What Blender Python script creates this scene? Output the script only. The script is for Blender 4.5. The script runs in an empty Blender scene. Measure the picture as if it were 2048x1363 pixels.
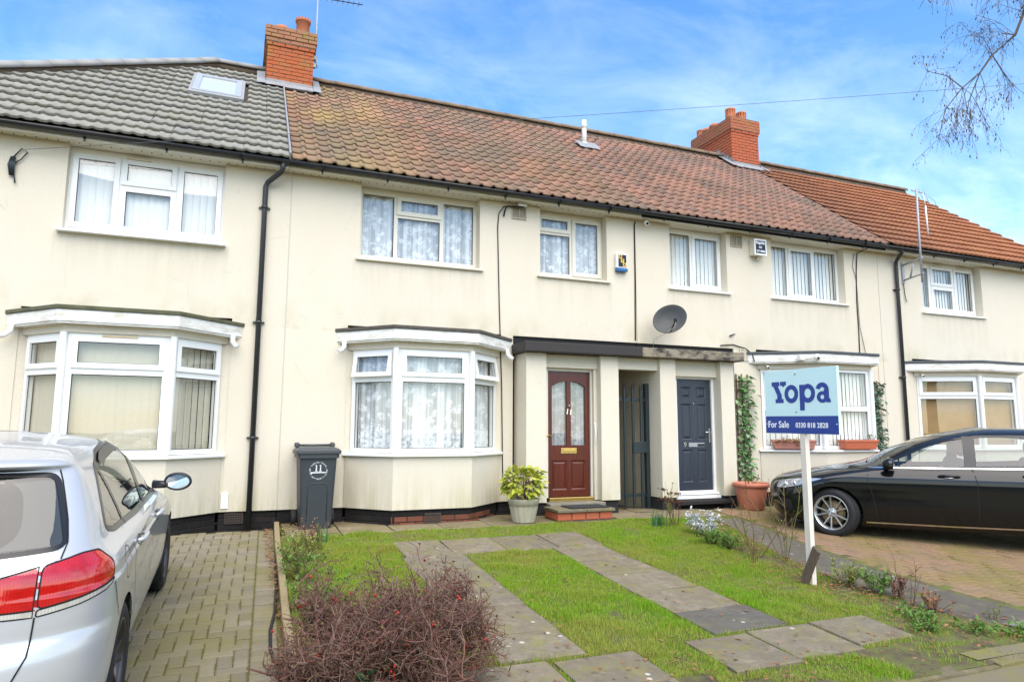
import bpy, bmesh, math, random
import numpy as np
from mathutils import Vector, Matrix

random.seed(7); RNG = np.random.default_rng(7)
S = bpy.context.scene
COL = S.collection
R = math.radians

# ---------------------------------------------------------------- camera
YAW, PIT, ROL, FPX = R(21.84), R(7.35), R(0.25), 1365.0
fw = Vector((math.sin(YAW)*math.cos(PIT), math.cos(YAW)*math.cos(PIT), math.sin(PIT)))
rt = Vector((math.cos(YAW), -math.sin(YAW), 0)); up = rt.cross(fw)
rt2 = rt*math.cos(ROL)+up*math.sin(ROL); up2 = up*math.cos(ROL)-rt*math.sin(ROL)
cd = bpy.data.cameras.new('camera'); cam = bpy.data.objects.new('camera', cd); COL.objects.link(cam)
cd.sensor_width = 36; cd.lens = 36*FPX/2048; cd.clip_start = .05; cd.clip_end = 3000
cam.matrix_world = Matrix(((rt2.x, up2.x, -fw.x, 0), (rt2.y, up2.y, -fw.y, -9.89), (rt2.z, up2.z, -fw.z, 1.33), (0, 0, 0, 1)))
S.camera = cam

# ---------------------------------------------------------------- sky, sun, exposure
SUN_EL, SUN_AZ = R(55), R(186)          # azimuth clockwise from +y (north): the sun stands behind the camera
W = bpy.data.worlds.new('World'); S.world = W; W.use_nodes = True
nt = W.node_tree; nt.nodes.clear(); N = nt.nodes.new; LK = nt.links.new
out = N('ShaderNodeOutputWorld'); bg = N('ShaderNodeBackground'); sky = N('ShaderNodeTexSky')
sky.sky_type = 'NISHITA'; sky.sun_disc = False; sky.sun_elevation = SUN_EL; sky.sun_rotation = SUN_AZ
sky.air_density = 1.0; sky.dust_density = 0.6; sky.ozone_density = 1.5; sky.altitude = 100
tc = N('ShaderNodeTexCoord'); sep = N('ShaderNodeSeparateXYZ'); LK(tc.outputs['Generated'], sep.inputs[0])
def wm(op, a=None, b=None, c=None, clamp=False):
    n = N('ShaderNodeMath'); n.operation = op; n.use_clamp = clamp
    for i, v in enumerate((a, b, c)):
        if v is None: continue
        if isinstance(v, (int, float)): n.inputs[i].default_value = v
        else: LK(v, n.inputs[i])
    return n.outputs[0]
zz = wm('MAXIMUM', sep.outputs['Z'], 0.0)
den = wm('ADD', zz, 0.22)
px_, py_ = wm('DIVIDE', sep.outputs['X'], den), wm('DIVIDE', sep.outputs['Y'], den)
cmb = N('ShaderNodeCombineXYZ'); LK(px_, cmb.inputs[0]); LK(py_, cmb.inputs[1])
def wnoise(scale, det, rough, dist, sx=1, sy=1, off=0):
    mp = N('ShaderNodeMapping'); mp.inputs['Scale'].default_value = (sx, sy, 1); mp.inputs['Location'].default_value = (off, off*.7, 0)
    mp.inputs['Rotation'].default_value = (0, 0, R(25))
    LK(cmb.outputs[0], mp.inputs[0])
    n = N('ShaderNodeTexNoise'); n.inputs['Scale'].default_value = scale; n.inputs['Detail'].default_value = det
    n.inputs['Roughness'].default_value = rough; n.inputs['Distortion'].default_value = dist
    LK(mp.outputs[0], n.inputs['Vector']); return n.outputs['Fac']
def wramp(fac, stops):
    r = N('ShaderNodeValToRGB'); LK(fac, r.inputs[0]); e = r.color_ramp.elements
    while len(e) < len(stops): e.new(.5)
    for el, (p, v) in zip(e, stops): el.position = p; el.color = (v, v, v, 1)
    return r.outputs[0]
wisp = wramp(wnoise(2.2, 9, .62, .5, 1, 1.9, 3.1), [(.42, 0), (.80, 1)])
puff = wramp(wnoise(1.1, 7, .58, .2, 1, 1.2, 8.4), [(.52, 0), (.70, 1)])
low = wm('SUBTRACT', 1.0, wm('MULTIPLY', zz, 1.5, clamp=True), clamp=True)     # more cloud towards the horizon
low2 = wm('POWER', low, 2.0)
amt = wm('ADD', wm('MULTIPLY', wisp, .13), wm('MULTIPLY', puff, wm('MULTIPLY_ADD', low2, .62, .05)), clamp=True)
amt = wm('ADD', amt, wm('MULTIPLY_ADD', low2, .22, .05), clamp=True)
hs = N('ShaderNodeHueSaturation'); hs.inputs['Saturation'].default_value = 1.5; hs.inputs['Value'].default_value = 1.0
LK(sky.outputs[0], hs.inputs['Color'])
mx = N('ShaderNodeMix'); mx.data_type = 'RGBA'; LK(amt, mx.inputs[0]); LK(hs.outputs[0], mx.inputs[6]); mx.inputs[7].default_value = (9.0, 9.3, 9.8, 1)
LK(mx.outputs[2], bg.inputs['Color']); bg.inputs['Strength'].default_value = 0.128
LK(bg.outputs[0], out.inputs[0])
sd = bpy.data.lights.new('sun', 'SUN'); sd.energy = 2.3; sd.angle = R(75); sd.color = (1.0, .90, .74)
sun = bpy.data.objects.new('sun', sd); COL.objects.link(sun); sun.location = (0, -20, 20)
sv = Vector((math.sin(SUN_AZ)*math.cos(SUN_EL), math.cos(SUN_AZ)*math.cos(SUN_EL), math.sin(SUN_EL)))
sun.rotation_euler = (-sv).to_track_quat('-Z', 'Y').to_euler()
S.view_settings.view_transform = 'Standard'; S.view_settings.look = 'None'
S.view_settings.exposure = 1.22; S.view_settings.gamma = 1.0; S.view_settings.use_curve_mapping = False
S.cycles.max_bounces = 8; S.cycles.transparent_max_bounces = 16; S.cycles.diffuse_bounces = 4; S.cycles.glossy_bounces = 4
S.cycles.caustics_reflective = False; S.cycles.caustics_refractive = False

# ---------------------------------------------------------------- helpers
def ZG(y): return .04 if y > -.8 else (.04+.06*(y+.8) if y > -6.5 else -.302+.012*(y+6.5))

class MB:
    def __init__(s): s.v = []; s.f = []; s.m = []; s.s = []
    def add(s, vs, fs, mi=0, sm=False):
        o = len(s.v); s.v += [tuple(v) for v in vs]
        for f in fs: s.f.append(tuple(i+o for i in f)); s.m.append(mi); s.s.append(sm)
    def box(s, x0, x1, y0, y1, z0, z1, mi=0):
        s.add([(x0,y0,z0),(x1,y0,z0),(x1,y1,z0),(x0,y1,z0),(x0,y0,z1),(x1,y0,z1),(x1,y1,z1),(x0,y1,z1)],
              [(0,3,2,1),(4,5,6,7),(0,1,5,4),(1,2,6,5),(2,3,7,6),(3,0,4,7)], mi)
    def prism(s, pts, z0, z1, mi=0, P=None):
        n = len(pts)
        vs = [(x, y, z0) for x, y in pts]+[(x, y, z1) for x, y in pts]
        if P: vs = [P(*v) for v in vs]
        s.add(vs, [tuple(range(n-1, -1, -1)), tuple(range(n, 2*n))]+[(i, (i+1) % n, n+(i+1) % n, n+i) for i in range(n)], mi)
    def tube(s, pts, r, n=8, mi=0, cap=True, sm=True):
        pts = [Vector(p) for p in pts]; k = len(pts)
        rs = r if isinstance(r, (list, tuple)) else [r]*k
        vs = []; a0 = None
        for i, p in enumerate(pts):
            t = (pts[min(i+1, k-1)]-pts[max(i-1, 0)]).normalized()
            if a0 is None: a0 = t.orthogonal().normalized()
            a = (a0-t*a0.dot(t))
            a = a.normalized() if a.length > 1e-6 else t.orthogonal().normalized()
            a0 = a; b = t.cross(a)
            for j in range(n):
                q = 2*math.pi*j/n; vs.append(p+(a*math.cos(q)+b*math.sin(q))*rs[i])
        fs = [(i*n+j, i*n+(j+1) % n, (i+1)*n+(j+1) % n, (i+1)*n+j) for i in range(k-1) for j in range(n)]
        s.add(vs, fs, mi, sm)
        if cap and n > 2:
            o = len(s.v)-k*n
            s.f += [tuple(o+j for j in range(n-1, -1, -1)), tuple(o+(k-1)*n+j for j in range(n))]; s.m += [mi]*2; s.s += [False]*2
    def lathe(s, prof, n, M=None, mi=0, sm=True, close=False):
        vs = []
        for r, z in prof:
            for j in range(n):
                q = 2*math.pi*j/n; v = Vector((r*math.cos(q), r*math.sin(q), z)); vs.append(M @ v if M else v)
        k = len(prof)
        s.add(vs, [(i*n+j, i*n+(j+1) % n, (i+1)*n+(j+1) % n, (i+1)*n+j) for i in range(k-1) for j in range(n)], mi, sm)
        if close:
            o = len(s.v)-k*n
            s.f += [tuple(o+j for j in range(n-1, -1, -1)), tuple(o+(k-1)*n+j for j in range(n))]; s.m += [mi]*2; s.s += [False]*2
    def sphere(s, c, r, n=8, m=6, mi=0, sc=(1, 1, 1)):
        prof = [(max(1e-4, math.sin(math.pi*i/m))*r, -math.cos(math.pi*i/m)*r) for i in range(m+1)]
        s.lathe(prof, n, Matrix.Translation(c) @ Matrix.Diagonal((*sc, 1)), mi)
    def mesh(s, name, mats):
        me = bpy.data.meshes.new(name); me.from_pydata(s.v, [], s.f)
        for m in (mats if isinstance(mats, (list, tuple)) else [mats]): me.materials.append(m)
        me.polygons.foreach_set('material_index', s.m); me.polygons.foreach_set('use_smooth', s.s); me.update()
        return me
    def build(s, name, mats, parent=None, local=False, bevel=0, kind=None):
        o = bpy.data.objects.new(name, s.mesh(name, mats)); put(o, parent, None if local else (0, 0, 0))
        if bevel:
            b = o.modifiers.new('bevel', 'BEVEL'); b.width = bevel; b.segments = 2; b.limit_method = 'ANGLE'
        if kind: o['kind'] = kind
        return o
def wl(o):
    v = Vector((0, 0, 0))
    while o: v += o.location; o = o.parent
    return v
def put(o, parent=None, at=(0, 0, 0)):
    COL.objects.link(o)
    if parent: o.parent = parent
    if at is not None: o.location = Vector(at)-(wl(parent) if parent else Vector((0, 0, 0)))
    return o
def thing(name, label, cat, loc, group=None, rot=(0, 0, 0)):
    o = bpy.data.objects.new(name, None); o.empty_display_size = .2; COL.objects.link(o); o.location = loc; o.rotation_euler = rot
    return tag(o, label, cat, group)
def tag(o, label, cat, group=None):
    o['label'] = label; o['category'] = cat
    if group: o['group'] = group
    return o
def inst(name, me, parent, at, rot=(0, 0, 0), sc=(1, 1, 1), local=False):
    o = bpy.data.objects.new(name, me); COL.objects.link(o); o.parent = parent
    o.location = Vector(at) if local else Vector(at)-wl(parent)
    o.rotation_euler = rot; o.scale = sc
    return o
def npmesh(name, v, f, mats, smooth=False, attr=None):
    """big meshes straight from numpy: f is (n,3) or (n,4)"""
    me = bpy.data.meshes.new(name); v = np.asarray(v, np.float32); f = np.asarray(f, np.int32); k = f.shape[1]
    me.vertices.add(len(v)); me.vertices.foreach_set('co', v.ravel())
    me.loops.add(f.size); me.loops.foreach_set('vertex_index', f.ravel())
    me.polygons.add(len(f)); me.polygons.foreach_set('loop_start', np.arange(0, f.size, k, dtype=np.int32))
    try: me.polygons.foreach_set('loop_total', np.full(len(f), k, np.int32))
    except Exception: pass
    if smooth: me.polygons.foreach_set('use_smooth', np.ones(len(f), bool))
    for m in (mats if isinstance(mats, (list, tuple)) else [mats]): me.materials.append(m)
    if attr is not None:
        a = me.attributes.new('rnd', 'FLOAT', 'FACE'); a.data.foreach_set('value', np.asarray(attr, np.float32))
    me.update(calc_edges=True); me.validate()
    return me
def holes_panel(mb, P, u0, u1, v0, v1, holes, depth, mi=0, edges='lrtb', mi_rev=None, w0=0.0):
    """flat sheet at w=w0 in the (u,v) plane with rectangular holes, reveals running back to w=w0+depth"""
    mr = mi if mi_rev is None else mi_rev
    us = sorted({u0, u1, *[h[0] for h in holes], *[h[1] for h in holes]}); vs = sorted({v0, v1, *[h[2] for h in holes], *[h[3] for h in holes]})
    us = [u for u in us if u0-1e-6 <= u <= u1+1e-6]; vs = [v for v in vs if v0-1e-6 <= v <= v1+1e-6]
    inh = lambda u, v: any(h[0] < u < h[1] and h[2] < v < h[3] for h in holes)
    for i in range(len(us)-1):
        for j in range(len(vs)-1):
            a, b, c, d = us[i], us[i+1], vs[j], vs[j+1]
            if inh((a+b)/2, (c+d)/2): continue
            mb.add([P(a, c, w0), P(b, c, w0), P(b, d, w0), P(a, d, w0)], [(0, 1, 2, 3)], mi)
    def strip(a, b):
        mb.add([P(a[0], a[1], w0), P(b[0], b[1], w0), P(b[0], b[1], w0+depth), P(a[0], a[1], w0+depth)], [(3, 2, 1, 0)], mr)
    for a, b, c, d in holes:
        a, b, c, d = max(a, u0), min(b, u1), max(c, v0), min(d, v1)
        if c > v0+1e-6: strip((b, c), (a, c))
        if d < v1-1e-6: strip((a, d), (b, d))
        if a > u0+1e-6: strip((a, c), (a, d))
        if b < u1-1e-6: strip((b, d), (b, c))
    if 'b' in edges: strip((u0, v0), (u1, v0))
    if 't' in edges: strip((u1, v1), (u0, v1))
    if 'l' in edges: strip((u0, v1), (u0, v0))
    if 'r' in edges: strip((u1, v0), (u1, v1))

# ---------------------------------------------------------------- materials
class NT:
    """small helper round a material's node tree"""
    def __init__(s, name):
        s.m = bpy.data.materials.new(name); s.m.use_nodes = True; s.t = s.m.node_tree; s.b = s.t.nodes['Principled BSDF']
        s.out = s.t.nodes['Material Output']; s._pos = None
    def n(s, ty): return s.t.nodes.new('ShaderNode'+ty)
    def l(s, a, b): s.t.links.new(a, b)
    def setin(s, sock, v):
        if hasattr(v, 'is_output') or hasattr(v, 'links'): s.l(v, sock)
        elif isinstance(v, (tuple, list)) and len(v) == 3 and sock.type == 'RGBA': sock.default_value = (*v, 1)
        else: sock.default_value = v
    @property
    def pos(s):
        if not s._pos: s._pos = s.n('NewGeometry').outputs['Position']
        return s._pos
    def xyz(s):
        q = s.n('SeparateXYZ'); s.l(s.pos, q.inputs[0]); return q.outputs
    def math(s, op, a, b=None, c=None, clamp=False):
        q = s.n('Math'); q.operation = op; q.use_clamp = clamp
        for i, v in enumerate((a, b, c)):
            if v is not None: s.setin(q.inputs[i], v)
        return q.outputs[0]
    def noise(s, scale, det=4, rough=.55, vec=None, sc=None, dist=0):
        q = s.n('TexNoise'); q.inputs['Scale'].default_value = scale; q.inputs['Detail'].default_value = det; q.inputs['Roughness'].default_value = rough
        q.inputs['Distortion'].default_value = dist
        v = vec or s.pos
        if sc:
            mp = s.n('Mapping'); mp.inputs['Scale'].default_value = sc; s.l(v, mp.inputs[0]); v = mp.outputs[0]
        s.l(v, q.inputs['Vector']); return q.outputs['Fac']
    def voro(s, scale, feat='F1', vec=None, out='Distance'):
        q = s.n('TexVoronoi'); q.feature = feat; q.inputs['Scale'].default_value = scale; s.l(vec or s.pos, q.inputs['Vector']); return q.outputs[out]
    def ramp(s, fac, stops, inter='LINEAR'):
        q = s.n('ValToRGB'); s.l(fac, q.inputs[0]); q.color_ramp.interpolation = inter; e = q.color_ramp.elements
        while len(e) < len(stops): e.new(.5)
        for el, (p, c) in zip(e, stops):
            el.position = p; el.color = (c, c, c, 1) if isinstance(c, (int, float)) else (*c, 1)
        return q.outputs[0]
    def mix(s, fac, a, b, mode='MIX'):
        q = s.n('Mix'); q.data_type = 'RGBA'; q.blend_type = mode
        s.setin(q.inputs[0], fac); s.setin(q.inputs[6], a); s.setin(q.inputs[7], b); return q.outputs[2]
    def bump(s, h, strength=.3, dist=.01):
        q = s.n('Bump'); q.inputs['Strength'].default_value = strength; q.inputs['Distance'].default_value = dist; s.l(h, q.inputs['Height'])
        s.l(q.outputs[0], s.b.inputs['Normal']); return q
    def rnd(s):
        """one random number for each piece: object random plus the 'rnd' face attribute of joined meshes"""
        a = s.n('ObjectInfo').outputs['Random']; t = s.n('Attribute'); t.attribute_name = 'rnd'
        return s.math('FRACT', s.math('ADD', a, t.outputs['Fac']))
    def col(s, c): s.setin(s.b.inputs['Base Color'], c)
    def set(s, rough=None, metal=None, spec=None, coat=None):
        if rough is not None: s.setin(s.b.inputs['Roughness'], rough)
        if metal is not None: s.b.inputs['Metallic'].default_value = metal
        if spec is not None: s.b.inputs['Specular IOR Level'].default_value = spec
        if coat is not None: s.b.inputs['Coat Weight'].default_value = coat; s.b.inputs['Coat Roughness'].default_value = .03
        return s
def plain(name, c, rough=.5, metal=0, var=.15, scale=6, bump=0, bscale=60, spec=.5):
    t = NT(name); c = Vector(c)
    t.col(t.mix(t.noise(scale, 5), tuple(c*(1-var)), tuple(c*(1+var)))); t.set(rough, metal, spec)
    if bump: t.bump(t.noise(bscale, 3), bump, .004)
    return t.m

M = {}
# cream roughcast: grain, faint dirt streaks and green algae low down and under drips
def render_mat(name, base):
    t = NT(name); x, y, z = t.xyz()
    g = t.noise(120, 3, .7); c = t.mix(t.ramp(g, [(.3, 0), (.7, 1)]), tuple(Vector(base)*.84), tuple(Vector(base)*1.08))
    blot = t.noise(1.3, 5, .6); c = t.mix(t.ramp(blot, [(.42, 0), (.72, .35)]), c, tuple(Vector(base)*Vector((.90, .88, .80))))
    streak = t.noise(3.5, 5, .65, sc=(3.2, 3.2, .35))
    lowz = t.math('SUBTRACT', 1.0, t.math('DIVIDE', t.math('SUBTRACT', z, .2), .75), clamp=True)
    am = t.math('MULTIPLY', t.math('POWER', lowz, 1.6), t.ramp(streak, [(.34, 0), (.66, 1)]))
    c = t.mix(t.math('MULTIPLY', am, .70), c, (.36, .35, .14))
    # algae wash above the bay roofs and the canopy
    up_ = t.math('MULTIPLY', t.math('SUBTRACT', 1.0, t.math('DIVIDE', t.math('SUBTRACT', z, 2.76), .42), clamp=True), t.math('GREATER_THAN', z, 2.70))
    am2 = t.math('MULTIPLY', up_, t.ramp(t.noise(1.9, 5, .6, sc=(1, 1, .6)), [(.45, 0), (.68, 1)]))
    c = t.mix(t.math('MULTIPLY', am2, .55), c, (.36, .33, .15))
    st2 = t.ramp(t.noise(1.1, 6, .7, sc=(4, 4, .22)), [(.55, 0), (.78, 1)])
    c = t.mix(t.math('MULTIPLY', st2, .07), c, (.42, .38, .26))
    # grey drips below the upper sills
    under = t.math('MULTIPLY', t.math('LESS_THAN', z, 3.79), t.math('DIVIDE', t.math('SUBTRACT', z, 3.05), .74, clamp=True))
    xm = None
    for a_, b_ in ((-2.2, -.28), (1.52, 3.44), (4.42, 5.72), (6.93, 8.23), (9.22, 11.12), (13.23, 15.17)):
        k = t.math('LESS_THAN', t.math('ABSOLUTE', t.math('SUBTRACT', x, (a_+b_)/2)), (b_-a_)/2+.06); xm = k if xm is None else t.math('ADD', xm, k)
    drip = t.math('MULTIPLY', t.math('MULTIPLY', under, xm), t.ramp(t.noise(2.6, 6, .7, sc=(3, 3, .3)), [(.42, .12), (.70, 1)]))
    c = t.mix(t.math('MULTIPLY', drip, .34), c, (.33, .29, .19))
    # hairline cracks and patchy grain
    ck = t.voro(1.15, 'DISTANCE_TO_EDGE', vec=None); wob = t.noise(3.1, 3)
    c = t.mix(t.math('MULTIPLY', t.math('MULTIPLY', t.ramp(ck, [(0, 1), (.006, 0)]), t.ramp(wob, [(.55, 0), (.62, 1)])), .28), c, (.30, .26, .17))
    c = t.mix(t.ramp(t.noise(38, 5, .75), [(.35, .30), (.62, 0)]), c, tuple(Vector(base)*Vector((.80, .78, .74))))
    t.col(c); t.set(.9, spec=.25); t.bump(t.noise(150, 3, .75), .5, .006); return t.m
M['render'] = render_mat('cream_roughcast', (.725, .66, .535))
M['render2'] = render_mat('pale_roughcast', (.72, .665, .55))
M['upvc'] = plain('white_upvc', (.82, .82, .79), .28, var=.03, scale=3)
M['cream_paint'] = plain('cream_painted_wood', (.72, .68, .56), .45, var=.06, scale=5)
def dirtywhite():
    t = NT('weathered_white_board'); c = t.mix(t.ramp(t.noise(4, 6, .65, sc=(1, 1, 3)), [(.45, 0), (.75, 1)]), (.80, .79, .74), (.52, .47, .36))
    t.col(c); t.set(.5); return t.m
M['fascia'] = dirtywhite()
M['black_plastic'] = plain('black_rainwater_plastic', (.016, .017, .018), .33, var=.25, scale=9)
M['grey_plastic'] = plain('dark_grey_pipe', (.026, .028, .030), .4, var=.3, scale=5)
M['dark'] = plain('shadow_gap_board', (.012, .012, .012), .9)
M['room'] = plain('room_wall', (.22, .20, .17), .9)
M['felt'] = plain('roofing_felt', (.085, .075, .062), .95, var=.4, scale=14, bump=.5)
M['lead'] = plain('lead_flashing', (.27, .275, .28), .6, metal=.1, var=.35, scale=7, bump=.6, bscale=14)
M['mortar'] = plain('lime_mortar', (.20, .15, .11), .95, bump=.5)
M['rubber'] = plain('black_rubber', (.011, .011, .011), .75, var=.2)
def glass_mat(name, tint=(1, 1, 1), f0=.10, rough=0.0):
    """thin pane: clear, with a mirror reflection that grows towards grazing angles (same from both sides)"""
    t = NT(name); t.t.nodes.remove(t.b)
    tr = t.n('BsdfTransparent'); tr.inputs[0].default_value = (*tint, 1); gl = t.n('BsdfGlossy'); gl.inputs['Roughness'].default_value = rough
    gl.inputs[0].default_value = (1, 1, 1, 1)
    lw = t.n('LayerWeight'); lw.inputs[0].default_value = .5
    f = t.math('MULTIPLY_ADD', t.math('POWER', lw.outputs['Facing'], 4.0), 1-f0, f0)
    mxs = t.n('MixShader'); t.l(f, mxs.inputs[0]); t.l(tr.outputs[0], mxs.inputs[1]); t.l(gl.outputs[0], mxs.inputs[2]); t.l(mxs.outputs[0], t.out.inputs[0])
    return t.m
M['glass'] = glass_mat('window_glass', (.96, .98, .97), .10)
M['carglass'] = glass_mat('tinted_car_glass', (.70, .75, .73), .075)
def net_mat(k=1.0):
    t = NT('lace_net'); t.col((.86*k, .87*k, .88*k)); t.set(.9, spec=.1)
    f = t.voro(9, 'SMOOTH_F1'); fl = t.ramp(t.noise(24, 4, .6), [(.42, 0), (.56, 1)])
    z = t.xyz()[2]
    lace = t.math('MULTIPLY', fl, t.ramp(f, [(.25, 1), (.5, 0)]))
    # the hem of the ground floor nets carries a dense flower border
    hem = t.math('MULTIPLY', t.math('LESS_THAN', t.math('ABSOLUTE', t.math('SUBTRACT', z, 1.15)), .16), t.ramp(t.noise(18, 4), [(.42, 0), (.55, 1)]))
    fold = t.ramp(t.noise(6, 2, .5, sc=(3, 3, .02)), [(.35, .45), (.65, .85)])
    a = t.math('ADD', fold, t.math('MULTIPLY', t.math('MAXIMUM', lace, hem), .45), clamp=True)
    t.l(a, t.b.inputs['Alpha']); return t.m
M['net'] = net_mat()
M['net_grey'] = net_mat(.55)
M['blind'] = plain('vertical_blind_fabric', (.88, .86, .79), .85, var=.04, scale=20)
M['blind_beige'] = plain('beige_blind_fabric', (.53, .47, .35), .85, var=.06, scale=20)
M['board'] = plain('chipboard_sheet', (.36, .22, .09), .8, var=.25, scale=5)
def wood_mat(name, c, rough=.4, grain=1.0):
    t = NT(name); c = Vector(c); g = t.noise(7, 6, .6, sc=(9, 9, .5), dist=.6)
    t.col(t.mix(t.ramp(g, [(.3, 0), (.7, 1)]), tuple(c*(1-.45*grain)), tuple(c*(1+.35*grain)))); t.set(rough); t.bump(g, .08, .003); return t.m
M['mahogany'] = wood_mat('mahogany_stain', (.098, .0165, .006), .28)
M['navy_door'] = plain('slate_blue_paint', (.030, .038, .052), .35, var=.08)
M['brass'] = plain('polished_brass', (.72, .50, .16), .25, metal=.9, var=.1)
M['chrome'] = plain('chrome', (.72, .72, .72), .12, metal=1, var=.03)
M['steel'] = plain('galvanised_steel', (.36, .37, .375), .5, metal=.3, var=.12, scale=20)
M['dark_steel'] = plain('painted_dark_steel', (.020, .030, .034), .42, var=.25, scale=12)
def concrete(name, c, moss=.35, rough=.9, spots=True, dark=.75):
    t = NT(name); c = Vector(c); x, y, z = t.xyz()
    g = t.noise(90, 4, .7); k = t.mix(g, tuple(c*.78), tuple(c*1.2))
    rv = t.rnd(); k = t.mix(t.math('MULTIPLY', rv, dark), k, tuple(c*Vector((.55, .57, .60))))
    k = t.mix(t.ramp(t.noise(11, 9, .72, dist=.4), [(.36, .75), (.66, 0)]), k, tuple(c*Vector((.48, .46, .44))))
    k = t.mix(t.ramp(t.noise(6, 8, .7), [(.52, 0), (.72, .55)]), k, tuple(c*Vector((1.45, 1.36, 1.2))))
    k = t.mix(t.ramp(t.noise(2.3, 6, .62), [(.40, 0), (.72, .8)]), k, tuple(c*Vector((.62, .58, .46))))
    k = t.mix(t.math('MULTIPLY', t.ramp(t.noise(4.5, 6, .66), [(.50, 0), (.68, 1)]), moss), k, (.20, .19, .055))
    if spots:
        sp = t.math('MULTIPLY', t.ramp(t.voro(7.0), [(.0, 1), (.10, 1), (.15, 0)]), t.ramp(t.noise(1.7, 3), [(.52, 0), (.62, 1)]))
        k = t.mix(t.math('MULTIPLY', sp, .75), k, (.58, .57, .50))
    t.col(k); t.set(rough, spec=.25); t.bump(t.noise(70, 5, .7), .45, .006); return t.m
M['slab'] = concrete('weathered_slab', (.265, .228, .165), moss=.7)
M['slab_dark'] = concrete('dark_slab', (.165, .15, .125), moss=.2)
M['paving_back'] = concrete('mossy_paving', (.29, .24, .155), moss=.75, spots=False)
M['kerbmoss'] = concrete('mossy_kerb', (.24, .205, .12), moss=.8, spots=False)
M['concrete'] = concrete('grey_concrete', (.30, .28, .24), moss=.3, spots=False)
def canopy_stain():
    t = NT('stained_concrete'); g = t.ramp(t.noise(5, 6, .7, sc=(1, 1, 2.2)), [(.42, 0), (.62, 1)])
    t.col(t.mix(g, (.27, .23, .165), (.035, .03, .025))); t.set(.9); t.bump(t.noise(50, 4), .5, .008); return t.m
M['canopy_stain'] = canopy_stain()
M['canopy_brown'] = plain('dark_brown_paint', (.026, .020, .017), .6, var=.3, scale=3, bump=.2)
def brick_mat(name, a, b, moss=0):
    t = NT(name); rv = t.rnd(); c = t.mix(rv, a, b)
    c = t.mix(t.noise(45, 4, .7), c, tuple(Vector(a)*.72))
    if moss:
        z = t.xyz()[2]
        c = t.mix(t.math('MULTIPLY', t.ramp(t.noise(3.2, 5, .62), [(.5, 0), (.66, 1)]), moss), c, (.26, .20, .055))
    t.col(c); t.set(.88, spec=.25); t.bump(t.noise(80, 4, .7), .4, .005); return t.m
M['brick_orange'] = brick_mat('orange_brick', (.50, .125, .040), (.42, .155, .085), .65)
M['brick_red'] = brick_mat('red_brick', (.52, .135, .060), (.45, .13, .075), .12)
M['brick_cap_red'] = brick_mat('red_cap_brick', (.47, .145, .07), (.42, .15, .085), .38)
M['brick_cap'] = brick_mat('lichened_brick', (.42, .19, .10), (.35, .18, .12), .6)
M['brick_plinth'] = brick_mat('tarred_brick', (.016, .015, .014), (.035, .028, .024))
M['brick_worn'] = brick_mat('worn_plinth_brick', (.16, .06, .035), (.30, .10, .06))
M['terracotta'] = plain('terracotta_plastic', (.50, .17, .10), .5, var=.12, scale=4)
M['chimneypot'] = plain('chimney_pot_clay', (.50, .17, .075), .8, var=.2, scale=7)
# roof tiles
def tile_mat(name, cols, moss, tint=None):
    t = NT(name); rv = t.rnd(); x, y, z = t.xyz()
    c = t.ramp(rv, [(i/(len(cols)-1), k) for i, k in enumerate(cols)])
    c = t.mix(t.noise(26, 5, .7), c, t.mix(.5, c, (.05, .04, .03)))
    if tint: c = tint(t, c, x, y, z)
    ms = t.ramp(t.noise(2.6, 6, .68), [(.48, 0), (.70, 1)])
    c = t.mix(t.math('MULTIPLY', ms, moss), c, (.17, .15, .035))
    t.col(c); t.set(.88, spec=.25); t.bump(t.noise(60, 4, .7), .35, .006); return t.m
def tint2(t, c, x, y, z):
    # yellow lichen run under the chimney, soot-grey band beyond it
    ly = t.math('MULTIPLY', t.ramp(t.math('DIVIDE', x, 8.0), [(.05, .2), (.15, 1), (.25, .55), (.34, 0)]), t.ramp(t.noise(1.1, 5, .6, sc=(1.6, .5, .5)), [(.40, 0), (.60, 1)]))
    c = t.mix(t.math('MULTIPLY', ly, .6), c, (.40, .31, .11))
    gy = t.ramp(t.noise(.55, 4, .6, sc=(1, .7, .7)), [(.42, 0), (.62, .8)])
    return t.mix(gy, c, (.185, .145, .105))
M['tile_red'] = tile_mat('weathered_clay_tile', [(.37, .205, .14), (.29, .165, .115), (.42, .225, .15), (.235, .15, .11), (.35, .195, .135)], .28, tint2)
def tint3(t, c, x, y, z):
    gy = t.ramp(t.noise(.8, 4, .6), [(.45, 0), (.62, .65)])
    return t.mix(gy, c, (.15, .115, .09))
M['tile_red3'] = tile_mat('pinkish_clay_tile', [(.39, .21, .15), (.36, .20, .145), (.42, .22, .155), (.26, .175, .14), (.385, .205, .145)], .12, tint3)
M['tile_grey'] = tile_mat('grey_concrete_tile', [(.32, .31, .275), (.355, .345, .30), (.295, .29, .26), (.375, .36, .315)], .25)
M['tile_orange'] = tile_mat('orange_roman_tile', [(.44, .17, .08), (.48, .19, .09), (.38, .145, .07), (.50, .20, .09)], .12,
    lambda t, c, x, y, z: t.mix(t.ramp(t.math('DIVIDE', t.math('SUBTRACT', x, 12), 6.0), [(.0, .65), (.5, .15), (1, 0)]), c, (.17, .085, .06)))
M['ridge'] = plain('mossy_ridge_tile', (.21, .155, .10), .9, var=.45, scale=7, bump=.5)
M['rw_frame'] = plain('pale_grey_aluminium', (.50,.52,.53), .35, metal=.4, var=.05); M['upvc_old'] = plain('aged_white_pipe', (.62,.60,.54), .5, var=.12, scale=10)
M['ridge_grey'] = plain('pale_grey_ridge', (.30, .295, .275), .8, var=.12, scale=7)
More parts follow.
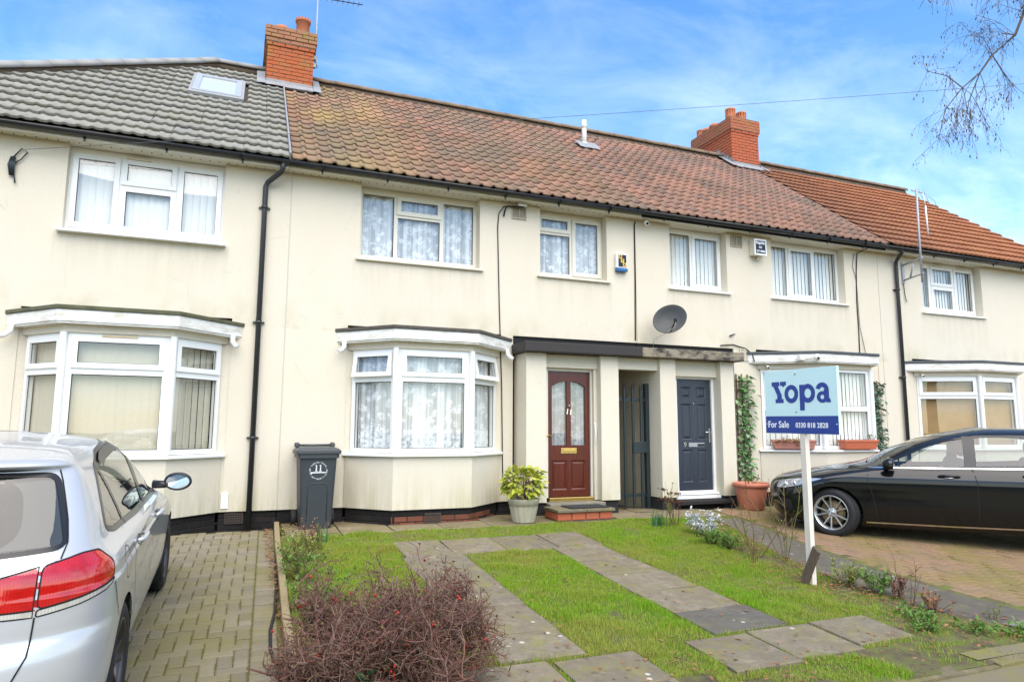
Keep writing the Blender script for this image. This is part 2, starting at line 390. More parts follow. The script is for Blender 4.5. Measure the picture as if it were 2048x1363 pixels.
def skyglass():
    t = NT('roof_window_glass'); t.col((.66, .68, .69)); t.set(.06, spec=1.0, coat=1.0); return t.m
M['skyglass'] = skyglass()
# ================================================================ houses
EY, EZ, RY = -.33, 5.03, 3.9                       # eaves line and ridge line of the shared roof
PITCH = R(37.9); CP, SP = math.cos(PITCH), math.sin(PITCH); SL = (RY-EY)/CP; RZ = EZ+SL*SP
def rp(x, t, n=0.0): return Vector((x, EY+t*CP-n*SP, EZ+t*SP+n*CP))
WTOP, RB = 4.95, .24
HG = 'houses of the rendered terrace'
H1 = thing('terraced_house', 'cream end house with grey tiled hipped roof and a roof window', 'house', (-2.2, 0, .04), HG)
H2 = thing('terraced_house', 'middle cream house with reddish mottled tiles, lace curtains and brown front door', 'house', (3.4, 0, .04), HG)
H3 = thing('terraced_house', 'cream house with slate blue front door between brown door and black car', 'house', (9.1, 0, .04), HG)
H4 = thing('terraced_house', 'farthest cream house with bright orange tiles and boarded bay window behind black car', 'house', (15.0, 0, .04), HG)

def mapP(a, b, w0=0.0):
    """panel coordinates: u runs from a to b in plan, v is height, w runs into the house"""
    a, b = Vector((a[0], a[1], 0)), Vector((b[0], b[1], 0)); d = (b-a).normalized(); n = Vector((-d.y, d.x, 0))
    return lambda u, v, w: a+d*u+n*(w+w0)+Vector((0, 0, v))
def flatP(y): return lambda u, v, w: Vector((u, y+w, v))

def net_sheet(P, u0, u1, v0, v1, w, parent, mat, name='net_curtain', amp=.030, freq=24):
    nu = max(8, int((u1-u0)*90)); nv = 6; vs = []; ph = random.random()*6
    for j in range(nv+1):
        for i in range(nu+1):
            u = u0+(u1-u0)*i/nu; v = v1+(v0-v1)*j/nv
            k = .6+.5*j/nv
            vs.append(P(u+.02*j/nv*math.sin(u*9+ph), v, w+amp*k*(math.sin(u*freq+ph)+.5*math.sin(u*freq*1.9+ph*2))))
    me = npmesh(name, [tuple(v) for v in vs], [(j*(nu+1)+i, j*(nu+1)+i+1, (j+1)*(nu+1)+i+1, (j+1)*(nu+1)+i) for j in range(nv) for i in range(nu)], mat, True)
    return put(bpy.data.objects.new(name, me), parent)
def blinds(P, u0, u1, v0, v1, w, parent, mat, step=.089, ang=9):
    mb = MB(); hw = step*.515; ang = 3 if mat is M['blind_beige'] else ang; hw = step*(.56 if mat is M['blind_beige'] else .515)
    n = max(1, int((u1-u0)/step))
    for i in range(n):
        u = u0+(i+.5)*(u1-u0)/n; a = R(ang+random.uniform(-5, 5)); c, s_ = math.cos(a)*hw, math.sin(a)*hw
        mb = MB(); bow = .006
        mb.add([P(u-c, v0, w-s_), P(u, v0, w-bow), P(u+c, v0, w+s_), P(u-c, v1, w-s_), P(u, v1, w-bow), P(u+c, v1, w+s_)], [(0, 1, 4, 3), (1, 2, 5, 4)], 0, True)
        mb.build('blind_slat', mat, parent)
def window(parent, P, u0, u1, v0, v1, lights, kind, frame_mat, name='window', sill=True, room=True, fr_depth=.06, sill_over=.05, cw=.085, bar=.05):
    """lights: (ua, ub, va, vb, opens, tilt) - clear openings of the fixed frame"""
    mb = MB(); holes = [l[:4] for l in lights]
    holes_panel(mb, P, u0, u1, v0, v1, holes, fr_depth)
    win = mb.build(name, frame_mat, parent, bevel=.006)
    for l in lights:
        a, b, c, d, op, tilt = (*l, 0, 0)[:6]
        if op:
            e = .018; k = .045; tl = math.sin(R(tilt))
            Q = (lambda u, v, w, P=P, d=d, tl=tl: P(u, v, w-(d-v)*tl))
            cb = MB(); holes_panel(cb, Q, a-e, b+e, c-e, d+e, [(a+k, b-k, c+k, d-k)], .055, w0=-.022)
            cb.build('casement', frame_mat, win, bevel=.006)
            gb = MB(); gb.add([Q(a+k, c+k, .008), Q(b-k, c+k, .008), Q(b-k, d-k, .008), Q(a+k, d-k, .008)], [(0, 1, 2, 3)])
            gb.build('pane', M['glass'], win)
            sb = MB(); g = .006
            holes_panel(sb, Q, a+k-.001, b-k+.001, c+k-.001, d-k+.001, [(a+k+g, b-k-g, c+k+g, d-k-g)], .004, w0=.004); sb.build('gasket', M['rubber'], win)
        else:
            gb = MB(); gb.add([P(a, c, .03), P(b, c, .03), P(b, d, .03), P(a, d, .03)], [(0, 1, 2, 3)]); gb.build('pane', M['glass'], win)
            sb = MB(); g = .007
            holes_panel(sb, P, a-.001, b+.001, c-.001, d+.001, [(a+g, b-g, c+g, d-g)], .004, w0=.024); sb.build('gasket', M['rubber'], win)
    if sill:
        mb = MB(); o = sill_over
        for (q0, q1, h0, h1) in ((-.02, .22, v0-.045, v0-.004),):
            mb.add([P(u0-o, h0, -.22+.0), P(u1+o, h0, -.22), P(u1+o, h0, .05), P(u0-o, h0, .05), P(u0-o, h1-.008, -.22), P(u1+o, h1-.008, -.22), P(u1+o, h1, .05), P(u0-o, h1, .05)],
                   [(0, 3, 2, 1), (4, 5, 6, 7), (0, 1, 5, 4), (1, 2, 6, 5), (2, 3, 7, 6), (3, 0, 4, 7)])
        mb.build('sill', M['sillpaint'] if frame_mat is not M['upvc'] else M['upvc'], win, bevel=.008)
    if kind == 'net':
        net_sheet(P, u0+.03, u1-.03, v0+.02, v1-.02, cw, win, M['net'])
    elif kind in ('blind', 'blind_beige'):
        blinds(P, u0+.04, u1-.04, v0+.01, v1-.03, cw, win, M[kind])
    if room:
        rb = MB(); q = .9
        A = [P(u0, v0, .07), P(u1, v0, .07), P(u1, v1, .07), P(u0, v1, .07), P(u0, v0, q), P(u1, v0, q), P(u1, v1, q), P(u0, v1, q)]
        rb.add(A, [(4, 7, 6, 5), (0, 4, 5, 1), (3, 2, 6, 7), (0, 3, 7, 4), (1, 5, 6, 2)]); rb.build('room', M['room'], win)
    return win
M['sillpaint'] = plain('cream_sill_paint', (.66, .61, .49), .5, var=.1, scale=6)
M['oldframe'] = plain('aged_cream_frame', (.70, .67, .57), .4, var=.06, scale=6)
M['glaze_bar'] = plain('dark_seal', (.03, .03, .03), .6)

def three_light(x0, x1, z0, z1, ma, mb_, tz, f=.055, m=.03):
    """left fixed light, middle split by a transom, right fixed light; ma, mb_ are the mullion centres"""
    return [(x0+f, ma-m, z0+f, z1-f, 0, 0), (ma+m, mb_-m, z0+f, tz-m, 0, 0), (ma+m, mb_-m, tz+m, z1-f, 1, 0), (mb_+m, x1-f, z0+f, z1-f, 0, 0)]
def upper_window(H, x0, x1, ma, mb_, kind, fm, yf=.17, tz=4.56, sides=False, z0=3.85, z1=4.90):
    if mb_ is None:
        L = [(x0+.05, ma-.03, z0+.05, z1-.05, 0, 0), (ma+.03, x1-.05, z0+.05, z1-.05, sides, 0)]
    elif mb_ == 'tl':
        L = [(x0+.05, ma-.03, z0+.05, tz-.03, 0, 0), (x0+.05, ma-.03, tz+.03, z1-.05, 1, 0), (ma+.03, x1-.05, z0+.05, z1-.05, 1, 0)]
    else:
        L = three_light(x0, x1, z0, z1, ma, mb_, tz)
        if sides: L = [(*l[:4], 1, 0) for l in L]
        if tz > z1: L = [(x0+.05, ma-.03, z0+.05, z1-.05, 0, 0), (ma+.03, mb_-.03, z0+.05, z1-.05, 1, 0), (mb_+.03, x1-.05, z0+.05, z1-.05, 0, 0)]
    w = window(H, flatP(yf), x0-.003, x1+.003, 3.815, 4.947, L, kind, fm)
    return w

# ---- walls -------------------------------------------------------
WOPEN = dict(w0=(-2.17, -.31, 3.80, 4.95), w1=(1.55, 3.41, 3.80, 4.95), w2=(4.45, 5.69, 3.80, 4.95), w3=(6.96, 8.20, 3.80, 4.95), w4=(9.25, 11.09, 3.80, 4.95), w5=(13.26, 15.14, 3.80, 4.95))
BAYS = {1: ((-2.48, 0), (-1.93, -.60), (-.76, -.60), (-.16, 0)), 2: ((1.44, 0), (2.00, -.60), (3.12, -.60), (3.76, 0)),
        3: ((8.80, 0), (9.72, -.62), (10.92, -.62), (11.40, 0)), 4: ((12.84, 0), (13.92, -.62), (15.08, -.62), (15.85, 0))}
def wall(H, x0, x1, holes, mat, left=None, right=None, ix=None):
    ia, ib = ix or (x0, x1)
    mb = MB(); holes_panel(mb, flatP(0), x0, x1, RB, WTOP, holes, .17, edges='')
    # underside of the insulation where it stops above the plinth, return walls and back wall
    mb.add([(x0, 0, RB), (x1, 0, RB), (x1, .10, RB), (x0, .10, RB)], [(0, 3, 2, 1)])
    for xx in ([x0] if left else [])+([x1] if right else []):
        s = -1 if xx == x0 else 1
        mb.add([(xx, 0, RB), (xx, 7.8, RB), (xx, 7.8, WTOP), (xx, 0, WTOP)], [(0, 1, 2, 3) if s > 0 else (3, 2, 1, 0)])
    w = mb.build('wall', mat, H)
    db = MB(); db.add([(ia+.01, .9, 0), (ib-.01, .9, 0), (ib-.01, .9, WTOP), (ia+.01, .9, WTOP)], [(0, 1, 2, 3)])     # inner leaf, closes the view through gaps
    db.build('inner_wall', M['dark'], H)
    return w
def bayhole(k, l=.04, r=.0): b = BAYS[k]; return (b[0][0]-l, b[3][0]+r, RB, 2.80)
W1 = wall(H1, -5.0, .56, [WOPEN['w0'], bayhole(1, .04, .04)], M['render'], left=True)
W2 = wall(H2, .572, 6.25, [WOPEN['w1'], WOPEN['w2'], bayhole(2, .02, .02), (3.98, 6.25, RB, 2.79)], M['render'], ix=(.572, 5.6))
W3 = wall(H3, 6.258, 12.0, [WOPEN['w3'], WOPEN['w4'], bayhole(3, .01, .46), (6.258, 8.28, RB, 2.79)], M['render'], ix=(6.46, 12.0))
W4 = wall(H4, 12.006, 18.0, [WOPEN['w5'], bayhole(4, .02, .1)], M['render2'], right=True)
# white movement joint between the first two houses
mb = MB(); mb.box(.5625, .5695, -.002, .05, RB, WTOP); mb.build('movement_joint', M['cream_paint'], H2)
# render patch edge strips (expansion beads) at the door surround
# ---- upper windows ----------------------------------------------
upper_window(H1, -2.17, -.31, -1.585, -.905, 'blind', M['upvc'], yf=.12, tz=4.50, sides=True)
upper_window(H2, 1.55, 3.41, 2.11, 2.835, 'net', M['oldframe'])
upper_window(H2, 4.45, 5.69, 5.10, 'tl', 'net', M['oldframe'], tz=4.585)
upper_window(H3, 6.96, 8.20, 7.54, None, 'blind', M['upvc'], sides=True)
upper_window(H3, 9.25, 11.09, 9.80, 10.46, 'blind', M['upvc'], tz=9)
upper_window(H4, 13.26, 15.14, 13.74, 14.47, 'blind', M['upvc'], tz=4.43, sides=True)
# trickle vents over the left and right upper windows
for H, xs, y in ((H1, (-1.38,), .095), (H4, (14.0, 14.75), .145)):
    for x in xs:
        mb = MB(); mb.box(x-.14, x+.14, y-.02, y+.02, 4.868, 4.892); mb.build('trickle_vent', M['sillpaint'], H, bevel=.004)

# ---- bays --------------------------------------------------------
def bay(H, k, kind, wallmat, zt, tilt=(0, 0, 0), header=True, roofmat=None, mats=None, toplights=True):
    b = [Vector((p[0], p[1])) for p in BAYS[k]]
    ZS, ZT, ZF, ZR = 1.00, 2.44, 2.55, 2.69
    db = MB(); dh = MB()
    db2 = MB()
    for i in range(3):
        P = mapP(b[i], b[i+1]); L = (b[i+1]-b[i]).length
        holes_panel(db, P, 0, L, RB, ZS-.05, [], .1, edges='b')
        holes_panel(dh, P, 0, L, ZT, ZR, [], .1, edges='b')
    for e, sx in ((b[0], -1), (b[3], 1)):               # narrow returns beside the end frames
        x0_, x1_ = (e.x-.05, e.x+.075) if sx < 0 else (e.x-.085, e.x+(.48 if k == 3 else .11))
        db2 = MB(); db2.box(x0_, x1_, .012, .16, RB, 2.66); db2.build('bay_return', wallmat, H)
    db.build('bay_wall', wallmat, H); dh.build('bay_header', wallmat, H)
    root = None
    for i in range(3):
        P = mapP(b[i], b[i+1], .035); L = (b[i+1]-b[i]).length
        a0, a1 = (.0 if i else .06), L-(.0 if i < 2 else .06)
        pl, pr = (.10 if i else .06), (.10 if i < 2 else .06)
        if i == 0: pl, pr = .05, .09
        if i == 1: pl, pr = .11, .11
        if i == 2: pl, pr = .09, .05
        lights = [(a0+pl, a1-pr, ZS+.06, zt-.04, 0, 0), (a0+pl, a1-pr, zt+.05, ZT-.06, 1 if toplights else 0, tilt[i])]
        w = window(H, P, a0, a1, ZS, ZT, lights, kind, M['upvc'], name='bay_window', sill=False, room=False, fr_depth=.08, cw=.11)
        if kind == 'boarded':
            q = MB(); q.add([P(a0+.03, ZS+.02, .11), P(a1-.03, ZS+.02, .11), P(a1-.03, ZT-.02, .11), P(a0+.03, ZT-.02, .11)], [(0, 1, 2, 3)]); q.build('board', M['board'], w)
        # sill nosing follows the splay
        sb = MB(); o = .055
        sb.add([P(-.02, ZS-.05, -o-.035), P(L+.02, ZS-.05, -o-.035), P(L+.02, ZS-.05, .08), P(-.02, ZS-.05, .08), P(-.02, ZS-.012, -o-.035), P(L+.02, ZS-.012, -o-.035), P(L+.02, ZS-.001, .08), P(-.02, ZS-.001, .08)],
               [(0, 3, 2, 1), (4, 5, 6, 7), (0, 1, 5, 4), (1, 2, 6, 5), (2, 3, 7, 6), (3, 0, 4, 7)])
        sb.build('sill', M['upvc'], w, bevel=.007)
        if kind == 'blind_beige' and i == 1:
            vb = MB(); vb.add([P(L/2-.19, 2.395, -.03), P(L/2+.19, 2.395, -.03), P(L/2+.19, 2.415, -.03), P(L/2-.19, 2.415, -.03), P(L/2-.19, 2.395, -.0), P(L/2+.19, 2.395, -.0), P(L/2+.19, 2.415, -.0), P(L/2-.19, 2.415, -.0)],
                   [(0, 1, 2, 3), (3, 2, 6, 7), (0, 4, 5, 1), (0, 3, 7, 4), (1, 5, 6, 2)])
            vb.build('trickle_vent', M['vent_tan'], w)
    # corner posts hide the panel joints
    for j in (1, 2):
        d = (b[j]-Vector(((b[0].x+b[3].x)/2, 2.0))).normalized(); c = b[j]-d*.018
        pb = MB(); pb.lathe([(.042, ZS-.0), (.042, ZT+.0)], 10, Matrix.Translation((c.x, c.y, 0)), 0, True); pb.build('corner_post', M['upvc'], H)
    # roof: soffit, fascia board, felt top
    def off(o, e):
        ctr = Vector(((b[0].x+b[3].x)/2, 0)); res = []
        n = []
        for i in range(3):
            d = (b[i+1]-b[i]).normalized(); n.append(Vector((d.y, -d.x)))
        def meet(i):
            m = (n[i-1]+n[i]); m = m/ (m.dot(n[i])); return b[i]+m*o
        p1, p2 = meet(1), meet(2)
        d0 = (b[1]-b[0]).normalized(); d2 = (b[3]-b[2]).normalized()
        s0 = p1-d0*(p1.y-e)/d0.y; s3 = p2+d2*(e-p2.y)/d2.y
        return [(s0.x, e), (p1.x, p1.y), (p2.x, p2.y), (s3.x, e)]
    fo = off(.125, .0)
    fb = MB(); fb.prism(fo, ZF, ZR); fas = fb.build('bay_roof', M['fascia'], H, bevel=.006)
    lb = MB(); lb.prism(off(.112, .0), ZF-.022, ZF-.002); lb.build('moulding', M['fascia'], fas, bevel=.006)
    t = MB(); tp = off(.145, .0); t.prism(tp, ZR+.002, ZR+.05); 
    tt = off(.06, .06); t.prism(tt, ZR+.05, ZR+.062)
    t.build('felt_roof', roofmat or M['felt'], fas, bevel=.012)
    return fo
M['vent_tan'] = plain('tan_trickle_vent', (.55, .42, .22), .5)
M['felt_moss'] = plain('mossy_felt', (.10, .10, .055), .95, var=.6, scale=9, bump=.7)
M['felt_grey'] = plain('grey_trim', (.06, .065, .07), .5, var=.2)
f1 = bay(H1, 1, 'blind_beige', M['render'], 1.99, roofmat=M['felt_moss'])
f2 = bay(H2, 2, 'net', M['render'], 2.02, tilt=(9, 0, 10))
f3 = bay(H3, 3, 'blind', M['render'], 1.72, roofmat=M['felt_grey'], toplights=False)
f4 = bay(H4, 4, 'boarded', M['render2'], 2.02, roofmat=M['felt_grey'])
# white waste spouts under the ends of the bay roofs
for H, (sx, sy, ex) in ((H1, (-2.57, -.12, -.10)), (H1, (-.10, -.10, .07)), (H2, (1.36, -.13, -.08)), (H2, (3.84, -.12, .08))):
    mb = MB(); mb.tube([(sx, sy, 2.55), (sx, sy-.01, 2.47), (sx+ex*.5, sy-.03, 2.42), (sx+ex, sy-.05, 2.40)], .033, 8); mb.build('rainwater_spout', M['upvc'], H)
# glazed sheen inside the bays: floor and back wall of each front room come from the inner wall
# ---- plinth bricks ------------------------------------------------
brick_me = {}
def brick_mesh(l, h, d, mat):
    key = (round(l, 3), round(h, 3), round(d, 3), mat.name)
    if key not in brick_me:
        mb = MB(); e = .006
        mb.add([(e, 0, e), (l-e, 0, e), (l-e, 0, h-e), (e, 0, h-e), (0, e, 0), (l, e, 0), (l, e, h), (0, e, h), (0, d, 0), (l, d, 0), (l, d, h), (0, d, h)],
               [(0, 1, 2, 3), (0, 4, 5, 1), (1, 5, 6, 2), (2, 6, 7, 3), (3, 7, 4, 0), (4, 8, 9, 5), (5, 9, 10, 6), (6, 10, 11, 7), (7, 11, 8, 4)])
        brick_me[key] = mb.mesh('brick', mat)
    return brick_me[key]
def plinth(H, segs, worn=()):
    core = MB()
    for a, b in segs:
        P = mapP(a, b, .05); L = (Vector(b)-Vector(a)).length
        holes_panel(core, P, 0, L, -.3, RB+.02, [], .1, edges='')
    pl = core.build('plinth', M['tar_mortar'], H)
    for si, (a, b) in enumerate(segs):
        a, b = Vector(a), Vector(b); d = (b-a).normalized(); L = (b-a).length; ang = math.atan2(d.y, d.x); nn = Vector((-d.y, d.x))
        for c in range(3):
            z = -.0+c*.077; u = 0 if c % 2 else -.11
            while u < L-.04:
                u0, u1 = max(u, 0), min(u+.215, L)
                if u1-u0 > .05:
                    q = a+d*u0+nn*(.042+random.uniform(-.004, .004)); w = si in worn and (random.random() < (.75 if c < 2 else .15))
                    inst('brick', brick_mesh(u1-u0, .067, .03, M['brick_worn'] if w else M['brick_plinth']), pl, (q.x, q.y, z), (0, 0, ang))
                u += .225
M['tar_mortar'] = plain('tarred_mortar', (.018, .016, .015), .9, var=.5, scale=20, bump=.5)
B = BAYS
plinth(H1, [((-5, 0), B[1][0]), (B[1][0], B[1][1]), (B[1][1], B[1][2]), (B[1][2], B[1][3]), (B[1][3], (.56, 0))])
plinth(H2, [((.57, 0), B[2][0]), (B[2][0], B[2][1]), (B[2][1], B[2][2]), (B[2][2], B[2][3]), (B[2][3], (4.0, 0))], worn=(2, 3))
plinth(H3, [((7.95, 0), B[3][0]), (B[3][0], B[3][1]), (B[3][1], B[3][2]), (B[3][2], (11.4, 0)), ((11.4, 0), (12, 0))])
plinth(H4, [((12, 0), B[4][0]), (B[4][0], B[4][1]), (B[4][1], B[4][2]), (B[4][2], (18, 0))])
def airbrick(H, x, y, z, w=.23, h=.14, n=(7, 4)):
    mb = MB(); P = flatP(y)
    hs = [(x+.012+i*(w-.02)/n[0], x+.012+(i+.6)*(w-.02)/n[0], z+.012+j*(h-.02)/n[1], z+.012+(j+.6)*(h-.02)/n[1]) for i in range(n[0]) for j in range(n[1])]
    holes_panel(mb, P, x, x+w, z, z+h, hs, .012); mb.build('airbrick', M['air'], H)
M['air'] = plain('soot_black_terracotta', (.06, .045, .035), .8, var=.3, scale=15)
airbrick(H2, 2.46, -.572, .045); airbrick(H1, -.08, .024, .08)

# ---- door porches under the shared flat canopy --------------------
def porch(H, xs, mat, pillars, panels):
    mb = MB()
    for x0, x1, y1 in pillars: mb.box(x0, x1, -.40, y1, RB, 2.49)
    for x0, x1, z0, z1, y in panels: mb.box(x0, x1, y, y+.16, z0, z1)
    return mb.build('porch_wall', mat, H, bevel=.004)
porch(H2, None, M['render'], [(4.04, 4.375, .1), (5.32, 5.645, .16)], [(4.375, 5.32, 2.285, 2.49, -.29), (5.265, 5.32, RB, 2.285, -.262)])
porch(H3, None, M['render'], [(6.43, 6.735, .16), (7.65, 7.93, .1)], [(6.735, 7.65, 2.225, 2.49, -.29)])
mb = MB()                                            # covered passage between the doors: lintel, ceiling, side walls
mb.box(5.645, 6.25, -.33, -.12, 2.30, 2.49); mb.box(5.645, 6.25, -.118, 7.6, 2.40, 2.49); mb.box(5.58, 5.643, .165, 7.6, .0, 2.39)
mb.build('passage', M['render'], H2)
mb = MB(); mb.box(6.252, 6.43, -.33, -.12, 2.30, 2.49); mb.box(6.252, 6.50, -.118, 7.6, 2.40, 2.49); mb.box(6.434, 6.5, .165, 7.6, .0, 2.39)
mb.build('passage', M['render'], H3)
mb = MB(); mb.box(4.05, 4.36, -.36, 0, -.1, RB-.003); mb.box(5.335, 5.63, -.36, .1, -.1, RB-.003); mb.build('pier_base', M['tar_mortar'], H2)
mb = MB(); mb.box(6.445, 6.72, -.36, .1, -.1, RB-.003); mb.box(7.66, 7.92, -.36, 0, -.1, RB-.003); mb.box(6.72, 7.66, -.30, -.2, -.1, .2); mb.build('pier_base', M['tar_mortar'], H3)
for H, x0, x1, m in ((H2, 3.955, 5.998, 'canopy_brown'), (H3, 6.002, 8.03, 'canopy_stain')):
    mb = MB(); mb.box(x0, x1, -.56, .12, 2.495, 2.645); mb.build('canopy', M[m], H, bevel=.008)
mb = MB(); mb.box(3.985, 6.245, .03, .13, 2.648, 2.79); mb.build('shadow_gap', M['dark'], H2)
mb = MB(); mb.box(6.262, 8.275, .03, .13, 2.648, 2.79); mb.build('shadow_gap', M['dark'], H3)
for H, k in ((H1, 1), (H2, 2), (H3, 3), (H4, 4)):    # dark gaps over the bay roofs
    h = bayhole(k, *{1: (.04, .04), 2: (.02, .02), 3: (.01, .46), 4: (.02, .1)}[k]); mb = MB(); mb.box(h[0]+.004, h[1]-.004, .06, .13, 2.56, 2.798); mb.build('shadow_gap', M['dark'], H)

# doors
def panel_ring(mb, x0, x1, z0, z1, y, t=.02, d=.012, mi=0):
    """a fielded panel: sunk moulding round a raised field"""
    mb.add([(x0, y, z0), (x1, y, z0), (x1, y, z1), (x0, y, z1), (x0+t, y+d, z0+t), (x1-t, y+d, z0+t), (x1-t, y+d, z1-t), (x0+t, y+d, z1-t),
            (x0+2.2*t, y-.004, z0+2.2*t), (x1-2.2*t, y-.004, z0+2.2*t), (x1-2.2*t, y-.004, z1-2.2*t), (x0+2.2*t, y-.004, z1-2.2*t)],
           [(0, 1, 5, 4), (1, 2, 6, 5), (2, 3, 7, 6), (3, 0, 4, 7), (4, 5, 9, 8), (5, 6, 10, 9), (6, 7, 11, 10), (7, 4, 8, 11), (8, 9, 10, 11)], mi)
def text(parent, body, size, at, rot, mat, name, depth=.002, off=0, align='CENTER', sx=1, local=False, sp=1.0):
    """flat lettering; off thickens the strokes by laying shifted copies over each other"""
    cu = bpy.data.curves.new(name, 'FONT'); cu.body = body; cu.size = size; cu.extrude = depth; cu.align_x = align; cu.align_y = 'CENTER'; cu.space_character = sp
    tmp = bpy.data.objects.new('tmp', cu); COL.objects.link(tmp)
    dg = bpy.context.evaluated_depsgraph_get(); m0 = bpy.data.meshes.new_from_object(tmp.evaluated_get(dg)); bpy.data.objects.remove(tmp); bpy.data.curves.remove(cu)
    mb = MB(); co = [v.co.copy() for v in m0.vertices]; fs = [tuple(p.vertices) for p in m0.polygons]
    for k, (ox, oy) in enumerate(((0, 0), (1, 0), (-1, 0), (0, .7), (0, -.7)) if off else ((0, 0),)): mb.add([(c.x+ox*off, c.y+oy*off, c.z+k*.00006) for c in co], fs)
    return inst(name, mb.mesh(name, mat), parent, at, rot, (sx, 1, 1), local)
# brown hardwood door
DY = -.165; X0, X1, Z0, Z1 = 4.50, 5.235, .30, 2.235
door = MB(); hs = [(X0+.075, X0+.335, 1.085, 2.085), (X0+.405, X1-.075, 1.085, 2.085), (X0+.075, X0+.335, .40, .85), (X0+.405, X1-.075, .40, .85)]
holes_panel(door, flatP(DY), X0, X1, Z0, Z1, hs, .04)
for h in hs[2:]: panel_ring(door, *h, DY+.006, .022, .014)
for h in hs[:2]:                                     # the glazed lights finish in a shallow curve that rises to the middle stile
    n = 10; inner = h is hs[0]
    for i in range(n):
        ua, ub = h[0]+(h[1]-h[0])*i/n, h[0]+(h[1]-h[0])*(i+1)/n
        g = lambda u: 2.085-.085*(((h[1]-u) if inner else (u-h[0]))/(h[1]-h[0]))**2
        door.add([(ua, DY+.001, g(ua)), (ub, DY+.001, g(ub)), (ub, DY+.001, 2.09), (ua, DY+.001, 2.09), (ua, DY+.04, g(ua)), (ub, DY+.04, g(ub))], [(0, 1, 2, 3), (0, 4, 5, 1)])
D1 = door.build('front_door', M['mahogany'], H2, bevel=.003); D1['label'] = 'brown wooden door with two tall lights'
for h in hs[:2]:
    gb = MB(); gb.add([(h[0], DY+.03, h[2]), (h[1], DY+.03, h[2]), (h[1], DY+.03, h[3]), (h[0], DY+.03, h[3])], [(0, 1, 2, 3)]); gb.build('pane', M['glass'], D1)
net_sheet(flatP(DY+.07), X0+.06, X1-.06, 1.0, 2.12, .0, D1, M['net_grey'], amp=.014, freq=48)
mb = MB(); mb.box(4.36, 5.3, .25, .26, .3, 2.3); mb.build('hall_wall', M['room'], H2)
mb = MB(); mb.box(X0+.225, X0+.50, DY-.012, DY+.002, .955, 1.04); mb.box(X0+.262, X0+.465, DY-.018, DY-.01, .978, 1.018); mb.build('letterbox', M['brass'], D1, bevel=.003)
text(D1, '11', .12, (X0+.37, DY-.006, 1.60), (math.pi/2, R(9), 0), M['chrome'], 'door_number', off=.002)
mb = MB(); mb.sphere((X0+.37, DY-.012, 1.70), .016); mb.build('door_knob', M['chrome'], D1)
mb = MB(); mb.tube([(X0+.035, DY-.004, 1.235), (X0+.035, DY-.05, 1.235)], .012, 8); mb.tube([(X0+.04, DY-.045, 1.235), (X0-.07, DY-.05, 1.24)], .011, 8); mb.build('door_handle', M['brass'], D1)
fr = MB(); holes_panel(fr, flatP(DY-.03), 4.37, 5.335, .29, 2.285, [(X0-.005, X1+.008, .2, Z1+.006)], .1); fr.build('door_frame', M['oldframe'], H2, bevel=.004)
mb = MB(); mb.box(X0-.01, X1+.02, DY-.10, DY+.04, .262, .292); mb.box(X0-.01, X1+.02, DY-.085, DY-.02, .232, .262); mb.build('threshold', M['brass'], H2, bevel=.004)
mb = MB(); mb.tube([(5.285, -.22, 1.46), (5.285, -.265, 1.42), (5.285, -.285, 1.28), (5.285, -.265, 1.12), (5.285, -.22, 1.08)], .014, 8); mb.build('grab_rail', M['upvc'], H2)
mb = MB(); mb.box(4.38, 5.315, -.52, -.2, .02, .232); mb.build('doorstep', M['concrete'], H2, bevel=.008)
st = MB(); st.box(4.30, 5.16, -.98, -.5, -.04, .158); st = st.build('brick_step', M['mortar'], H2)
for i in range(2):
    mb = MB(); mb.box(4.262+i*.462, 4.262+(i+1)*.462-.008, -1.035, -.525, .162, .202); mb.build('paving_slab', M['slab'], st, bevel=.006)
u = 4.275
for i in range(4):
    inst('brick', brick_mesh(.205, .105, .05, M['brick_red']), st, (u, -1.0, .052)); u += .2235
for i in range(2): inst('brick', brick_mesh(.205, .105, .05, M['brick_red']), st, (4.28, -.54-.0-i*.2235, .052), (0, 0, -math.pi/2))
# slate blue composite door
X0, X1, Z0, Z1 = 6.90, 7.60, .325, 2.185
door = MB(); c1, c2 = (X0+.10, X0+.305), (X0+.415, X1-.085)
hs = [(*c, *z) for c in (c1, c2) for z in ((1.87, 2.06), (1.165, 1.77), (.46, 1.0))]
holes_panel(door, flatP(DY), X0, X1, Z0, Z1, hs, .03)
for h in hs: panel_ring(door, *h, DY+.004, .024, .016)
D2 = door.build('front_door', M['navy_door'], H3, bevel=.003); D2['label'] = 'slate blue six panel door'
fr = MB(); holes_panel(fr, flatP(DY-.03), 6.80, 7.74, .25, 2.285, [(X0-.006, X1+.006, Z0-.004, Z1+.006)], .1); fr.build('door_frame', M['upvc'], H3, bevel=.005)
mb = MB(); mb.box(6.83, 7.70, -.27, -.19, .262, .292); mb.box(6.75, 7.76, -.30, -.18, .19, .25); mb.build('threshold', M['upvc'], H3, bevel=.004)
mb = MB(); mb.box(6.7, 7.85, -.46, -.25, .12, .185); mb.build('doorstep', M['tar_mortar'], H3, bevel=.01)
mb = MB(); mb.box(X0+.225, X0+.545, DY-.012, DY+.002, 1.045, 1.115); mb.build('letterbox', M['steel'], D2, bevel=.003)
mb = MB(); mb.box(X0+.40, X0+.54, DY-.016, DY-.011, 1.055, 1.095); mb.build('letterbox_brush', M['rubber'], D2)
text(D2, '9', .115, (X0+.155, DY-.004, 1.08), (math.pi/2, 0, 0), M['chrome'], 'door_number', off=.003)
mb = MB(); mb.box(X1-.062, X1-.03, DY-.012, DY+.002, 1.12, 1.36); mb.tube([(X1-.046, DY-.01, 1.29), (X1-.046, DY-.05, 1.29), (X1-.16, DY-.052, 1.292)], .009, 8); mb.build('door_handle', M['chrome'], D2)
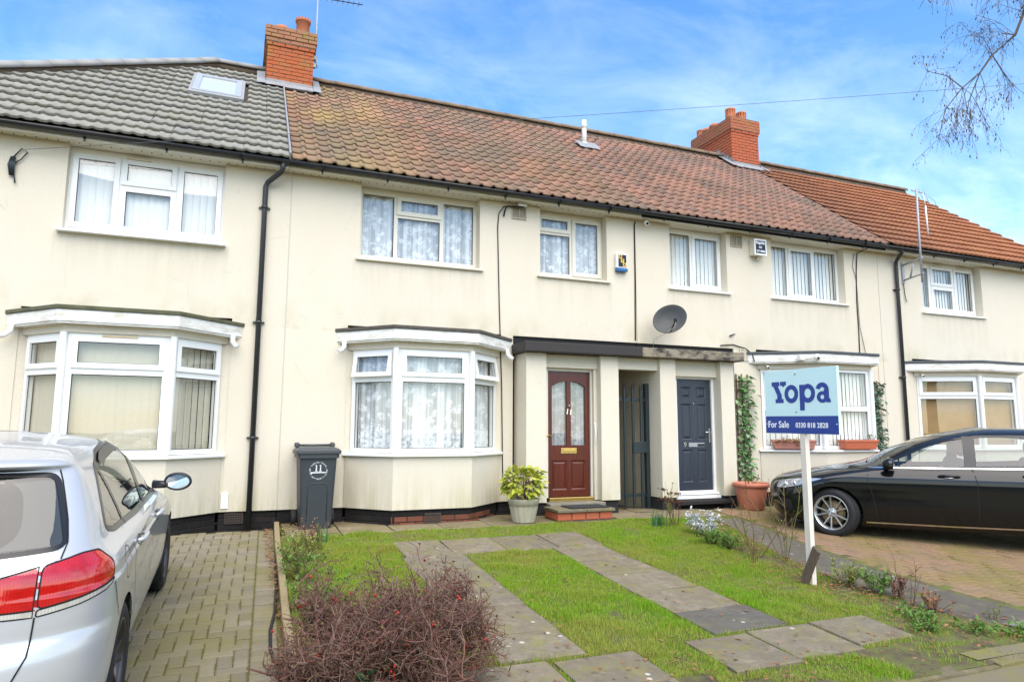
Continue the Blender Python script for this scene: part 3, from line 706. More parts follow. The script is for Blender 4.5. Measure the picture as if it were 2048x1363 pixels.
mb = MB(); mb.sphere((X0+.345, DY-.004, 1.78), .012); mb.build('spyhole', M['chrome'], D2)
mb = MB(); mb.box(6.45, 7.9, .25, .26, .2, 2.3); mb.build('hall_wall', M['room'], H3)

# ---- eaves --------------------------------------------------------
def eaves(H, x0, x1, fmat, black=False):
    mb = MB(); mb.box(x0, x1, -.215, .30, WTOP-.0, WTOP+.016); so = mb.build('soffit', M['sofw'] if not black else M['cream_paint'], H)
    mb = MB(); mb.box(x0, x1, -.235, -.217, WTOP-.02, EZ-.01); mb.build('fascia', fmat, H)
    if not black:
        mb = MB(); x = x0+.08
        while x < x1-.05:
            mb.add([(x-.008, -.06, WTOP-.002), (x+.008, -.06, WTOP-.002), (x+.008, -.03, WTOP-.002), (x-.008, -.03, WTOP-.002)], [(3, 2, 1, 0)]); x += .118
        mb.build('soffit_vents', M['dark'], so, kind='stuff')
    # half round gutter with a lip
    mb = MB(); n = 10; rad = .056; cy, cz = -.298, EZ-.022; vs = []
    for xx in (x0, x1):
        for ring in (rad, rad-.006):
            for i in range(n+1):
                a = math.pi+math.pi*i/n; vs.append((xx, cy+ring*math.cos(a), cz+ring*math.sin(a)))
    q = n+1
    fs = [(i, i+1, 2*q+i+1, 2*q+i) for i in range(n)]+[(q+i+1, q+i, 3*q+i, 3*q+i+1) for i in range(n)]+[(0, 2*q, 3*q, q), (n, q+n, 3*q+n, 2*q+n)]
    fs += [(i+1, i, q+i, q+i+1) for i in range(n)]+[(2*q+i, 2*q+i+1, 3*q+i+1, 3*q+i) for i in range(n)]
    mb.add(vs, fs, 0, True); g = mb.build('gutter', M['black_plastic'], H)
    x = x0+.45
    while x < x1-.1:
        b = MB(); b.tube([(x, -.36, EZ-.02), (x, -.350, EZ-.05), (x, -.325, EZ-.078), (x, -.298, EZ-.084), (x, -.262, EZ-.07), (x, -.238, EZ-.03)], .008, 6)
        b.box(x-.012, x+.012, -.252, -.235, EZ-.125, EZ-.05); b.build('gutter_bracket', M['black_plastic'], g); x += .93
    return g
M['sofw'] = plain('cream_soffit', (.72, .68, .56), .5, var=.05)
eaves(H1, -5.2, .5, M['upvc']); eaves(H2, .504, 6.24, M['sofw']); eaves(H3, 6.244, 11.98, M['black_plastic'], True); eaves(H4, 11.984, 18.1, M['upvc'])
for H, x0, x1 in ((H1, -5.2, .5), (H2, .504, 6.24), (H4, 11.984, 18.1)):
    pass
def downpipe(H, pts, mat, clips):
    mb = MB(); mb.tube(pts, .036, 12); p = mb.build('downpipe', mat, H)
    for z, x in clips:
        mb = MB(); mb.lathe([(.044, -.02), (.044, .02)], 12, Matrix.Translation((x, -.06, z)), close=True); mb.box(x-.075, x+.075, -.03, -.004, z-.012, z+.012); mb.build('pipe_clip', mat, p)
downpipe(H1, [(.42, -.29, 5.0), (.42, -.28, 4.90), (.41, -.255, 4.86), (.24, -.075, 4.74), (.215, -.06, 4.68), (.215, -.06, .02)], M['grey_plastic'], [(4.38, .215), (2.76, .215), (1.20, .215)])
downpipe(H4, [(12.38, -.29, 5.0), (12.38, -.28, 4.92), (12.40, -.2, 4.86), (12.46, -.07, 4.78), (12.47, -.06, 4.7), (12.47, -.06, .0)], M['grey_plastic'], [(4.2, 12.47), (2.4, 12.47), (1.1, 12.47)])

# ---- roofs --------------------------------------------------------
def roof_deck(H, x0, x1, hip=None):
    back = 2*RY-EY
    if hip is None:
        vs = [(x0, EY+.03, EZ-.02), (x1, EY+.03, EZ-.02), (x1, RY, RZ-.03), (x0, RY, RZ-.03), (x1, back, EZ-.02), (x0, back, EZ-.02)]
        fs = [(0, 1, 2, 3), (3, 2, 4, 5), (0, 3, 5), (1, 4, 2), (0, 5, 4, 1)]
    else:
        vs = [(hip[1], EY+.03, EZ-.02), (x1, EY+.03, EZ-.02), (x1, RY, RZ-.03), (hip[0], RY, RZ-.03), (x1, back, EZ-.02), (hip[1], back, EZ-.02)]
        fs = [(0, 1, 2, 3), (3, 2, 4, 5), (0, 3, 5), (1, 4, 2), (0, 5, 4, 1)]
    mb = MB(); mb.add(vs, fs); return mb.build('roof', M['felt'], H)
def tile_profile(kind, w, m=10):
    pts = []
    if kind == 'pan':                                 # shallow pan with a high roll on its right edge
        for u in (0, .12, .30, .48, .64, .70, .77, .84, .91, 1.0, 1.05):
            h = -.004*math.sin(math.pi*min(u/.64, 1)) if u < .64 else .028*math.sin(math.pi*min((u-.64)/.38, 1))**.8 if u < 1.02 else 0
            pts.append((u*w, h))
    else:                                             # double roman: two broad waves
        for i in range(15):
            u = i/14*1.0; q = (u*2) % 1.0 if i < 14 else 1.0
            h = .016*max(0, math.sin(math.pi*min(q/.52, 1))) if q < .52 else 0
            pts.append((u*w, h if kind == 'roman' else h*1.3))
    return pts
def tile_geo(kind, w, ln, lift, th):
    pr = tile_profile(kind, w); k = len(pr)
    vs = [(u, 0, h+lift) for u, h in pr]+[(u, ln, h) for u, h in pr]+[(u, .003, h+lift-th) for u, h in pr]
    fs = [(i, i+1, k+i+1, k+i) for i in range(k-1)]+[(2*k+i, 2*k+i+1, i+1, i) for i in range(k-1)]
    return vs, fs
CAMV = Vector((0, -9.89, 1.33))
def lay_tiles(H, roof, x0, x1, kind, w, gauge, mat, inside, lift=.036, th=.02, clip=None, jit=.0, wob=0.0):
    rows = int(math.ceil(SL/gauge)); ln = gauge+.06; vs, fs = tile_geo(kind, w, ln, lift, th)
    base = MB(); base.add(vs, fs, 0, False); me = base.mesh('roof_tile', mat)
    for p in me.polygons: p.use_smooth = p.index < len(tile_profile(kind, w))-1
    spots = []
    for r in range(rows):
        t = r*gauge-.015
        n = int(round((x1-x0)/w))
        for c in range(n):
            x = x0+c*w
            if inside(x+w/2, t+gauge/2): spots.append(((rp(x, t)-CAMV).length, x, t, c, r))
    spots.sort(); rest = [[], [], []]; off = 0
    for i, (d, x, t, c, r) in enumerate(spots):
        jx, jt, jn = RNG.normal(0, .003), RNG.normal(0, .004), abs(RNG.normal(0, .0025))
        yaw = RNG.normal(0, .008)
        Mx = Matrix.Translation(rp(x+jx, t+jt, jn)) @ Matrix.Rotation(PITCH, 4, 'X') @ Matrix.Rotation(yaw, 4, 'Z')
        cl = clip and clip(x, t, w, ln)
        if cl:
            b = bmesh.new(); b.from_mesh(me)
            bmesh.ops.bisect_plane(b, geom=b.verts[:]+b.edges[:]+b.faces[:], plane_co=cl[0]-Vector((x, t, 0)), plane_no=cl[1], clear_outer=True)
            m2 = bpy.data.meshes.new('roof_tile'); b.to_mesh(m2); b.free()
            if not len(m2.polygons): continue
            m2.materials.clear(); m2.materials.append(mat)
        else: m2 = me
        if i < 300:
            o = bpy.data.objects.new('roof_tile', m2); COL.objects.link(o); o.parent = roof
            o.location = Mx.translation-wl(roof); o.rotation_euler = Mx.to_euler()
        else:
            q = np.array([tuple(Mx @ v.co) for v in m2.vertices]); 
            for p in m2.polygons:
                ids = [off+j for j in p.vertices]
                while len(ids) < 4: ids.append(ids[-1])
                rest[1].append(ids[:4]); rest[2].append(float(RNG.random()) if p.index == 0 else rest[2][-1])
            rest[0].append(q); off += len(q)
    if rest[0]:
        me3 = bpy.data.meshes.new('roof_tiles'); v = np.concatenate(rest[0])
        me3.from_pydata([tuple(a) for a in v], [], [tuple(dict.fromkeys(f)) for f in rest[1]]); me3.materials.append(mat)
        a = me3.attributes.new('rnd', 'FLOAT', 'FACE'); a.data.foreach_set('value', np.array(rest[2], np.float32))
        o = put(bpy.data.objects.new('roof_tiles', me3), roof); o['kind'] = 'stuff'
HIP0, HIP1 = -.74, -5.10                               # ridge end and eaves corner of the hip
R1 = roof_deck(H1, HIP0, .50, (HIP0, HIP1)); R2 = roof_deck(H2, .50, 6.25); R3 = roof_deck(H3, 6.25, 12.0); R4 = roof_deck(H4, 12.0, 18.0)
hipx = lambda t: HIP1+(HIP0-HIP1)*t/SL
sky_x0, sky_x1, sky_t0, sky_t1 = -.955, -.21, 2.80, 4.04
def in1(x, t): return x > hipx(t)-.22 and not (sky_x0-.12 < x < sky_x1+.12 and sky_t0-.17 < t < sky_t1+.12) and t < SL-.1
hn = Vector((-(SL), (HIP0-HIP1), 0)).normalized()     # outward across the hip, in (x,t)
def clip1(x, t, w, ln):
    if x-.1 < hipx(t+ln)+.05: return Vector((hipx(t), t, 0)), Vector((-SL, HIP0-HIP1, 0)).normalized()
lay_tiles(H1, R1, -5.2, .5, 'roman', .30, .343, M['tile_grey'], in1, lift=.045, th=.03, clip=clip1)
CH1 = (.19, 1.04, 3.22, 4.6); CH2 = (11.36, 12.22, 3.45, 5.05)
def nochim(c): return lambda x, t: not (c[0]-.02 < x < c[1]+.02 and EY+t*CP > c[2]-.05)
n2 = nochim(CH1); n3 = nochim(CH2)
lay_tiles(H2, R2, .54, 6.24, 'pan', .2, .288, M['tile_red'], lambda x, t: n2(x, t) and t < SL-.05, lift=.024)
lay_tiles(H3, R3, 6.14, 12.04, 'pan', .2, .288, M['tile_red3'], lambda x, t: n3(x, t) and t < SL-.05, lift=.025)
lay_tiles(H4, R4, 12.05, 18.05, 'roman', .30, .343, M['tile_orange'], lambda x, t: n3(x, t) and t < SL-.1, lift=.05, th=.032)
def ridge_run(roof, a, b, step, mat, name, rad=.105, flat=.9):
    a, b = Vector(a), Vector(b); d = (b-a).normalized(); L = (b-a).length; n = int(L/step); side = d.cross(Vector((0, 0, 1))).normalized(); u = side.cross(d)
    k = 7
    for i in range(n):
        p = a+d*(i*L/n); q = a+d*((i+1)*L/n+.012); lift = u*RNG.uniform(0, .008); mb = MB(); vs = []
        for e, sc in ((p, 1.0), (q, .97)):
            for rr in (rad*sc, (rad-.016)*sc):
                for j in range(k+1):
                    t = math.pi*(-.06+1.12*j/k); vs.append(e+lift+side*rr*math.cos(t)*1.25+u*rr*math.sin(t)*flat)
        m = k+1
        fs = [(j, j+1, 2*m+j+1, 2*m+j) for j in range(k)]+[(m+j, m+j+1, j+1, j) for j in range(k)]+[(2*m+j, 2*m+j+1, 3*m+j+1, 3*m+j) for j in range(k)]+[(0, 2*m, 3*m, m), (k, m+k, 3*m+k, 2*m+k)]
        mb.add(vs, fs, 0, True); mb.build(name, mat, roof)
ridge_run(R1, rp(HIP1-.03, -.03, .06), rp(HIP0, SL, .055), .42, M['ridge_grey'], 'hip_tile', .115)
ridge_run(R1, (HIP0-.05, RY, RZ+.045), (.17, RY, RZ+.045), .42, M['ridge_grey'], 'ridge_tile', .115)
for rf, pts in ((R1, [rp(HIP1, 0, .02), rp(HIP0, SL, .01), (.17, RY, RZ-.005)]), (R2, [(1.06, RY, RZ-.02), (6.25, RY, RZ-.02)]), (R3, [(6.26, RY, RZ-.02), (11.34, RY, RZ-.02)]), (R4, [(12.24, RY, RZ-.015), (18.0, RY, RZ-.015)])):
    mb = MB(); mb.tube(pts, .095, 10); mb.build('ridge_bedding', M['mortar'], rf)
ridge_run(R2, (1.06, RY, RZ+.03), (6.25, RY, RZ+.03), .44, M['ridge'], 'ridge_tile', .115)
ridge_run(R3, (6.26, RY, RZ+.03), (11.34, RY, RZ+.03), .44, M['ridge'], 'ridge_tile', .115)
ridge_run(R4, (12.24, RY, RZ+.035), (18.02, RY, RZ+.035), .44, M['ridge'], 'ridge_tile', .115)
# bonding gutter strip between the grey and the red roof, flashed verge of the orange roof
mb = MB(); Pr = lambda x0, x1, t0, t1, n0, n1: [rp(x, t, n) for n in (n0, n1) for x, t in ((x0, t0), (x1, t0), (x1, t1), (x0, t1))]
mb.add(Pr(.497, .520, 0, SL-.75, -.02, .085), [(0, 3, 2, 1), (4, 5, 6, 7), (0, 1, 5, 4), (1, 2, 6, 5), (2, 3, 7, 6), (3, 0, 4, 7)]); mb.build('verge_strip', M['lead'], R1)
mb = MB(); mb.add(Pr(17.98, 18.04, 0, SL, -.06, .02), [(0, 3, 2, 1), (4, 5, 6, 7), (0, 1, 5, 4), (1, 2, 6, 5), (2, 3, 7, 6), (3, 0, 4, 7)]); mb.build('verge_mortar', M['ridge'], R4)
mb = MB(); mb.add([(18, 0, WTOP), (18, 7.8, WTOP), (18, RY, RZ-.06)], [(0, 1, 2)]); mb.build('gable', M['render2'], H4)
# roof window
mb = MB(); Prr = lambda u, v, w: rp(u, v, .085-w)
holes_panel(mb, Prr, sky_x0, sky_x1, sky_t0, sky_t1, [(sky_x0+.09, sky_x1-.09, sky_t0+.10, sky_t1-.10)], .10); rw = mb.build('roof_window', M['rw_frame'] if 'rw_frame' in M else M['upvc'], R1, bevel=.008)
mb = MB(); mb.add([Prr(u, v, .03) for u, v in ((sky_x0+.08, sky_t0+.09), (sky_x1-.08, sky_t0+.09), (sky_x1-.08, sky_t1-.09), (sky_x0+.08, sky_t1-.09))], [(0, 1, 2, 3)]); mb.build('roof_window_glass', M['skyglass'] if 'skyglass' in M else M['upvc'], R1)
mb = MB(); holes_panel(mb, lambda u, v, w: rp(u, v, .075-w), sky_x0-.05, sky_x1+.05, sky_t0-.12, sky_t1+.05, [(sky_x0+.01, sky_x1-.01, sky_t0+.01, sky_t1-.01)], .05); mb.build('roof_window_flashing', plain('grey_flashing', (.28, .28, .275), .6), R1)

# ---- chimneys -----------------------------------------------------
def chimney(H, c, zt, mat, capmat, seed, corbel, n_named):
    x0, x1, y0, y1 = c; zb = EZ+(y0-EY)*math.tan(PITCH)-.10; rr = random.Random(seed)
    mb = MB(); e = .012; mb.box(x0+e, x1-e, y0+e, y1-e, zb, zt-.32); 
    mb.box(x0-.04+e, x1+.04-e, y0-.04+e, y1+.04-e, zt-.32, zt-.01)
    ch = mb.build('chimney', M['mortar'], H)
    rest = []; course = .077; nC = int((zt-zb)/course); zz0 = zt-nC*course
    faces = [('f', Vector((x0, y0)), Vector((1, 0)), x1-x0, 0), ('l', Vector((x0, y1)), Vector((0, -1)), y1-y0, -math.pi/2), ('r', Vector((x1, y0)), Vector((0, 1)), y1-y0, math.pi/2), ('b', Vector((x1, y1)), Vector((-1, 0)), x1-x0, math.pi)]
    joined = MB(); cnt = 0
    for tag_, p, d, L, ang in faces:
        nrm = Vector((d.y, -d.x))
        for k in range(nC):
            z = zz0+k*course; fromtop = nC-1-k; o = corbel(fromtop); LL = L+2*o; pp = p-d*o+nrm*o
            u = -.115 if (k+(tag_ in 'lr')) % 2 else 0.0
            while u < LL-.03:
                u0, u1 = max(0, u), min(u+.218, LL)
                if u1-u0 > .04:
                    q = pp+d*u0+nrm*rr.uniform(-.002, .004)
                    # hidden below the roof line?
                    if tag_ in 'lr':
                        yy = (q+d*(u1-u0)/2).y; hid = z+course < EZ+(min(yy, 2*RY-yy)-EY)*math.tan(PITCH)-.12
                    else: hid = False
                    m = capmat if fromtop < 4 else mat
                    if not hid and tag_ in 'fl' and cnt < n_named:
                        inst('brick', brick_mesh(u1-u0-.0, .067, .03, m), ch, (q.x, q.y, z), (0, 0, ang)); cnt += 1
                    elif not hid:
                        me = brick_mesh(u1-u0, .067, .03, m); T = Matrix.Translation((q.x, q.y, z)) @ Matrix.Rotation(ang, 4, 'Z')
                        joined.add([T @ v.co for v in me.vertices], [tuple(f.vertices) for f in me.polygons], 0 if m is mat else 1)
                u += .228
    if joined.v: joined.build('bricks', [mat, capmat], ch, kind='stuff')
    # lead: apron at the front, stepped flashing on the visible side
    mb = MB(); t0 = (y0-EY)/CP
    def lead_strip(pts, th=.012):
        for i in range(len(pts)-1): pass
    a = [rp(x0-.13, t0-.22, .075), rp(x1+.13, t0-.22, .075), rp(x1+.13, t0+.0, .09), rp(x0-.13, t0+.0, .09)]
    n = 14; vs = []
    for i in range(n+1):
        x = x0-.13+(x1-x0+.26)*i/n
        vs += [rp(x, t0-.20-.03*rr.random(), .062+.012*rr.random()), rp(x, t0+.0, .085)]
    mb.add(vs, [(2*i, 2*i+2, 2*i+3, 2*i+1) for i in range(n)], 0, True)
    zf = EZ+(y0-EY)*math.tan(PITCH)
    vs = []
    for i in range(n+1):
        x = x0-.01+(x1-x0+.02)*i/n; vs += [(x, y0-.012, zf-.02), (x, y0-.012, zf+.13+.01*rr.random())]
    mb.add(vs, [(2*i, 2*i+2, 2*i+3, 2*i+1) for i in range(n)], 0, True)
    for s, xx in ((-1, x0-.012), (1, x1+.012)):
        y = y0-.05
        while y < RY:
            zr = EZ+(y-EY)*math.tan(PITCH); mb.add([(xx, y, zr+.03), (xx, y+.17, zr+.03+.17*math.tan(PITCH)), (xx, y+.17, zr+.30), (xx, y+.03, zr+.26), (xx, y, zr+.14)], [(0, 1, 2, 3, 4) if s > 0 else (4, 3, 2, 1, 0)]); y += .155
        vs = []
        for i in range(9):
            y = y0-.2+(RY-y0+.2)*i/8; t = (y-EY)/CP; vs += [rp(xx, t, .09), rp(xx+s*.15, t, .075+.01*rr.random())]
        mb.add(vs, [(2*i, 2*i+2, 2*i+3, 2*i+1) for i in range(8)], 0, True)
    mb.build('lead_flashing', M['lead'], ch)
    mb = MB(); mb.box(x0-.03, x1+.03, y0-.03, y1+.03, zt-.012, zt+.02); mb.build('flaunching', M['mortar'], ch, bevel=.015)
    return ch
def pot(ch, x, y, z, h, r, kind):
    mb = MB()
    if kind == 'rim':
        mb.lathe([(r*.9, z), (r*.92, z+h*.15), (r*.95, z+h-.05), (r*1.1, z+h-.045), (r*1.1, z+h), (r*.85, z+h), (r*.82, z+h-.1)], 20, Matrix.Translation((x, y, 0)))
        for i in range(14):
            a = 2*math.pi*i/14; T = Matrix.Translation((x, y, 0)) @ Matrix.Rotation(a, 4, 'Z')
            b = MB(); b.box(r*1.02, r*1.1+.004, -.012, .012, z+h-.005, z+h+.02); mb.add([T @ Vector(v) for v in b.v], b.f)
    elif kind == 'squat':
        mb.lathe([(r*.95, z), (r*1.0, z+h*.45), (r*1.18, z+h*.5), (r*1.2, z+h*.8), (r*.9, z+h), (.001, z+h*1.02)], 20, Matrix.Translation((x, y, 0)))
    else:                                             # louvred pot
        mb.lathe([(r*.8, z), (r*.85, z+h*.3), (r*1.0, z+h*.35), (r*.98, z+h*.4), (r*.86, z+h*.42), (r*.86, z+h*.86), (r*1.02, z+h*.88), (r*1.0, z+h), (.001, z+h)], 20, Matrix.Translation((x, y, 0)))
        for i in range(12):
            a = 2*math.pi*i/12; T = Matrix.Translation((x, y, 0)) @ Matrix.Rotation(a, 4, 'Z')
            b = MB(); b.box(r*.84, r*1.0, -.016, .016, z+h*.4, z+h*.88); mb.add([T @ Vector(v) for v in b.v], b.f)
    return mb.build('chimney_pot', M['chimneypot'], ch)
c1 = chimney(H2, CH1, 9.0, M['brick_orange'], M['brick_cap'], 3, lambda k: .055 if k < 3 else (.035 if k == 3 else (.018 if k == 4 else 0)), 300)
pot(c1, .44, 3.55, 9.0, .20, .135, 'squat'); pot(c1, .84, 3.6, 9.0, .46, .135, 'rim')
c2 = chimney(H3, CH2, 9.28, M['brick_red'], M['brick_cap_red'], 5, lambda k: .035 if k < 4 else (.015 if k == 4 else 0), 300)
pot(c2, 11.58, 3.72, 9.28, .36, .13, 'louvre'); pot(c2, 11.98, 3.78, 9.28, .36, .13, 'louvre')
pot(c2, 11.56, 4.32, 9.28, .2, .13, 'squat'); pot(c2, 11.56, 4.62, 9.28, .2, .13, 'squat'); pot(c2, 11.56, 4.9, 9.28, .26, .13, 'louvre')
# soil vent pipe through the red roof
vp = rp(6.80, (2.82-EY)/CP); mb = MB(); z = vp.z
mb.tube([(6.8, 2.85, z-.1), (6.8, 2.85, z+.62)], .055, 14); mb.lathe([(.062, z+.02), (.078, z+.05), (.078, z+.09), (.060, z+.11)], 14, Matrix.Translation((6.8, 2.85, 0)))
mb.lathe([(.06, z+.44), (.070, z+.46), (.070, z+.50), (.06, z+.52)], 14, Matrix.Translation((6.8, 2.85, 0))); mb.build('vent_pipe', M['upvc_old'] if 'upvc_old' in M else M['sofw'], R2)
mb = MB(); t0 = (2.82-EY)/CP; vs = []
for i in range(9):
    x = 6.56+.5*i/8; vs += [rp(x, t0-.26-.02*random.random(), .055+.012*random.random()), rp(x, t0-.05, .085), rp(x, t0+.14, .08)]
mb.add(vs, [(3*i+j, 3*i+3+j, 3*i+4+j, 3*i+1+j) for i in range(8) for j in (0, 1)], 0, True); mb.build('lead_slate', M['lead'], R2)
# ---- small wall fittings that belong to the walls ------------------
def louvre(H, x, z, w, h, mat, slats=True):
    P = flatP(-.022); mb = MB(); holes_panel(mb, P, x, x+w, z, z+h, [(x+.015, x+w/2-.008, z+.015, z+h-.015), (x+w/2+.008, x+w-.015, z+.015, z+h-.015)], .03); v = mb.build('wall_vent', mat, H)
    k = 8
    for i in range(k):
        zz = z+.018+(h-.036)*i/k; b = MB()
        b.add([(x+.01, -.016, zz), (x+w-.01, -.016, zz), (x+w-.01, -.001, zz+(h-.03)/k*1.1), (x+.01, -.001, zz+(h-.03)/k*1.1)], [(0, 1, 2, 3)]); b.build('louvre_slat', mat, v)
M['vent'] = plain('dusty_beige_vent', (.42, .37, .27), .6, var=.1, scale=8); M['vent_cream'] = plain('cream_vent', (.60, .55, .42), .6)
louvre(H2, 3.95, 4.69, .25, .22, M['vent']); louvre(H3, 8.30, 4.69, .26, .22, M['vent']); louvre(H3, 8.41, 2.58, .22, .21, M['vent_cream'])
mb = MB(); mb.box(-.135, -.045, -.02, .0, .28, .485); mb.build('meter_cover', M['upvc'], H1, bevel=.004)
# ================================================================ ground, paving, lawn
def struct(o): o['kind'] = 'structure'; return o
def soil_mat():
    t = NT('soil_and_moss'); k = t.mix(t.noise(30, 6, .7), (.055, .038, .024), (.12, .085, .05)); k = t.mix(t.ramp(t.noise(2.5, 6, .65), [(.46, 0), (.62, .8)]), k, (.085, .085, .018))
    t.col(k); t.set(.95); t.bump(t.noise(40, 6, .7), .9, .02); return t.m
M['soil'] = soil_mat()
def turf():
    t = NT('turf_thatch'); k = t.mix(t.noise(45, 6, .7), (.06, .046, .024), (.17, .13, .07)); k = t.mix(t.ramp(t.noise(5, 7, .7), [(.40, 0), (.58, .9)]), k, (.15, .17, .03))
    t.col(k); t.set(.95); t.bump(t.noise(50, 6, .75), 1.0, .02); return t.m
M['grassbase'] = turf()
M['moss'] = plain('mossy_joint_sand', (.105, .105, .016), .95, var=.55, scale=9, bump=.8)
def sheet(name, x0, x1, y0, y1, dz, mat, step=.25, rough=0.0):
    ys = np.linspace(y0, y1, max(2, int(abs(y1-y0)/step)+1)); xs = np.linspace(x0, x1, max(2, int((x1-x0)/step)+1))
    v = [(x, y, ZG(y)+dz+rough*RNG.normal()) for y in ys for x in xs]; n = len(xs)
    f = [(j*n+i, j*n+i+1, (j+1)*n+i+1, (j+1)*n+i) for j in range(len(ys)-1) for i in range(n-1)]
    return struct(put(bpy.data.objects.new(name, npmesh(name, v, f, mat, True))))
ysr = [-400, -60, -20, -9, -6.5, -.8, 8, 400]
mb = MB(); mb.add([(x, y, ZG(y)-.06) for y in ysr for x in (-400, 400)], [(2*i, 2*i+1, 2*i+3, 2*i+2) for i in range(len(ysr)-1)]); struct(mb.build('ground', M['soil']))
def block_mat(name, cols, moss):
    t = NT(name); rv = t.rnd(); c = t.ramp(rv, [(i/(len(cols)-1), k) for i, k in enumerate(cols)])
    c = t.mix(t.noise(70, 4, .7), c, t.mix(.5, c, (.03, .03, .025)))
    c = t.mix(t.math('MULTIPLY', t.ramp(t.noise(1.5, 6, .66), [(.42, 0), (.66, 1)]), moss), c, (.175, .155, .03))
    t.col(c); t.set(.9, spec=.25); t.bump(t.noise(90, 4, .7), .4, .005); return t.m
M['block'] = block_mat('grey_paving_block', [(.24, .205, .14), (.28, .24, .165), (.215, .185, .13), (.30, .26, .18)], .55)
M['block_red'] = block_mat('rusty_paving_block', [(.31, .195, .115), (.36, .22, .13), (.27, .185, .115), (.33, .215, .13)], .70)
blk = {}
def block_mesh(lx, ly, mat):
    k = (lx, ly, mat.name)
    if k not in blk:
        mb = MB(); e = .009; g = .0035; x0, x1, y0, y1 = g, lx-g, g, ly-g
        mb.add([(x0, y0, -.05), (x1, y0, -.05), (x1, y1, -.05), (x0, y1, -.05), (x0, y0, -.006), (x1, y0, -.006), (x1, y1, -.006), (x0, y1, -.006), (x0+e, y0+e, 0), (x1-e, y0+e, 0), (x1-e, y1-e, 0), (x0+e, y1-e, 0)],
               [(0, 1, 5, 4), (1, 2, 6, 5), (2, 3, 7, 6), (3, 0, 4, 7), (4, 5, 9, 8), (5, 6, 10, 9), (6, 7, 11, 10), (7, 4, 8, 11), (8, 9, 10, 11)])
        blk[k] = mb.mesh('paving_block', mat)
    return blk[k]
def blocks(parent, spots, mat, name='paving_block', see=lambda x, y: True):
    """spots: (x, y, lx, ly); the 300 that show largest are objects of their own, the rest one part"""
    def d(s): return ((s[0])**2+(s[1]+9.89)**2, )
    vis = sorted([s for s in spots if see(s[0], s[1])], key=d); hid = [s for s in spots if not see(s[0], s[1])]
    jm = MB(); at = []
    for i, (x, y, lx, ly) in enumerate(vis+hid):
        z = ZG(y+ly/2)+RNG.normal(0, .0018); me = block_mesh(lx, ly, mat); rot = (math.atan(.06) if y < -.8 else 0)+RNG.normal(0, .006), RNG.normal(0, .008), RNG.normal(0, .006)
        if i < min(300, len(vis)): inst(name, me, parent, (x, y, z), rot)
        else:
            T = Matrix.Translation((x, y, z)) @ Matrix.Rotation(rot[0], 4, 'X') @ Matrix.Rotation(rot[1], 4, 'Y')
            jm.add([T @ v.co for v in me.vertices], [tuple(p.vertices) for p in me.polygons]); at += [float(RNG.random())]*len(me.polygons)
    if jm.v:
        o = jm.build(name+'s', mat, parent, kind='stuff'); a = o.data.attributes.new('rnd', 'FLOAT', 'FACE'); a.data.foreach_set('value', np.array(at, np.float32))
def herring(x0, x1, y0, y1, a=.1):
    res = []
    for r in range(int((y1-y0)/a)+1):
        for c in range(-1, int((x1-x0)/a)+1):
            v = (c-r) % 4; x, y = x0+c*a, y0+r*a
            if v == 0 and c >= 0 and x+2*a <= x1+1e-6: res.append((x, y, 2*a, a))
            if v == 0 and c == -1: res.append((x+a, y, a, a))
            if v == 0 and x1-a-1e-6 <= x < x1-1e-6: res.append((x, y, a, a))
            if v == 2 and c >= 0 and x+a <= x1+1e-6 and r > 0: res.append((x, y-a, a, 2*a))
    return res
# left drive
DL = sheet('driveway', -4.6, .47, -8.6, -.42, -.010, M['moss'])
tagS = herring(-4.5, .0, -8.5, -.45)
edge = [(.004, -8.5+k*.1015, .18, .1) for k in range(79)]
skew = lambda x, y: x+.30+.04*(y+1.4)
tagS = [(skew(x, y), y, a, b) for x, y, a, b in tagS+edge]
blocks(DL, tagS, M['block'], see=lambda x, y: x > -.75 and y > -6.7)
# right drive
def rpx(y): return float(np.interp(y, [-8, -5.7, -4.57, -3.17, -1.63, -.4], [6.6, 6.60, 6.50, 6.70, 7.12, 7.2]))
DR = sheet('driveway', 6.45, 15.5, -6.2, -.40, -.010, M['moss'])
spots = [s for s in herring(6.2, 15.4, -6.1, -.42) if s[0] > rpx(s[1])+.02]
blocks(DR, spots, M['block_red'], see=lambda x, y: not (7.6 < x+.30*(y+2.6)*-1 < 9.4 and y < -1.0) and x < 10.2)
# slabs
def slab(parent, poly, mat, th=.05, dz=.0, name='paving_slab', jit=.006):
    mb = MB(); n = len(poly); e = .010; cx = sum(p[0] for p in poly)/n; cy = sum(p[1] for p in poly)/n
    tx, ty, t0 = RNG.normal(0, .008), RNG.normal(0, .008), RNG.normal(0, .003)
    z = lambda x, y: ZG(y)+dz+t0+tx*(x-cx)+ty*(y-cy)
    ins = [(cx+(x-cx)*(1-e/max(.1, math.hypot(x-cx, y-cy))), cy+(y-cy)*(1-e/max(.1, math.hypot(x-cx, y-cy)))) for x, y in poly]
    poly = [(x+RNG.normal(0, jit), y+RNG.normal(0, jit)) for x, y in poly]
    vs = [(x, y, z(x, y)-th) for x, y in poly]+[(x, y, z(x, y)-.007) for x, y in poly]+[(x, y, z(x, y)) for x, y in ins]
    fs = [(i, (i+1) % n, n+(i+1) % n, n+i) for i in range(n)]+[(n+i, n+(i+1) % n, 2*n+(i+1) % n, 2*n+i) for i in range(n)]+[tuple(2*n+i for i in range(n))]
    mb.add(vs, fs); return mb.build(name, mat, parent)
def rect(x0, x1, y0, y1, g=.011): return [(x0+g, y0+g), (x1-g, y0+g), (x1-g, y1-g), (x0+g, y1-g)]
LAWN = sheet('lawn', .44, 6.9, -6.44, -.9, -.004, M['grassbase'], .15, .004)
PATH = struct(thing('front_path', '', '', (3.5, -.7, .04))); del PATH['label'], PATH['category']
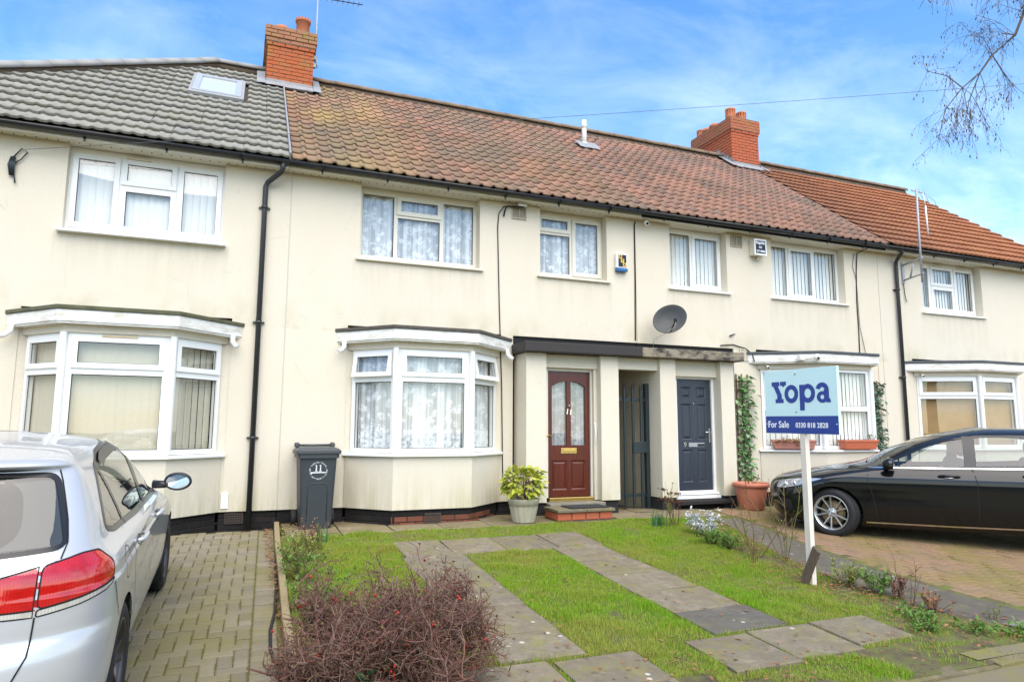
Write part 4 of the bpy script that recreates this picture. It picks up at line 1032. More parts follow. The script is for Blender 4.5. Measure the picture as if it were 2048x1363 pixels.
bed = MB(); bed.add([(x, y, ZG(y)-.022) for y in (-1.08, .35) for x in (.60, 7.18)], [(0, 1, 3, 2)]); bed.build('path_bed', M['moss'], PATH)
xs = [.62, 1.30, 1.95, 2.62, 3.28, 3.95, 4.62, 5.28, 5.92, 6.55, 7.16]
for i in range(len(xs)-1):
    slab(PATH, rect(xs[i], xs[i+1], -1.07, -.52), M['paving_back'], dz=.004); slab(PATH, rect(xs[i]+.0, xs[i+1]+.0, -.51, .30), M['paving_back'], dz=.004)
GP = struct(thing('garden_path', '', '', (3.0, -3.6, -.15))); del GP['label'], GP['category']
SL_ = [rect(1.78, 2.33, -2.43, -1.72), rect(2.33, 2.98, -2.43, -1.72), rect(2.98, 3.62, -2.43, -1.70), rect(3.62, 4.22, -2.41, -1.65)]
ycut = [-2.43, -3.07, -3.64, -4.25, -4.85, -5.38]
for i in range(5): SL_.append(rect(3.49, 4.17+.02*i, ycut[i+1], ycut[i]))
yl = [-2.44, -3.06, -3.68, -4.27, -4.91, -5.42]
for i in range(5): SL_.append(rect(1.72, 2.42-.01*i, yl[i+1], yl[i]))
SL_ += [rect(2.06, 2.72, -6.10, -5.47), rect(1.38, 2.04, -6.12, -5.46), rect(.70, 1.36, -6.14, -5.46), rect(3.16, 3.76, -6.02, -5.42), rect(3.77, 4.40, -5.97, -5.40), rect(4.41, 5.02, -5.90, -5.38)]
darks = {8: 'slab_dark'}
for i, p in enumerate(SL_): slab(GP, p, M[darks.get(i, 'slab')], dz=.016)
SP = struct(thing('side_path', '', '', (6.3, -3.6, -.15))); del SP['label'], SP['category']
lx = lambda y: float(np.interp(y, [-6.0, -5.67, -4.66, -3.43, -1.6], [6.02, 5.88, 5.72, 5.97, 6.66]))
yc = [-1.35, -2.35, -3.3, -4.2, -5.02, -5.88]
for i in range(5):
    a, b = yc[i+1]+.008, yc[i]-.008; m_ = (a+b)/2
    slab(SP, [(lx(a), a), (rpx(a)-.03, a), (rpx(m_)-.03, m_), (rpx(b)-.03, b), (lx(b), b), (lx(m_), m_)], M['slab_dark'], dz=.006)
# kerb, apron and footway
def asphalt():
    t = NT('mossy_footway'); k = t.mix(t.noise(150, 3, .7), (.10, .085, .05), (.25, .21, .13)); k = t.mix(t.ramp(t.noise(1.6, 6, .66), [(.44, 0), (.60, .85)]), k, (.19, .175, .02))
    t.col(k); t.set(.95); t.bump(t.noise(130, 4, .7), .6, .006); return t.m
M['footway'] = asphalt()
sheet('apron', 5.0, 16, -6.38, -6.24, .004, M['footway'], .3, .003)
sheet('apron', 6.02, 9.5, -6.129, -5.9, .010, M['concrete'], .3, .002)
sheet('pavement', -30, 40, -9.4, -6.44, -.028, M['footway'], .5)
mb = MB(); mb.add([(x, y, ZG(y)-.145) for y in (-16, -9.52) for x in (-60, 60)], [(0, 1, 3, 2)]); struct(mb.build('road', plain('road_asphalt', (.05, .05, .05), .9, var=.3, scale=40, bump=.4)))
mb = MB(); mb.add([(x, y, ZG(y)-.03) for y in (-19, -16.1) for x in (-60, 60)], [(0, 1, 3, 2)]); struct(mb.build('pavement', M['footway']))
KB = struct(thing('kerb', '', '', (5, -6.36, -.3))); del KB['label'], KB['category']
x = .6
while x < 16:
    l = .9; y = -6.52+.03*(x-3.0)*.8 if x < 9 else -6.36
    slab(KB, [(x+.004, y), (x+l-.004, y+.02), (x+l-.004, y+.145), (x+.004, y+.125)], M['kerbmoss'], th=.12, dz=-.004, name='kerb_stone', jit=.002); x += l
KR = struct(thing('kerb', '', '', (0, -9.46, -.33))); del KR['label'], KR['category']
mb = MB(); mb.box(-40, 40, -9.52, -9.40, -.6, -.345); mb.build('kerb_run', M['concrete'], KR)
# timber edging between the drive and the garden
te = MB(); pts = [(.555, -.30), (.50, -1.6), (.475, -2.74), (.43, -4.2), (.40, -5.6), (.39, -6.3)]
for i in range(len(pts)-1):
    (xa, ya), (xb, yb) = pts[i], pts[i+1]
    te.add([(xa-.03, ya, ZG(ya)-.1), (xa+.03, ya, ZG(ya)-.1), (xb+.03, yb, ZG(yb)-.1), (xb-.03, yb, ZG(yb)-.1), (xa-.03, ya, ZG(ya)+.085), (xa+.03, ya, ZG(ya)+.085), (xb+.03, yb, ZG(yb)+.085), (xb-.03, yb, ZG(yb)+.085)],
           [(0, 3, 2, 1), (4, 5, 6, 7), (0, 1, 5, 4), (1, 2, 6, 5), (2, 3, 7, 6), (3, 0, 4, 7)])
M['oldwood'] = wood_mat('weathered_timber', (.27, .21, .11), .85, .7)
tag(te.build('timber_edging', M['oldwood'], bevel=.006), 'long weathered timber board edging between block drive and garden bed', 'garden edging')
mb = MB(); pts = [(.51, -.6), (.485, -1.5), (.45, -2.4), (.41, -3.2), (.365, -3.9), (.315, -4.3), (.30, -4.7), (.335, -5.2), (.33, -6.2)]
mb.tube([(x, y, ZG(y)+.012) for x, y in pts], .012, 6); tag(mb.build('edging_strip', M['rubber']), 'thin black plastic strip running wavily along the block drive edge', 'edging strip')
# ---- grass ---------------------------------------------------------
def leafmat(name, cols, transl=.3, rough=.55, noise_scale=None):
    t = NT(name); c = t.ramp(t.rnd(), [(i/(len(cols)-1), k) for i, k in enumerate(cols)])
    if noise_scale: c = t.mix(t.ramp(t.noise(noise_scale, 4), [(.4, 0), (.65, .5)]), c, cols[-1])
    t.col(c); t.set(rough, spec=.3)
    if transl:
        tl = t.n('BsdfTranslucent'); t.l(c, tl.inputs[0]); mx_ = t.n('MixShader'); mx_.inputs[0].default_value = transl
        t.l(t.b.outputs[0], mx_.inputs[1]); t.l(tl.outputs[0], mx_.inputs[2]); t.l(mx_.outputs[0], t.out.inputs[0])
    return t.m
M['grass'] = leafmat('grass_blade', [(.12, .25, .008), (.19, .42, .010), (.28, .51, .014), (.19, .38, .010), (.38, .50, .03), (.46, .37, .11)], .4, .6, 1.3)
M['dead_leaf'] = leafmat('fallen_leaf', [(.30, .13, .05), (.38, .18, .08), (.20, .09, .04), (.42, .25, .12)], .15, .8)
def in_poly_rects(x, y, rects, m=0):
    r = np.zeros(len(x), bool)
    for p in rects:
        a = np.array(p); r |= (x > a[:, 0].min()+m) & (x < a[:, 0].max()-m) & (y > a[:, 1].min()+m) & (y < a[:, 1].max()-m)
    return r
def vnoise(x, y, s, seed):
    r = np.random.default_rng(seed); g = r.random((64, 64)); xi, yi = x*s, y*s; x0, y0 = np.floor(xi).astype(int), np.floor(yi).astype(int); fx, fy = xi-x0, yi-y0
    fx, fy = fx*fx*(3-2*fx), fy*fy*(3-2*fy); G_ = lambda a, b: g[a % 64, b % 64]
    return (G_(x0, y0)*(1-fx)+G_(x0+1, y0)*fx)*(1-fy)+(G_(x0, y0+1)*(1-fx)+G_(x0+1, y0+1)*fx)*fy
ZGv = np.vectorize(ZG)
n = 760000
gx, gy = RNG.uniform(.46, 6.6, n), RNG.uniform(-6.45, -1.04, n)
lxv = np.interp(gy, [-6.0, -5.67, -4.66, -3.43, -1.6], [6.02, 5.88, 5.72, 5.97, 6.66])
rxv = np.interp(gy, [-8, -5.7, -4.57, -3.17, -1.63, -.4], [6.6, 6.60, 6.50, 6.70, 7.12, 7.2])
ed = RNG.normal(0, .004, n)+.03*(vnoise(gx, gy, 5, 31)-.5)
keep = ~in_poly_rects(gx+ed, gy+ed, SL_, -.012) & (gx < lxv+ed-.01)
dens = vnoise(gx, gy, 1.3, 1)*.5+vnoise(gx, gy, 4, 2)*.5
border = np.clip((gx-(lxv-.75))/.5, 0, 1)                    # soil and litter along the side path
p = np.clip(-.15+2.0*dens, .04, 1)
p *= 1-.80*border*(.5+vnoise(gx, gy, 3, 5))
p *= np.where(gx < .95, .35, 1)                               # weedy bed beside the timber
p *= np.where((gy < -6.12), .9*(vnoise(gx, gy, 3.1, 19) > .35), 1)
p *= np.where((gy < -6.2) & (gx > 5.0), .25, 1)
p *= np.where((gy < -5.95), .9*(vnoise(gx, gy, 2.2, 9) > .36), 1) * np.where((gx > 4.9) & (gy < -5.5), .45, 1)
p *= np.where((gy > -1.75) & (gx < 4.3), .75, 1)
keep &= RNG.random(n) < p
gx, gy = gx[keep], gy[keep]; n = len(gx)
h = RNG.uniform(.014, .040, n)*(.45+1.3*vnoise(gx, gy, 2.6, 3)*vnoise(gx, gy, 7, 4)*1.6); a = RNG.uniform(0, 2*np.pi, n); w = RNG.uniform(.0014, .0028, n); ln = RNG.uniform(.1, .9, n)*h
z0 = ZGv(gy)-.004; dx, dy = np.cos(a), np.sin(a)
v = np.empty((n, 3, 3)); v[:, 0] = np.stack([gx-dy*w, gy+dx*w, z0], 1); v[:, 1] = np.stack([gx+dy*w, gy-dx*w, z0], 1); v[:, 2] = np.stack([gx+dx*ln, gy+dy*ln, z0+h], 1)
gr = put(bpy.data.objects.new('grass', npmesh('grass', v.reshape(-1, 3), np.arange(3*n).reshape(-1, 3), M['grass'], False, np.clip(RNG.normal(.45, .25, n)+.3*(vnoise(gx, gy, 1.1, 7)-.5), 0, .999)))); gr['kind'] = 'stuff'
# scattered dead leaves
def scatter_leaves(n, pick, size, mat, name):
    vs, fs = [], []
    for i in range(n):
        x, y = pick(); s = size*random.uniform(.6, 1.3); a = random.uniform(0, 6.28); c, q = math.cos(a)*s, math.sin(a)*s; z = ZG(y)+random.uniform(.012, .04); k = random.uniform(.1, .5)*s
        o = len(vs); vs += [(x-c, y-q, z), (x-q*.45, y+c*.45, z+k), (x+c, y+q, z+k*.5), (x+q*.45, y-c*.45, z+k*.7)]; fs.append((o, o+1, o+2, o+3))
    ob = put(bpy.data.objects.new(name, npmesh(name, vs, fs, mat, False, RNG.random(n)))); ob['kind'] = 'stuff'; return ob
def pick_lawn():
    while True:
        x, y = random.uniform(1.0, 6.0), random.uniform(-6.3, -1.2)
        edge = max(0, x-(lx(y)-.8)); w_ = .25+1.3*min(1, edge)+(.7 if y < -5.6 else 0)
        if x < lx(y)-.02 and random.random() < w_*.5: return x, y
scatter_leaves(760, pick_lawn, .022, M['dead_leaf'], 'fallen_leaves')
def pick_border():
    while True:
        y = random.uniform(-6.25, -1.4); x = lx(y)-abs(random.gauss(0, .35))
        if y < -5.6: x = random.uniform(4.6, 6.3)
        return x, y
scatter_leaves(620, pick_border, .026, M['dead_leaf'], 'border_litter')
scatter_leaves(420, lambda: (random.gauss(.42, .03), random.uniform(-6.2, -.5)), .022, M['dead_leaf'], 'leaf_litter')
# ================================================================ cars
def pchip(pts):
    x = np.array([p[0] for p in pts], float); y = np.array([p[1] for p in pts], float); h = np.diff(x); d = np.diff(y)/h; m = np.zeros(len(x))
    for i in range(1, len(x)-1):
        if d[i-1]*d[i] > 0: w1, w2 = 2*h[i]+h[i-1], h[i]+2*h[i-1]; m[i] = (w1+w2)/(w1/d[i-1]+w2/d[i])
    m[0], m[-1] = d[0], d[-1]
    def f(q):
        q = np.clip(np.asarray(q, float), x[0], x[-1]); i = np.clip(np.searchsorted(x, q)-1, 0, len(x)-2); t = (q-x[i])/h[i]
        return (2*t**3-3*t**2+1)*y[i]+(t**3-2*t**2+t)*h[i]*m[i]+(-2*t**3+3*t**2)*y[i+1]+(t**3-t**2)*h[i]*m[i+1]
    return f
def pip(px, py, poly):
    px, py = np.asarray(px), np.asarray(py); r = np.zeros(px.shape, bool); n = len(poly)
    for i in range(n):
        (x1, y1), (x2, y2) = poly[i], poly[(i+1) % n]
        if y1 == y2: continue
        r ^= ((y1 > py) != (y2 > py)) & (px < (x2-x1)*(py-y1)/(y2-y1)+x1)
    return r
def smooth_poly(poly, rad=.03, n=5):
    """rounded corners"""
    out = []; k = len(poly)
    for i in range(k):
        p, a, b = Vector(poly[i]), Vector(poly[i-1]), Vector(poly[(i+1) % k])
        r = min(rad, (a-p).length*.45, (b-p).length*.45); s, e = p+(a-p).normalized()*r, p+(b-p).normalized()*r
        for j in range(n+1):
            t = j/n; q = s*(1-t)**2+p*2*t*(1-t)+e*t*t; out.append((q.x, q.y))
    return out
def closest(poly, x, y):
    best = None
    for i in range(len(poly)):
        (x1, y1), (x2, y2) = poly[i], poly[(i+1) % len(poly)]; dx, dy = x2-x1, y2-y1; L = dx*dx+dy*dy
        t = 0 if L == 0 else max(0, min(1, ((x-x1)*dx+(y-y1)*dy)/L)); qx, qy = x1+t*dx, y1+t*dy; d = (x-qx)**2+(y-qy)**2
        if best is None or d < best[0]: best = (d, qx, qy)
    return best[1], best[2], math.sqrt(best[0])
class Car:
    """lofted body: at each height a closed plan outline with rounded rear and front; local x right, y forward (rear bumper at y=-L/2)"""
    def __init__(c, L, sr, sf, w, Lr, Lf, nr=2.7, nf=2.6, levels=None):
        c.L = L; c.sr, c.sf, c.w, c.Lr, c.Lf = map(pchip, (sr, sf, w, Lr, Lf)); c.nr, c.nf = nr, nf; c.lev = levels
    def width(c, s, z):                              # half width at station s, height z
        s, z = np.asarray(s, float), np.asarray(z, float); w, sr, sf, Lr, Lf = c.w(z), c.sr(z), c.sf(z), c.Lr(z), c.Lf(z)
        tot = (sf-sr)*.49; Lr, Lf = np.minimum(Lr, tot), np.minimum(Lf, tot)
        a = np.clip((sr+Lr-s)/Lr, 0, 1); b = np.clip((s-(sf-Lf))/Lf, 0, 1)
        return w*(1-a**c.nr)**(1/c.nr)*(1-b**c.nf)**(1/c.nf)
    def rear(c, x, z):                               # rear surface station for lateral x
        w, sr, Lr = c.w(z), c.sr(z), np.minimum(c.Lr(z), (c.sf(z)-c.sr(z))*.49); q = np.clip(np.abs(x)/w, 0, 1)
        return sr+Lr*(1-(1-q**c.nr)**(1/c.nr))
    def front(c, x, z):
        w, sf, Lf = c.w(z), c.sf(z), np.minimum(c.Lf(z), (c.sf(z)-c.sr(z))*.49); q = np.clip(np.abs(x)/w, 0, 1)
        return sf-Lf*(1-(1-q**c.nf)**(1/c.nf))
    def outline(c, z, nrp, nm, nfp):
        w, sr, sf = float(c.w(z)), float(c.sr(z)), float(c.sf(z)); tot = (sf-sr)*.49; Lr, Lf = min(float(c.Lr(z)), tot), min(float(c.Lf(z)), tot)
        ph = np.linspace(0, np.pi/2, 160)
        def piece(n_, L):
            x = w*np.sin(ph)**(2/n_); d = L*(1-np.cos(ph)**(2/n_)); return x, d
        def resample(x, y, n):
            l = np.concatenate([[0], np.cumsum(np.hypot(np.diff(x), np.diff(y)))]); q = np.linspace(0, l[-1], n); return np.interp(q, l, x), np.interp(q, l, y)
        xr, dr = resample(*piece(c.nr, Lr), nrp); xf, df = resample(*piece(c.nf, Lf), nfp)
        ym = np.linspace(sr+Lr, sf-Lf, nm+2)[1:-1]
        X = np.concatenate([xr, np.full(nm, w), xf[::-1]]); Y = np.concatenate([sr+dr, ym, (sf-df)[::-1]]); return X, Y
    def grid(c, nrp=46, nm=100, nfp=46):
        zs = c.lev; P = []
        for z in zs:
            X, Y = c.outline(z, nrp, nm, nfp); P.append(np.stack([X, Y, np.full(len(X), z)], 1))
        c.P = np.array(P); c.nr_, c.nm_, c.nf_ = nrp, nm, nfp
        # arc length from the rear centre and from the front centre along each outline
        seg = np.hypot(np.diff(c.P[..., 0], axis=1), np.diff(c.P[..., 1], axis=1)); c.ar = np.concatenate([np.zeros((len(zs), 1)), np.cumsum(seg, 1)], 1); c.af = c.ar[:, -1:]-c.ar
        return c
    def from_arc(c, a, z, front=False):
        X, Y = c.outline(z, 60, 60, 60)
        if front: X, Y = X[::-1], Y[::-1]
        l = np.concatenate([[0], np.cumsum(np.hypot(np.diff(X), np.diff(Y)))]); return Vector((np.interp(a, l, X), np.interp(a, l, Y)-c.L/2, z))
    def side(c, s, z): return Vector((float(c.width(s, z)), s-c.L/2, z))
    def point(c, kind, u, v, sgn=1):
        if kind == 'side': p = c.side(u, v)
        elif kind == 'rear': p = Vector((u, float(c.rear(u, v))-c.L/2, v))
        elif kind == 'front': p = Vector((u, float(c.front(u, v))-c.L/2, v))
        elif kind == 'arcr': p = c.from_arc(u, v)
        else: p = c.from_arc(u, v, True)
        return Vector((p.x*sgn, p.y, p.z))
    def normal(c, kind, u, v, sgn=1):
        e = 4e-3; du = c.point(kind, u+e, v, sgn)-c.point(kind, u-e, v, sgn); dv = c.point(kind, u, v+e, sgn)-c.point(kind, u, v-e, sgn); n = du.cross(dv)
        if n.length < 1e-12: return Vector((sgn, 0, 0))
        n.normalize(); p = c.point(kind, u, v, sgn); ref = Vector((p.x, p.y*.35, (v-.6)*.8))
        return n if n.dot(ref) > 0 else -n
    def split(c, regions):
        """regions: list of (name, kind, poly); returns {name: (verts, faces)} of the right half and 'body' for what is left; boundaries snapped to the outline of the region"""
        nz, nc = c.P.shape[:2]; F = [(j*nc+i, j*nc+i+1, (j+1)*nc+i+1, (j+1)*nc+i) for j in range(nz-1) for i in range(nc-1)]; F = np.array(F)
        V = c.P.reshape(-1, 3).copy(); AR, AF = c.ar.ravel(), c.af.ravel(); cen = V[F].mean(1); car, caf = AR[F].mean(1), AF[F].mean(1)
        own = np.full(len(F), -1); i_c = F[:, 0] % nc
        for k, (nm, kind, poly) in enumerate(regions):
            if kind == 'side': m = pip(cen[:, 1], cen[:, 2], poly) & (cen[:, 0] > .35)
            elif kind == 'rear': m = pip(cen[:, 0], cen[:, 2], poly) & (cen[:, 1] < c.L*.3)
            elif kind == 'front': m = pip(cen[:, 0], cen[:, 2], poly) & (cen[:, 1] > c.L*.42)
            elif kind == 'arcr': m = pip(car, cen[:, 2], poly)
            else: m = pip(caf, cen[:, 2], poly)
            own[m & (own < 0)] = k
        # snap vertices that touch a region and something else
        touch = [set() for _ in range(len(V))]
        for fi, f in enumerate(F):
            for v in f: touch[v].add(int(own[fi]))
        for vi, t in enumerate(touch):
            ks = [k for k in t if k >= 0]
            if len(t) > 1 and ks:
                nm, kind, poly = regions[ks[0]]
                u = V[vi, 1] if kind == 'side' else AR[vi] if kind == 'arcr' else AF[vi] if kind == 'arcf' else V[vi, 0]
                qx, qy, d = closest(poly, u, V[vi, 2])
                if d < .05:
                    p = c.point(kind, qx, qy); V[vi] = (p.x, p.y+c.L/2, p.z)
        V[:, 1] -= c.L/2; res = {}
        for k, nm in [(-1, 'body')]+[(i, r[0]) for i, r in enumerate(regions)]:
            f = F[own == k]
            if len(f) == 0: continue
            ids, inv = np.unique(f, return_inverse=True); res[nm] = (V[ids], inv.reshape(-1, 4))
        return res
def mirror_mesh(v, f):
    v2 = v.copy(); v2[:, 0] *= -1; return np.concatenate([v, v2]), np.concatenate([f, f[:, ::-1]+len(v)])
def car_obj(name, v, f, mat, root, smooth=True):
    o = bpy.data.objects.new(name, npmesh(name, v, f, mat, smooth)); put(o, root, None); return o
def ribbon(c, kind, pts, wd, off, sgn=1, closed=False, inner=None, mb=None, mi=0):
    """strip of width wd along a polyline drawn on the body, lifted by off"""
    mb = mb or MB(); k = len(pts); q = []
    for i, (u, v) in enumerate(pts):
        a = pts[i-1] if (i or closed) else pts[0]; b = pts[(i+1) % k] if (i < k-1 or closed) else pts[-1]; t = Vector((b[0]-a[0], b[1]-a[1])).normalized(); n = Vector((-t.y, t.x))*wd/2
        for s in (1, -1):
            uu, vv = u+n.x*s, v+n.y*s; q.append(c.point(kind, uu, vv, sgn)+c.normal(kind, uu, vv, sgn)*off)
    fs = [(2*i, 2*i+1, 2*((i+1) % k)+1, 2*((i+1) % k)) for i in range(k if closed else k-1)]
    if sgn < 0: fs = [f[::-1] for f in fs]
    mb.add(q, fs, mi, True); return mb
def dense(poly, step=.03, closed=True):
    out = []; k = len(poly)
    for i in range(k if closed else k-1):
        a, b = Vector(poly[i]), Vector(poly[(i+1) % k]); n = max(1, int((b-a).length/step))
        for j in range(n): q = a+(b-a)*j/n; out.append((q.x, q.y))
    if not closed: out.append(tuple(poly[-1]))
    return out
def wheel(root, x, y, sgn, rt, rr, tw, rim_mat, style, steer=0.0, name='wheel'):
    """tyre with tread, rim, spokes; axis along x, sgn is the outer side"""
    T = Matrix.Translation((x, y, rt)) @ Matrix.Rotation(steer, 4, 'Z') @ Matrix.Rotation(math.pi/2*sgn, 4, 'Y')
    h = tw/2; mb = MB()
    mb.lathe([(rr*.98, -h*.86), (rr+.02, -h*.96), ((rt+rr)/2, -h*1.03), (rt-.022, -h*.92), (rt-.006, -h*.74), (rt, -h*.4), (rt, -h*.13), (rt-.008, -h*.12), (rt-.008, -h*.06), (rt, -h*.05), (rt, h*.05), (rt-.008, h*.06), (rt-.008, h*.12), (rt, h*.13), (rt, h*.4), (rt-.006, h*.74), (rt-.022, h*.92), ((rt+rr)/2, h*1.03), (rr+.02, h*.96), (rr*.98, h*.86)], 48, T)
    ty = mb.build('tyre', M['tyre'], root, local=True)
    w = MB()                                          # tread blocks across the shoulders
    for i in range(56):
        a = 2*math.pi*i/56
        for zz in (-h*.72, h*.40):
            b = MB(); b.box(rt-.012, rt+.0035, -.011, .011, zz, zz+h*.32); U = T @ Matrix.Rotation(a, 4, 'Z'); w.add([U @ Vector(v) for v in b.v], b.f)
    w.build('tread', M['tyre'], ty, local=True, kind='stuff')
    rm = MB(); rm.lathe([(rr*.99, -h*.85), (rr*1.01, -h*.9), (rr*.93, -h*.6), (rr*.90, h*.5), (rr*.93, h*.72), (rr*1.015, h*.88), (rr*1.03, h*.94), (rr*1.0, h*.96), (rr*.965, h*.86), (rr*.94, h*.70)], 48, T)
    rim = rm.build('rim', rim_mat, root, local=True)
    sp = MB(); n = 5
    def spoke(a0, r0, r1, w0, w1, z0, z1, tilt=0):
        U = T @ Matrix.Rotation(a0, 4, 'Z'); b = MB()
        b.add([(r0, -w0, z0-.03), (r0, w0, z0-.03), (r1, w1+tilt, z1-.03), (r1, -w1+tilt, z1-.03), (r0, -w0*.7, z0), (r0, w0*.7, z0), (r1, w1*.75+tilt, z1), (r1, -w1*.75+tilt, z1)],
              [(0, 3, 2, 1), (4, 5, 6, 7), (0, 1, 5, 4), (1, 2, 6, 5), (2, 3, 7, 6), (3, 0, 4, 7)]); sp.add([U @ Vector(v) for v in b.v], b.f)
    for i in range(n):
        a = 2*math.pi*i/n+.3
        if style == 'double':
            spoke(a-.11, rr*.16, rr*.95, .012, .011, h*.62, h*.80, -.035); spoke(a+.11, rr*.16, rr*.95, .012, .011, h*.62, h*.80, .035)
        else: spoke(a-.09, rr*.15, rr*.95, .020, .016, h*.55, h*.78, -.028); spoke(a+.09, rr*.15, rr*.95, .020, .016, h*.55, h*.78, .028)
    hub = MB(); hub.lathe([(rr*.28, h*.3), (rr*.27, h*.6), (rr*.22, h*.66), (rr*.15, h*.66), (rr*.14, h*.72), (.001, h*.74)], 24, T)
    sp.add(hub.v, hub.f, 0, True)
    for i in range(5):
        a = 2*math.pi*(i+.5)/5+.3; U = T @ Matrix.Rotation(a, 4, 'Z') @ Matrix.Translation((rr*.21, 0, h*.655)); b = MB(); b.lathe([(.011, 0), (.011, .008)], 8, U, close=True); sp.add(b.v, b.f)
    sp.build('spokes', rim_mat, rim, local=True, bevel=.003)
    d = MB(); d.lathe([(rr*.72, h*.1), (rr*.72, h*.2), (rr*.2, h*.2)], 32, T, close=False); d.build('brake_disc', M['disc'], rim, local=True)
    k = MB(); k.lathe([(rr*.9, -h*.5), (.001, -h*.5)], 24, T); k.build('wheel_back', M['rubber'], rim, local=True)
    return rim, T, h
M['tyre'] = plain('tyre_rubber', (.016, .016, .0165), .8, var=.2, scale=30); M['disc'] = plain('rusty_disc', (.30, .20, .10), .5, metal=.6, var=.3, scale=20)
def paint(name, c, metal, rough, coat=1.0, flake=0.0):
    t = NT(name); t.col(c); t.set(rough, metal, .5, coat)
    if flake: t.bump(t.noise(900, 1), flake, .0004)
    return t.m
M['silver'] = paint('silver_metallic', (.56, .56, .555), .35, .34, .8, .02); M['black_paint'] = paint('black_car_paint', (.004, .004, .0045), 0, .3, .85); M['black_paint'].node_tree.nodes['Principled BSDF'].inputs['Specular IOR Level'].default_value = .12
M['trim'] = plain('black_gloss_trim', (.012, .012, .013), .25); M['gap'] = plain('panel_gap', (.008, .008, .008), .9)
M['interior'] = plain('dark_car_interior', (.018, .018, .019), .8); 
def lens(name, a, b):
    t = NT(name); x, y, z = t.xyz(); rib = t.ramp(t.math('FRACT', t.math('MULTIPLY', x, 85)), [(0, 0), (.5, 1), (1, 0)]); blot = t.ramp(t.noise(14, 3), [(.38, 0), (.62, 1)])
    t.col(t.mix(t.math('MULTIPLY', t.math('MAXIMUM', blot, rib), .55), a, b)); t.set(.10, 0, .5, 1.0); t.bump(rib, .06, .002); return t.m
M['redlens'] = lens('red_lens', (.56, .010, .008), (.27, .004, .004)); M['clearlens'] = lens('clear_lens', (.60, .57, .50), (.36, .33, .27))
M['mirror'] = plain('mirror_glass', (.75, .82, .82), .02, metal=1, var=.02); M['lens'] = paint('head_lamp', (.50, .52, .54), .5, .08, 1.0); M['alloy'] = plain('silver_alloy', (.62, .62, .60), .28, metal=.85, var=.05); M['alloy_dark'] = plain('dark_alloy', (.075, .066, .06), .38, metal=.6, var=.1)
M['satin'] = plain('satin_chrome', (.70, .70, .69), .22, metal=1, var=.03)
def interior(root, c, seats, belt):
    mb = MB(); mb.box(-.66, .66, -c.L*.33, c.L*.26, .30, .36); mb.build('cabin_floor', M['interior'], root, local=True)
    for (x, s, tilt) in seats:
        y = s-c.L/2; mb = MB()
        b = bmesh.new(); 
        mb.add([(x-.24, y-.02, .5), (x+.24, y-.02, .5), (x+.24, y+.14, .5), (x-.24, y+.14, .5), (x-.20, y-.20, 1.06), (x+.20, y-.20, 1.06), (x+.20, y-.09, 1.08), (x-.20, y-.09, 1.08)], [(0, 3, 2, 1), (4, 5, 6, 7), (0, 1, 5, 4), (1, 2, 6, 5), (2, 3, 7, 6), (3, 0, 4, 7)])
        mb.box(x-.25, x+.25, y+.0, y+.5, .36, .54); b.free(); mb.build('seat', M['interior'], root, local=True, bevel=.05)
        mb = MB(); mb.sphere((x, y-.17, 1.20), .13, 14, 10, 0, (1.0, .55, .85)); mb.build('headrest', M['interior'], root, local=True)
    mb = MB(); s = c.L*.665-c.L/2; mb.box(-.68, .68, s, s+.42, .70, belt-.03); mb.build('dashboard', M['interior'], root, local=True, bevel=.05)
    mb = MB(); T = Matrix.Translation((.36, s-.10, .93)) @ Matrix.Rotation(R(62), 4, 'X')
    pts = [T @ Vector((.185*math.cos(a), .185*math.sin(a), 0)) for a in np.linspace(0, 2*math.pi, 25)]; mb.tube(pts, .014, 8, cap=False); mb.tube([T @ Vector((-.18, 0, 0)), T @ Vector((.18, 0, 0))], .018, 6); mb.build('steering_wheel', M['interior'], root, local=True)
def finish_body(root, c, parts, paintmat, arch, axles, Rarch, clad=True):
    v, f = mirror_mesh(*parts['body']); body = car_obj('body', v, f, paintmat, root)
    # lining: the same skin a little smaller and dark, so that the cabin is not body coloured
    v2 = parts['body'][0].copy(); m = v2[:, 2] < 1.0
    cz = .85; ctr = np.array([0, .0, cz]); v2 = ctr+(v2-ctr)*np.array([.968, .985, .972])
    keepf = parts['body'][1][(parts['body'][0][parts['body'][1]].mean(1)[:, 2] > .55)]
    vv, ff = mirror_mesh(v2, keepf); car_obj('cabin_lining', vv, ff[:, ::-1], M['interior'], root)
    mb = MB(); mb.box(-.72, .72, -c.L/2+.25, c.L/2-.35, .17, .30); mb.build('underbody', M['rubber'], root, local=True)
    for s in axles:
        for sg in (1, -1):
            k = 24; mb = MB(); vs = []
            for xx in (float(c.width(s, .55))*1.0-.012, .50):
                for i in range(k+1):
                    a = R(-28)+R(236)*i/k; vs.append((sg*xx, s-c.L/2+Rarch*math.cos(a), arch+Rarch*math.sin(a)))
            n = k+1; mb.add(vs, [(i, i+1, n+i+1, n+i) for i in range(k)]+[tuple(n+i for i in range(n))], 0, True); mb.build('wheel_arch', M['rubber'], root, local=True)
    return body

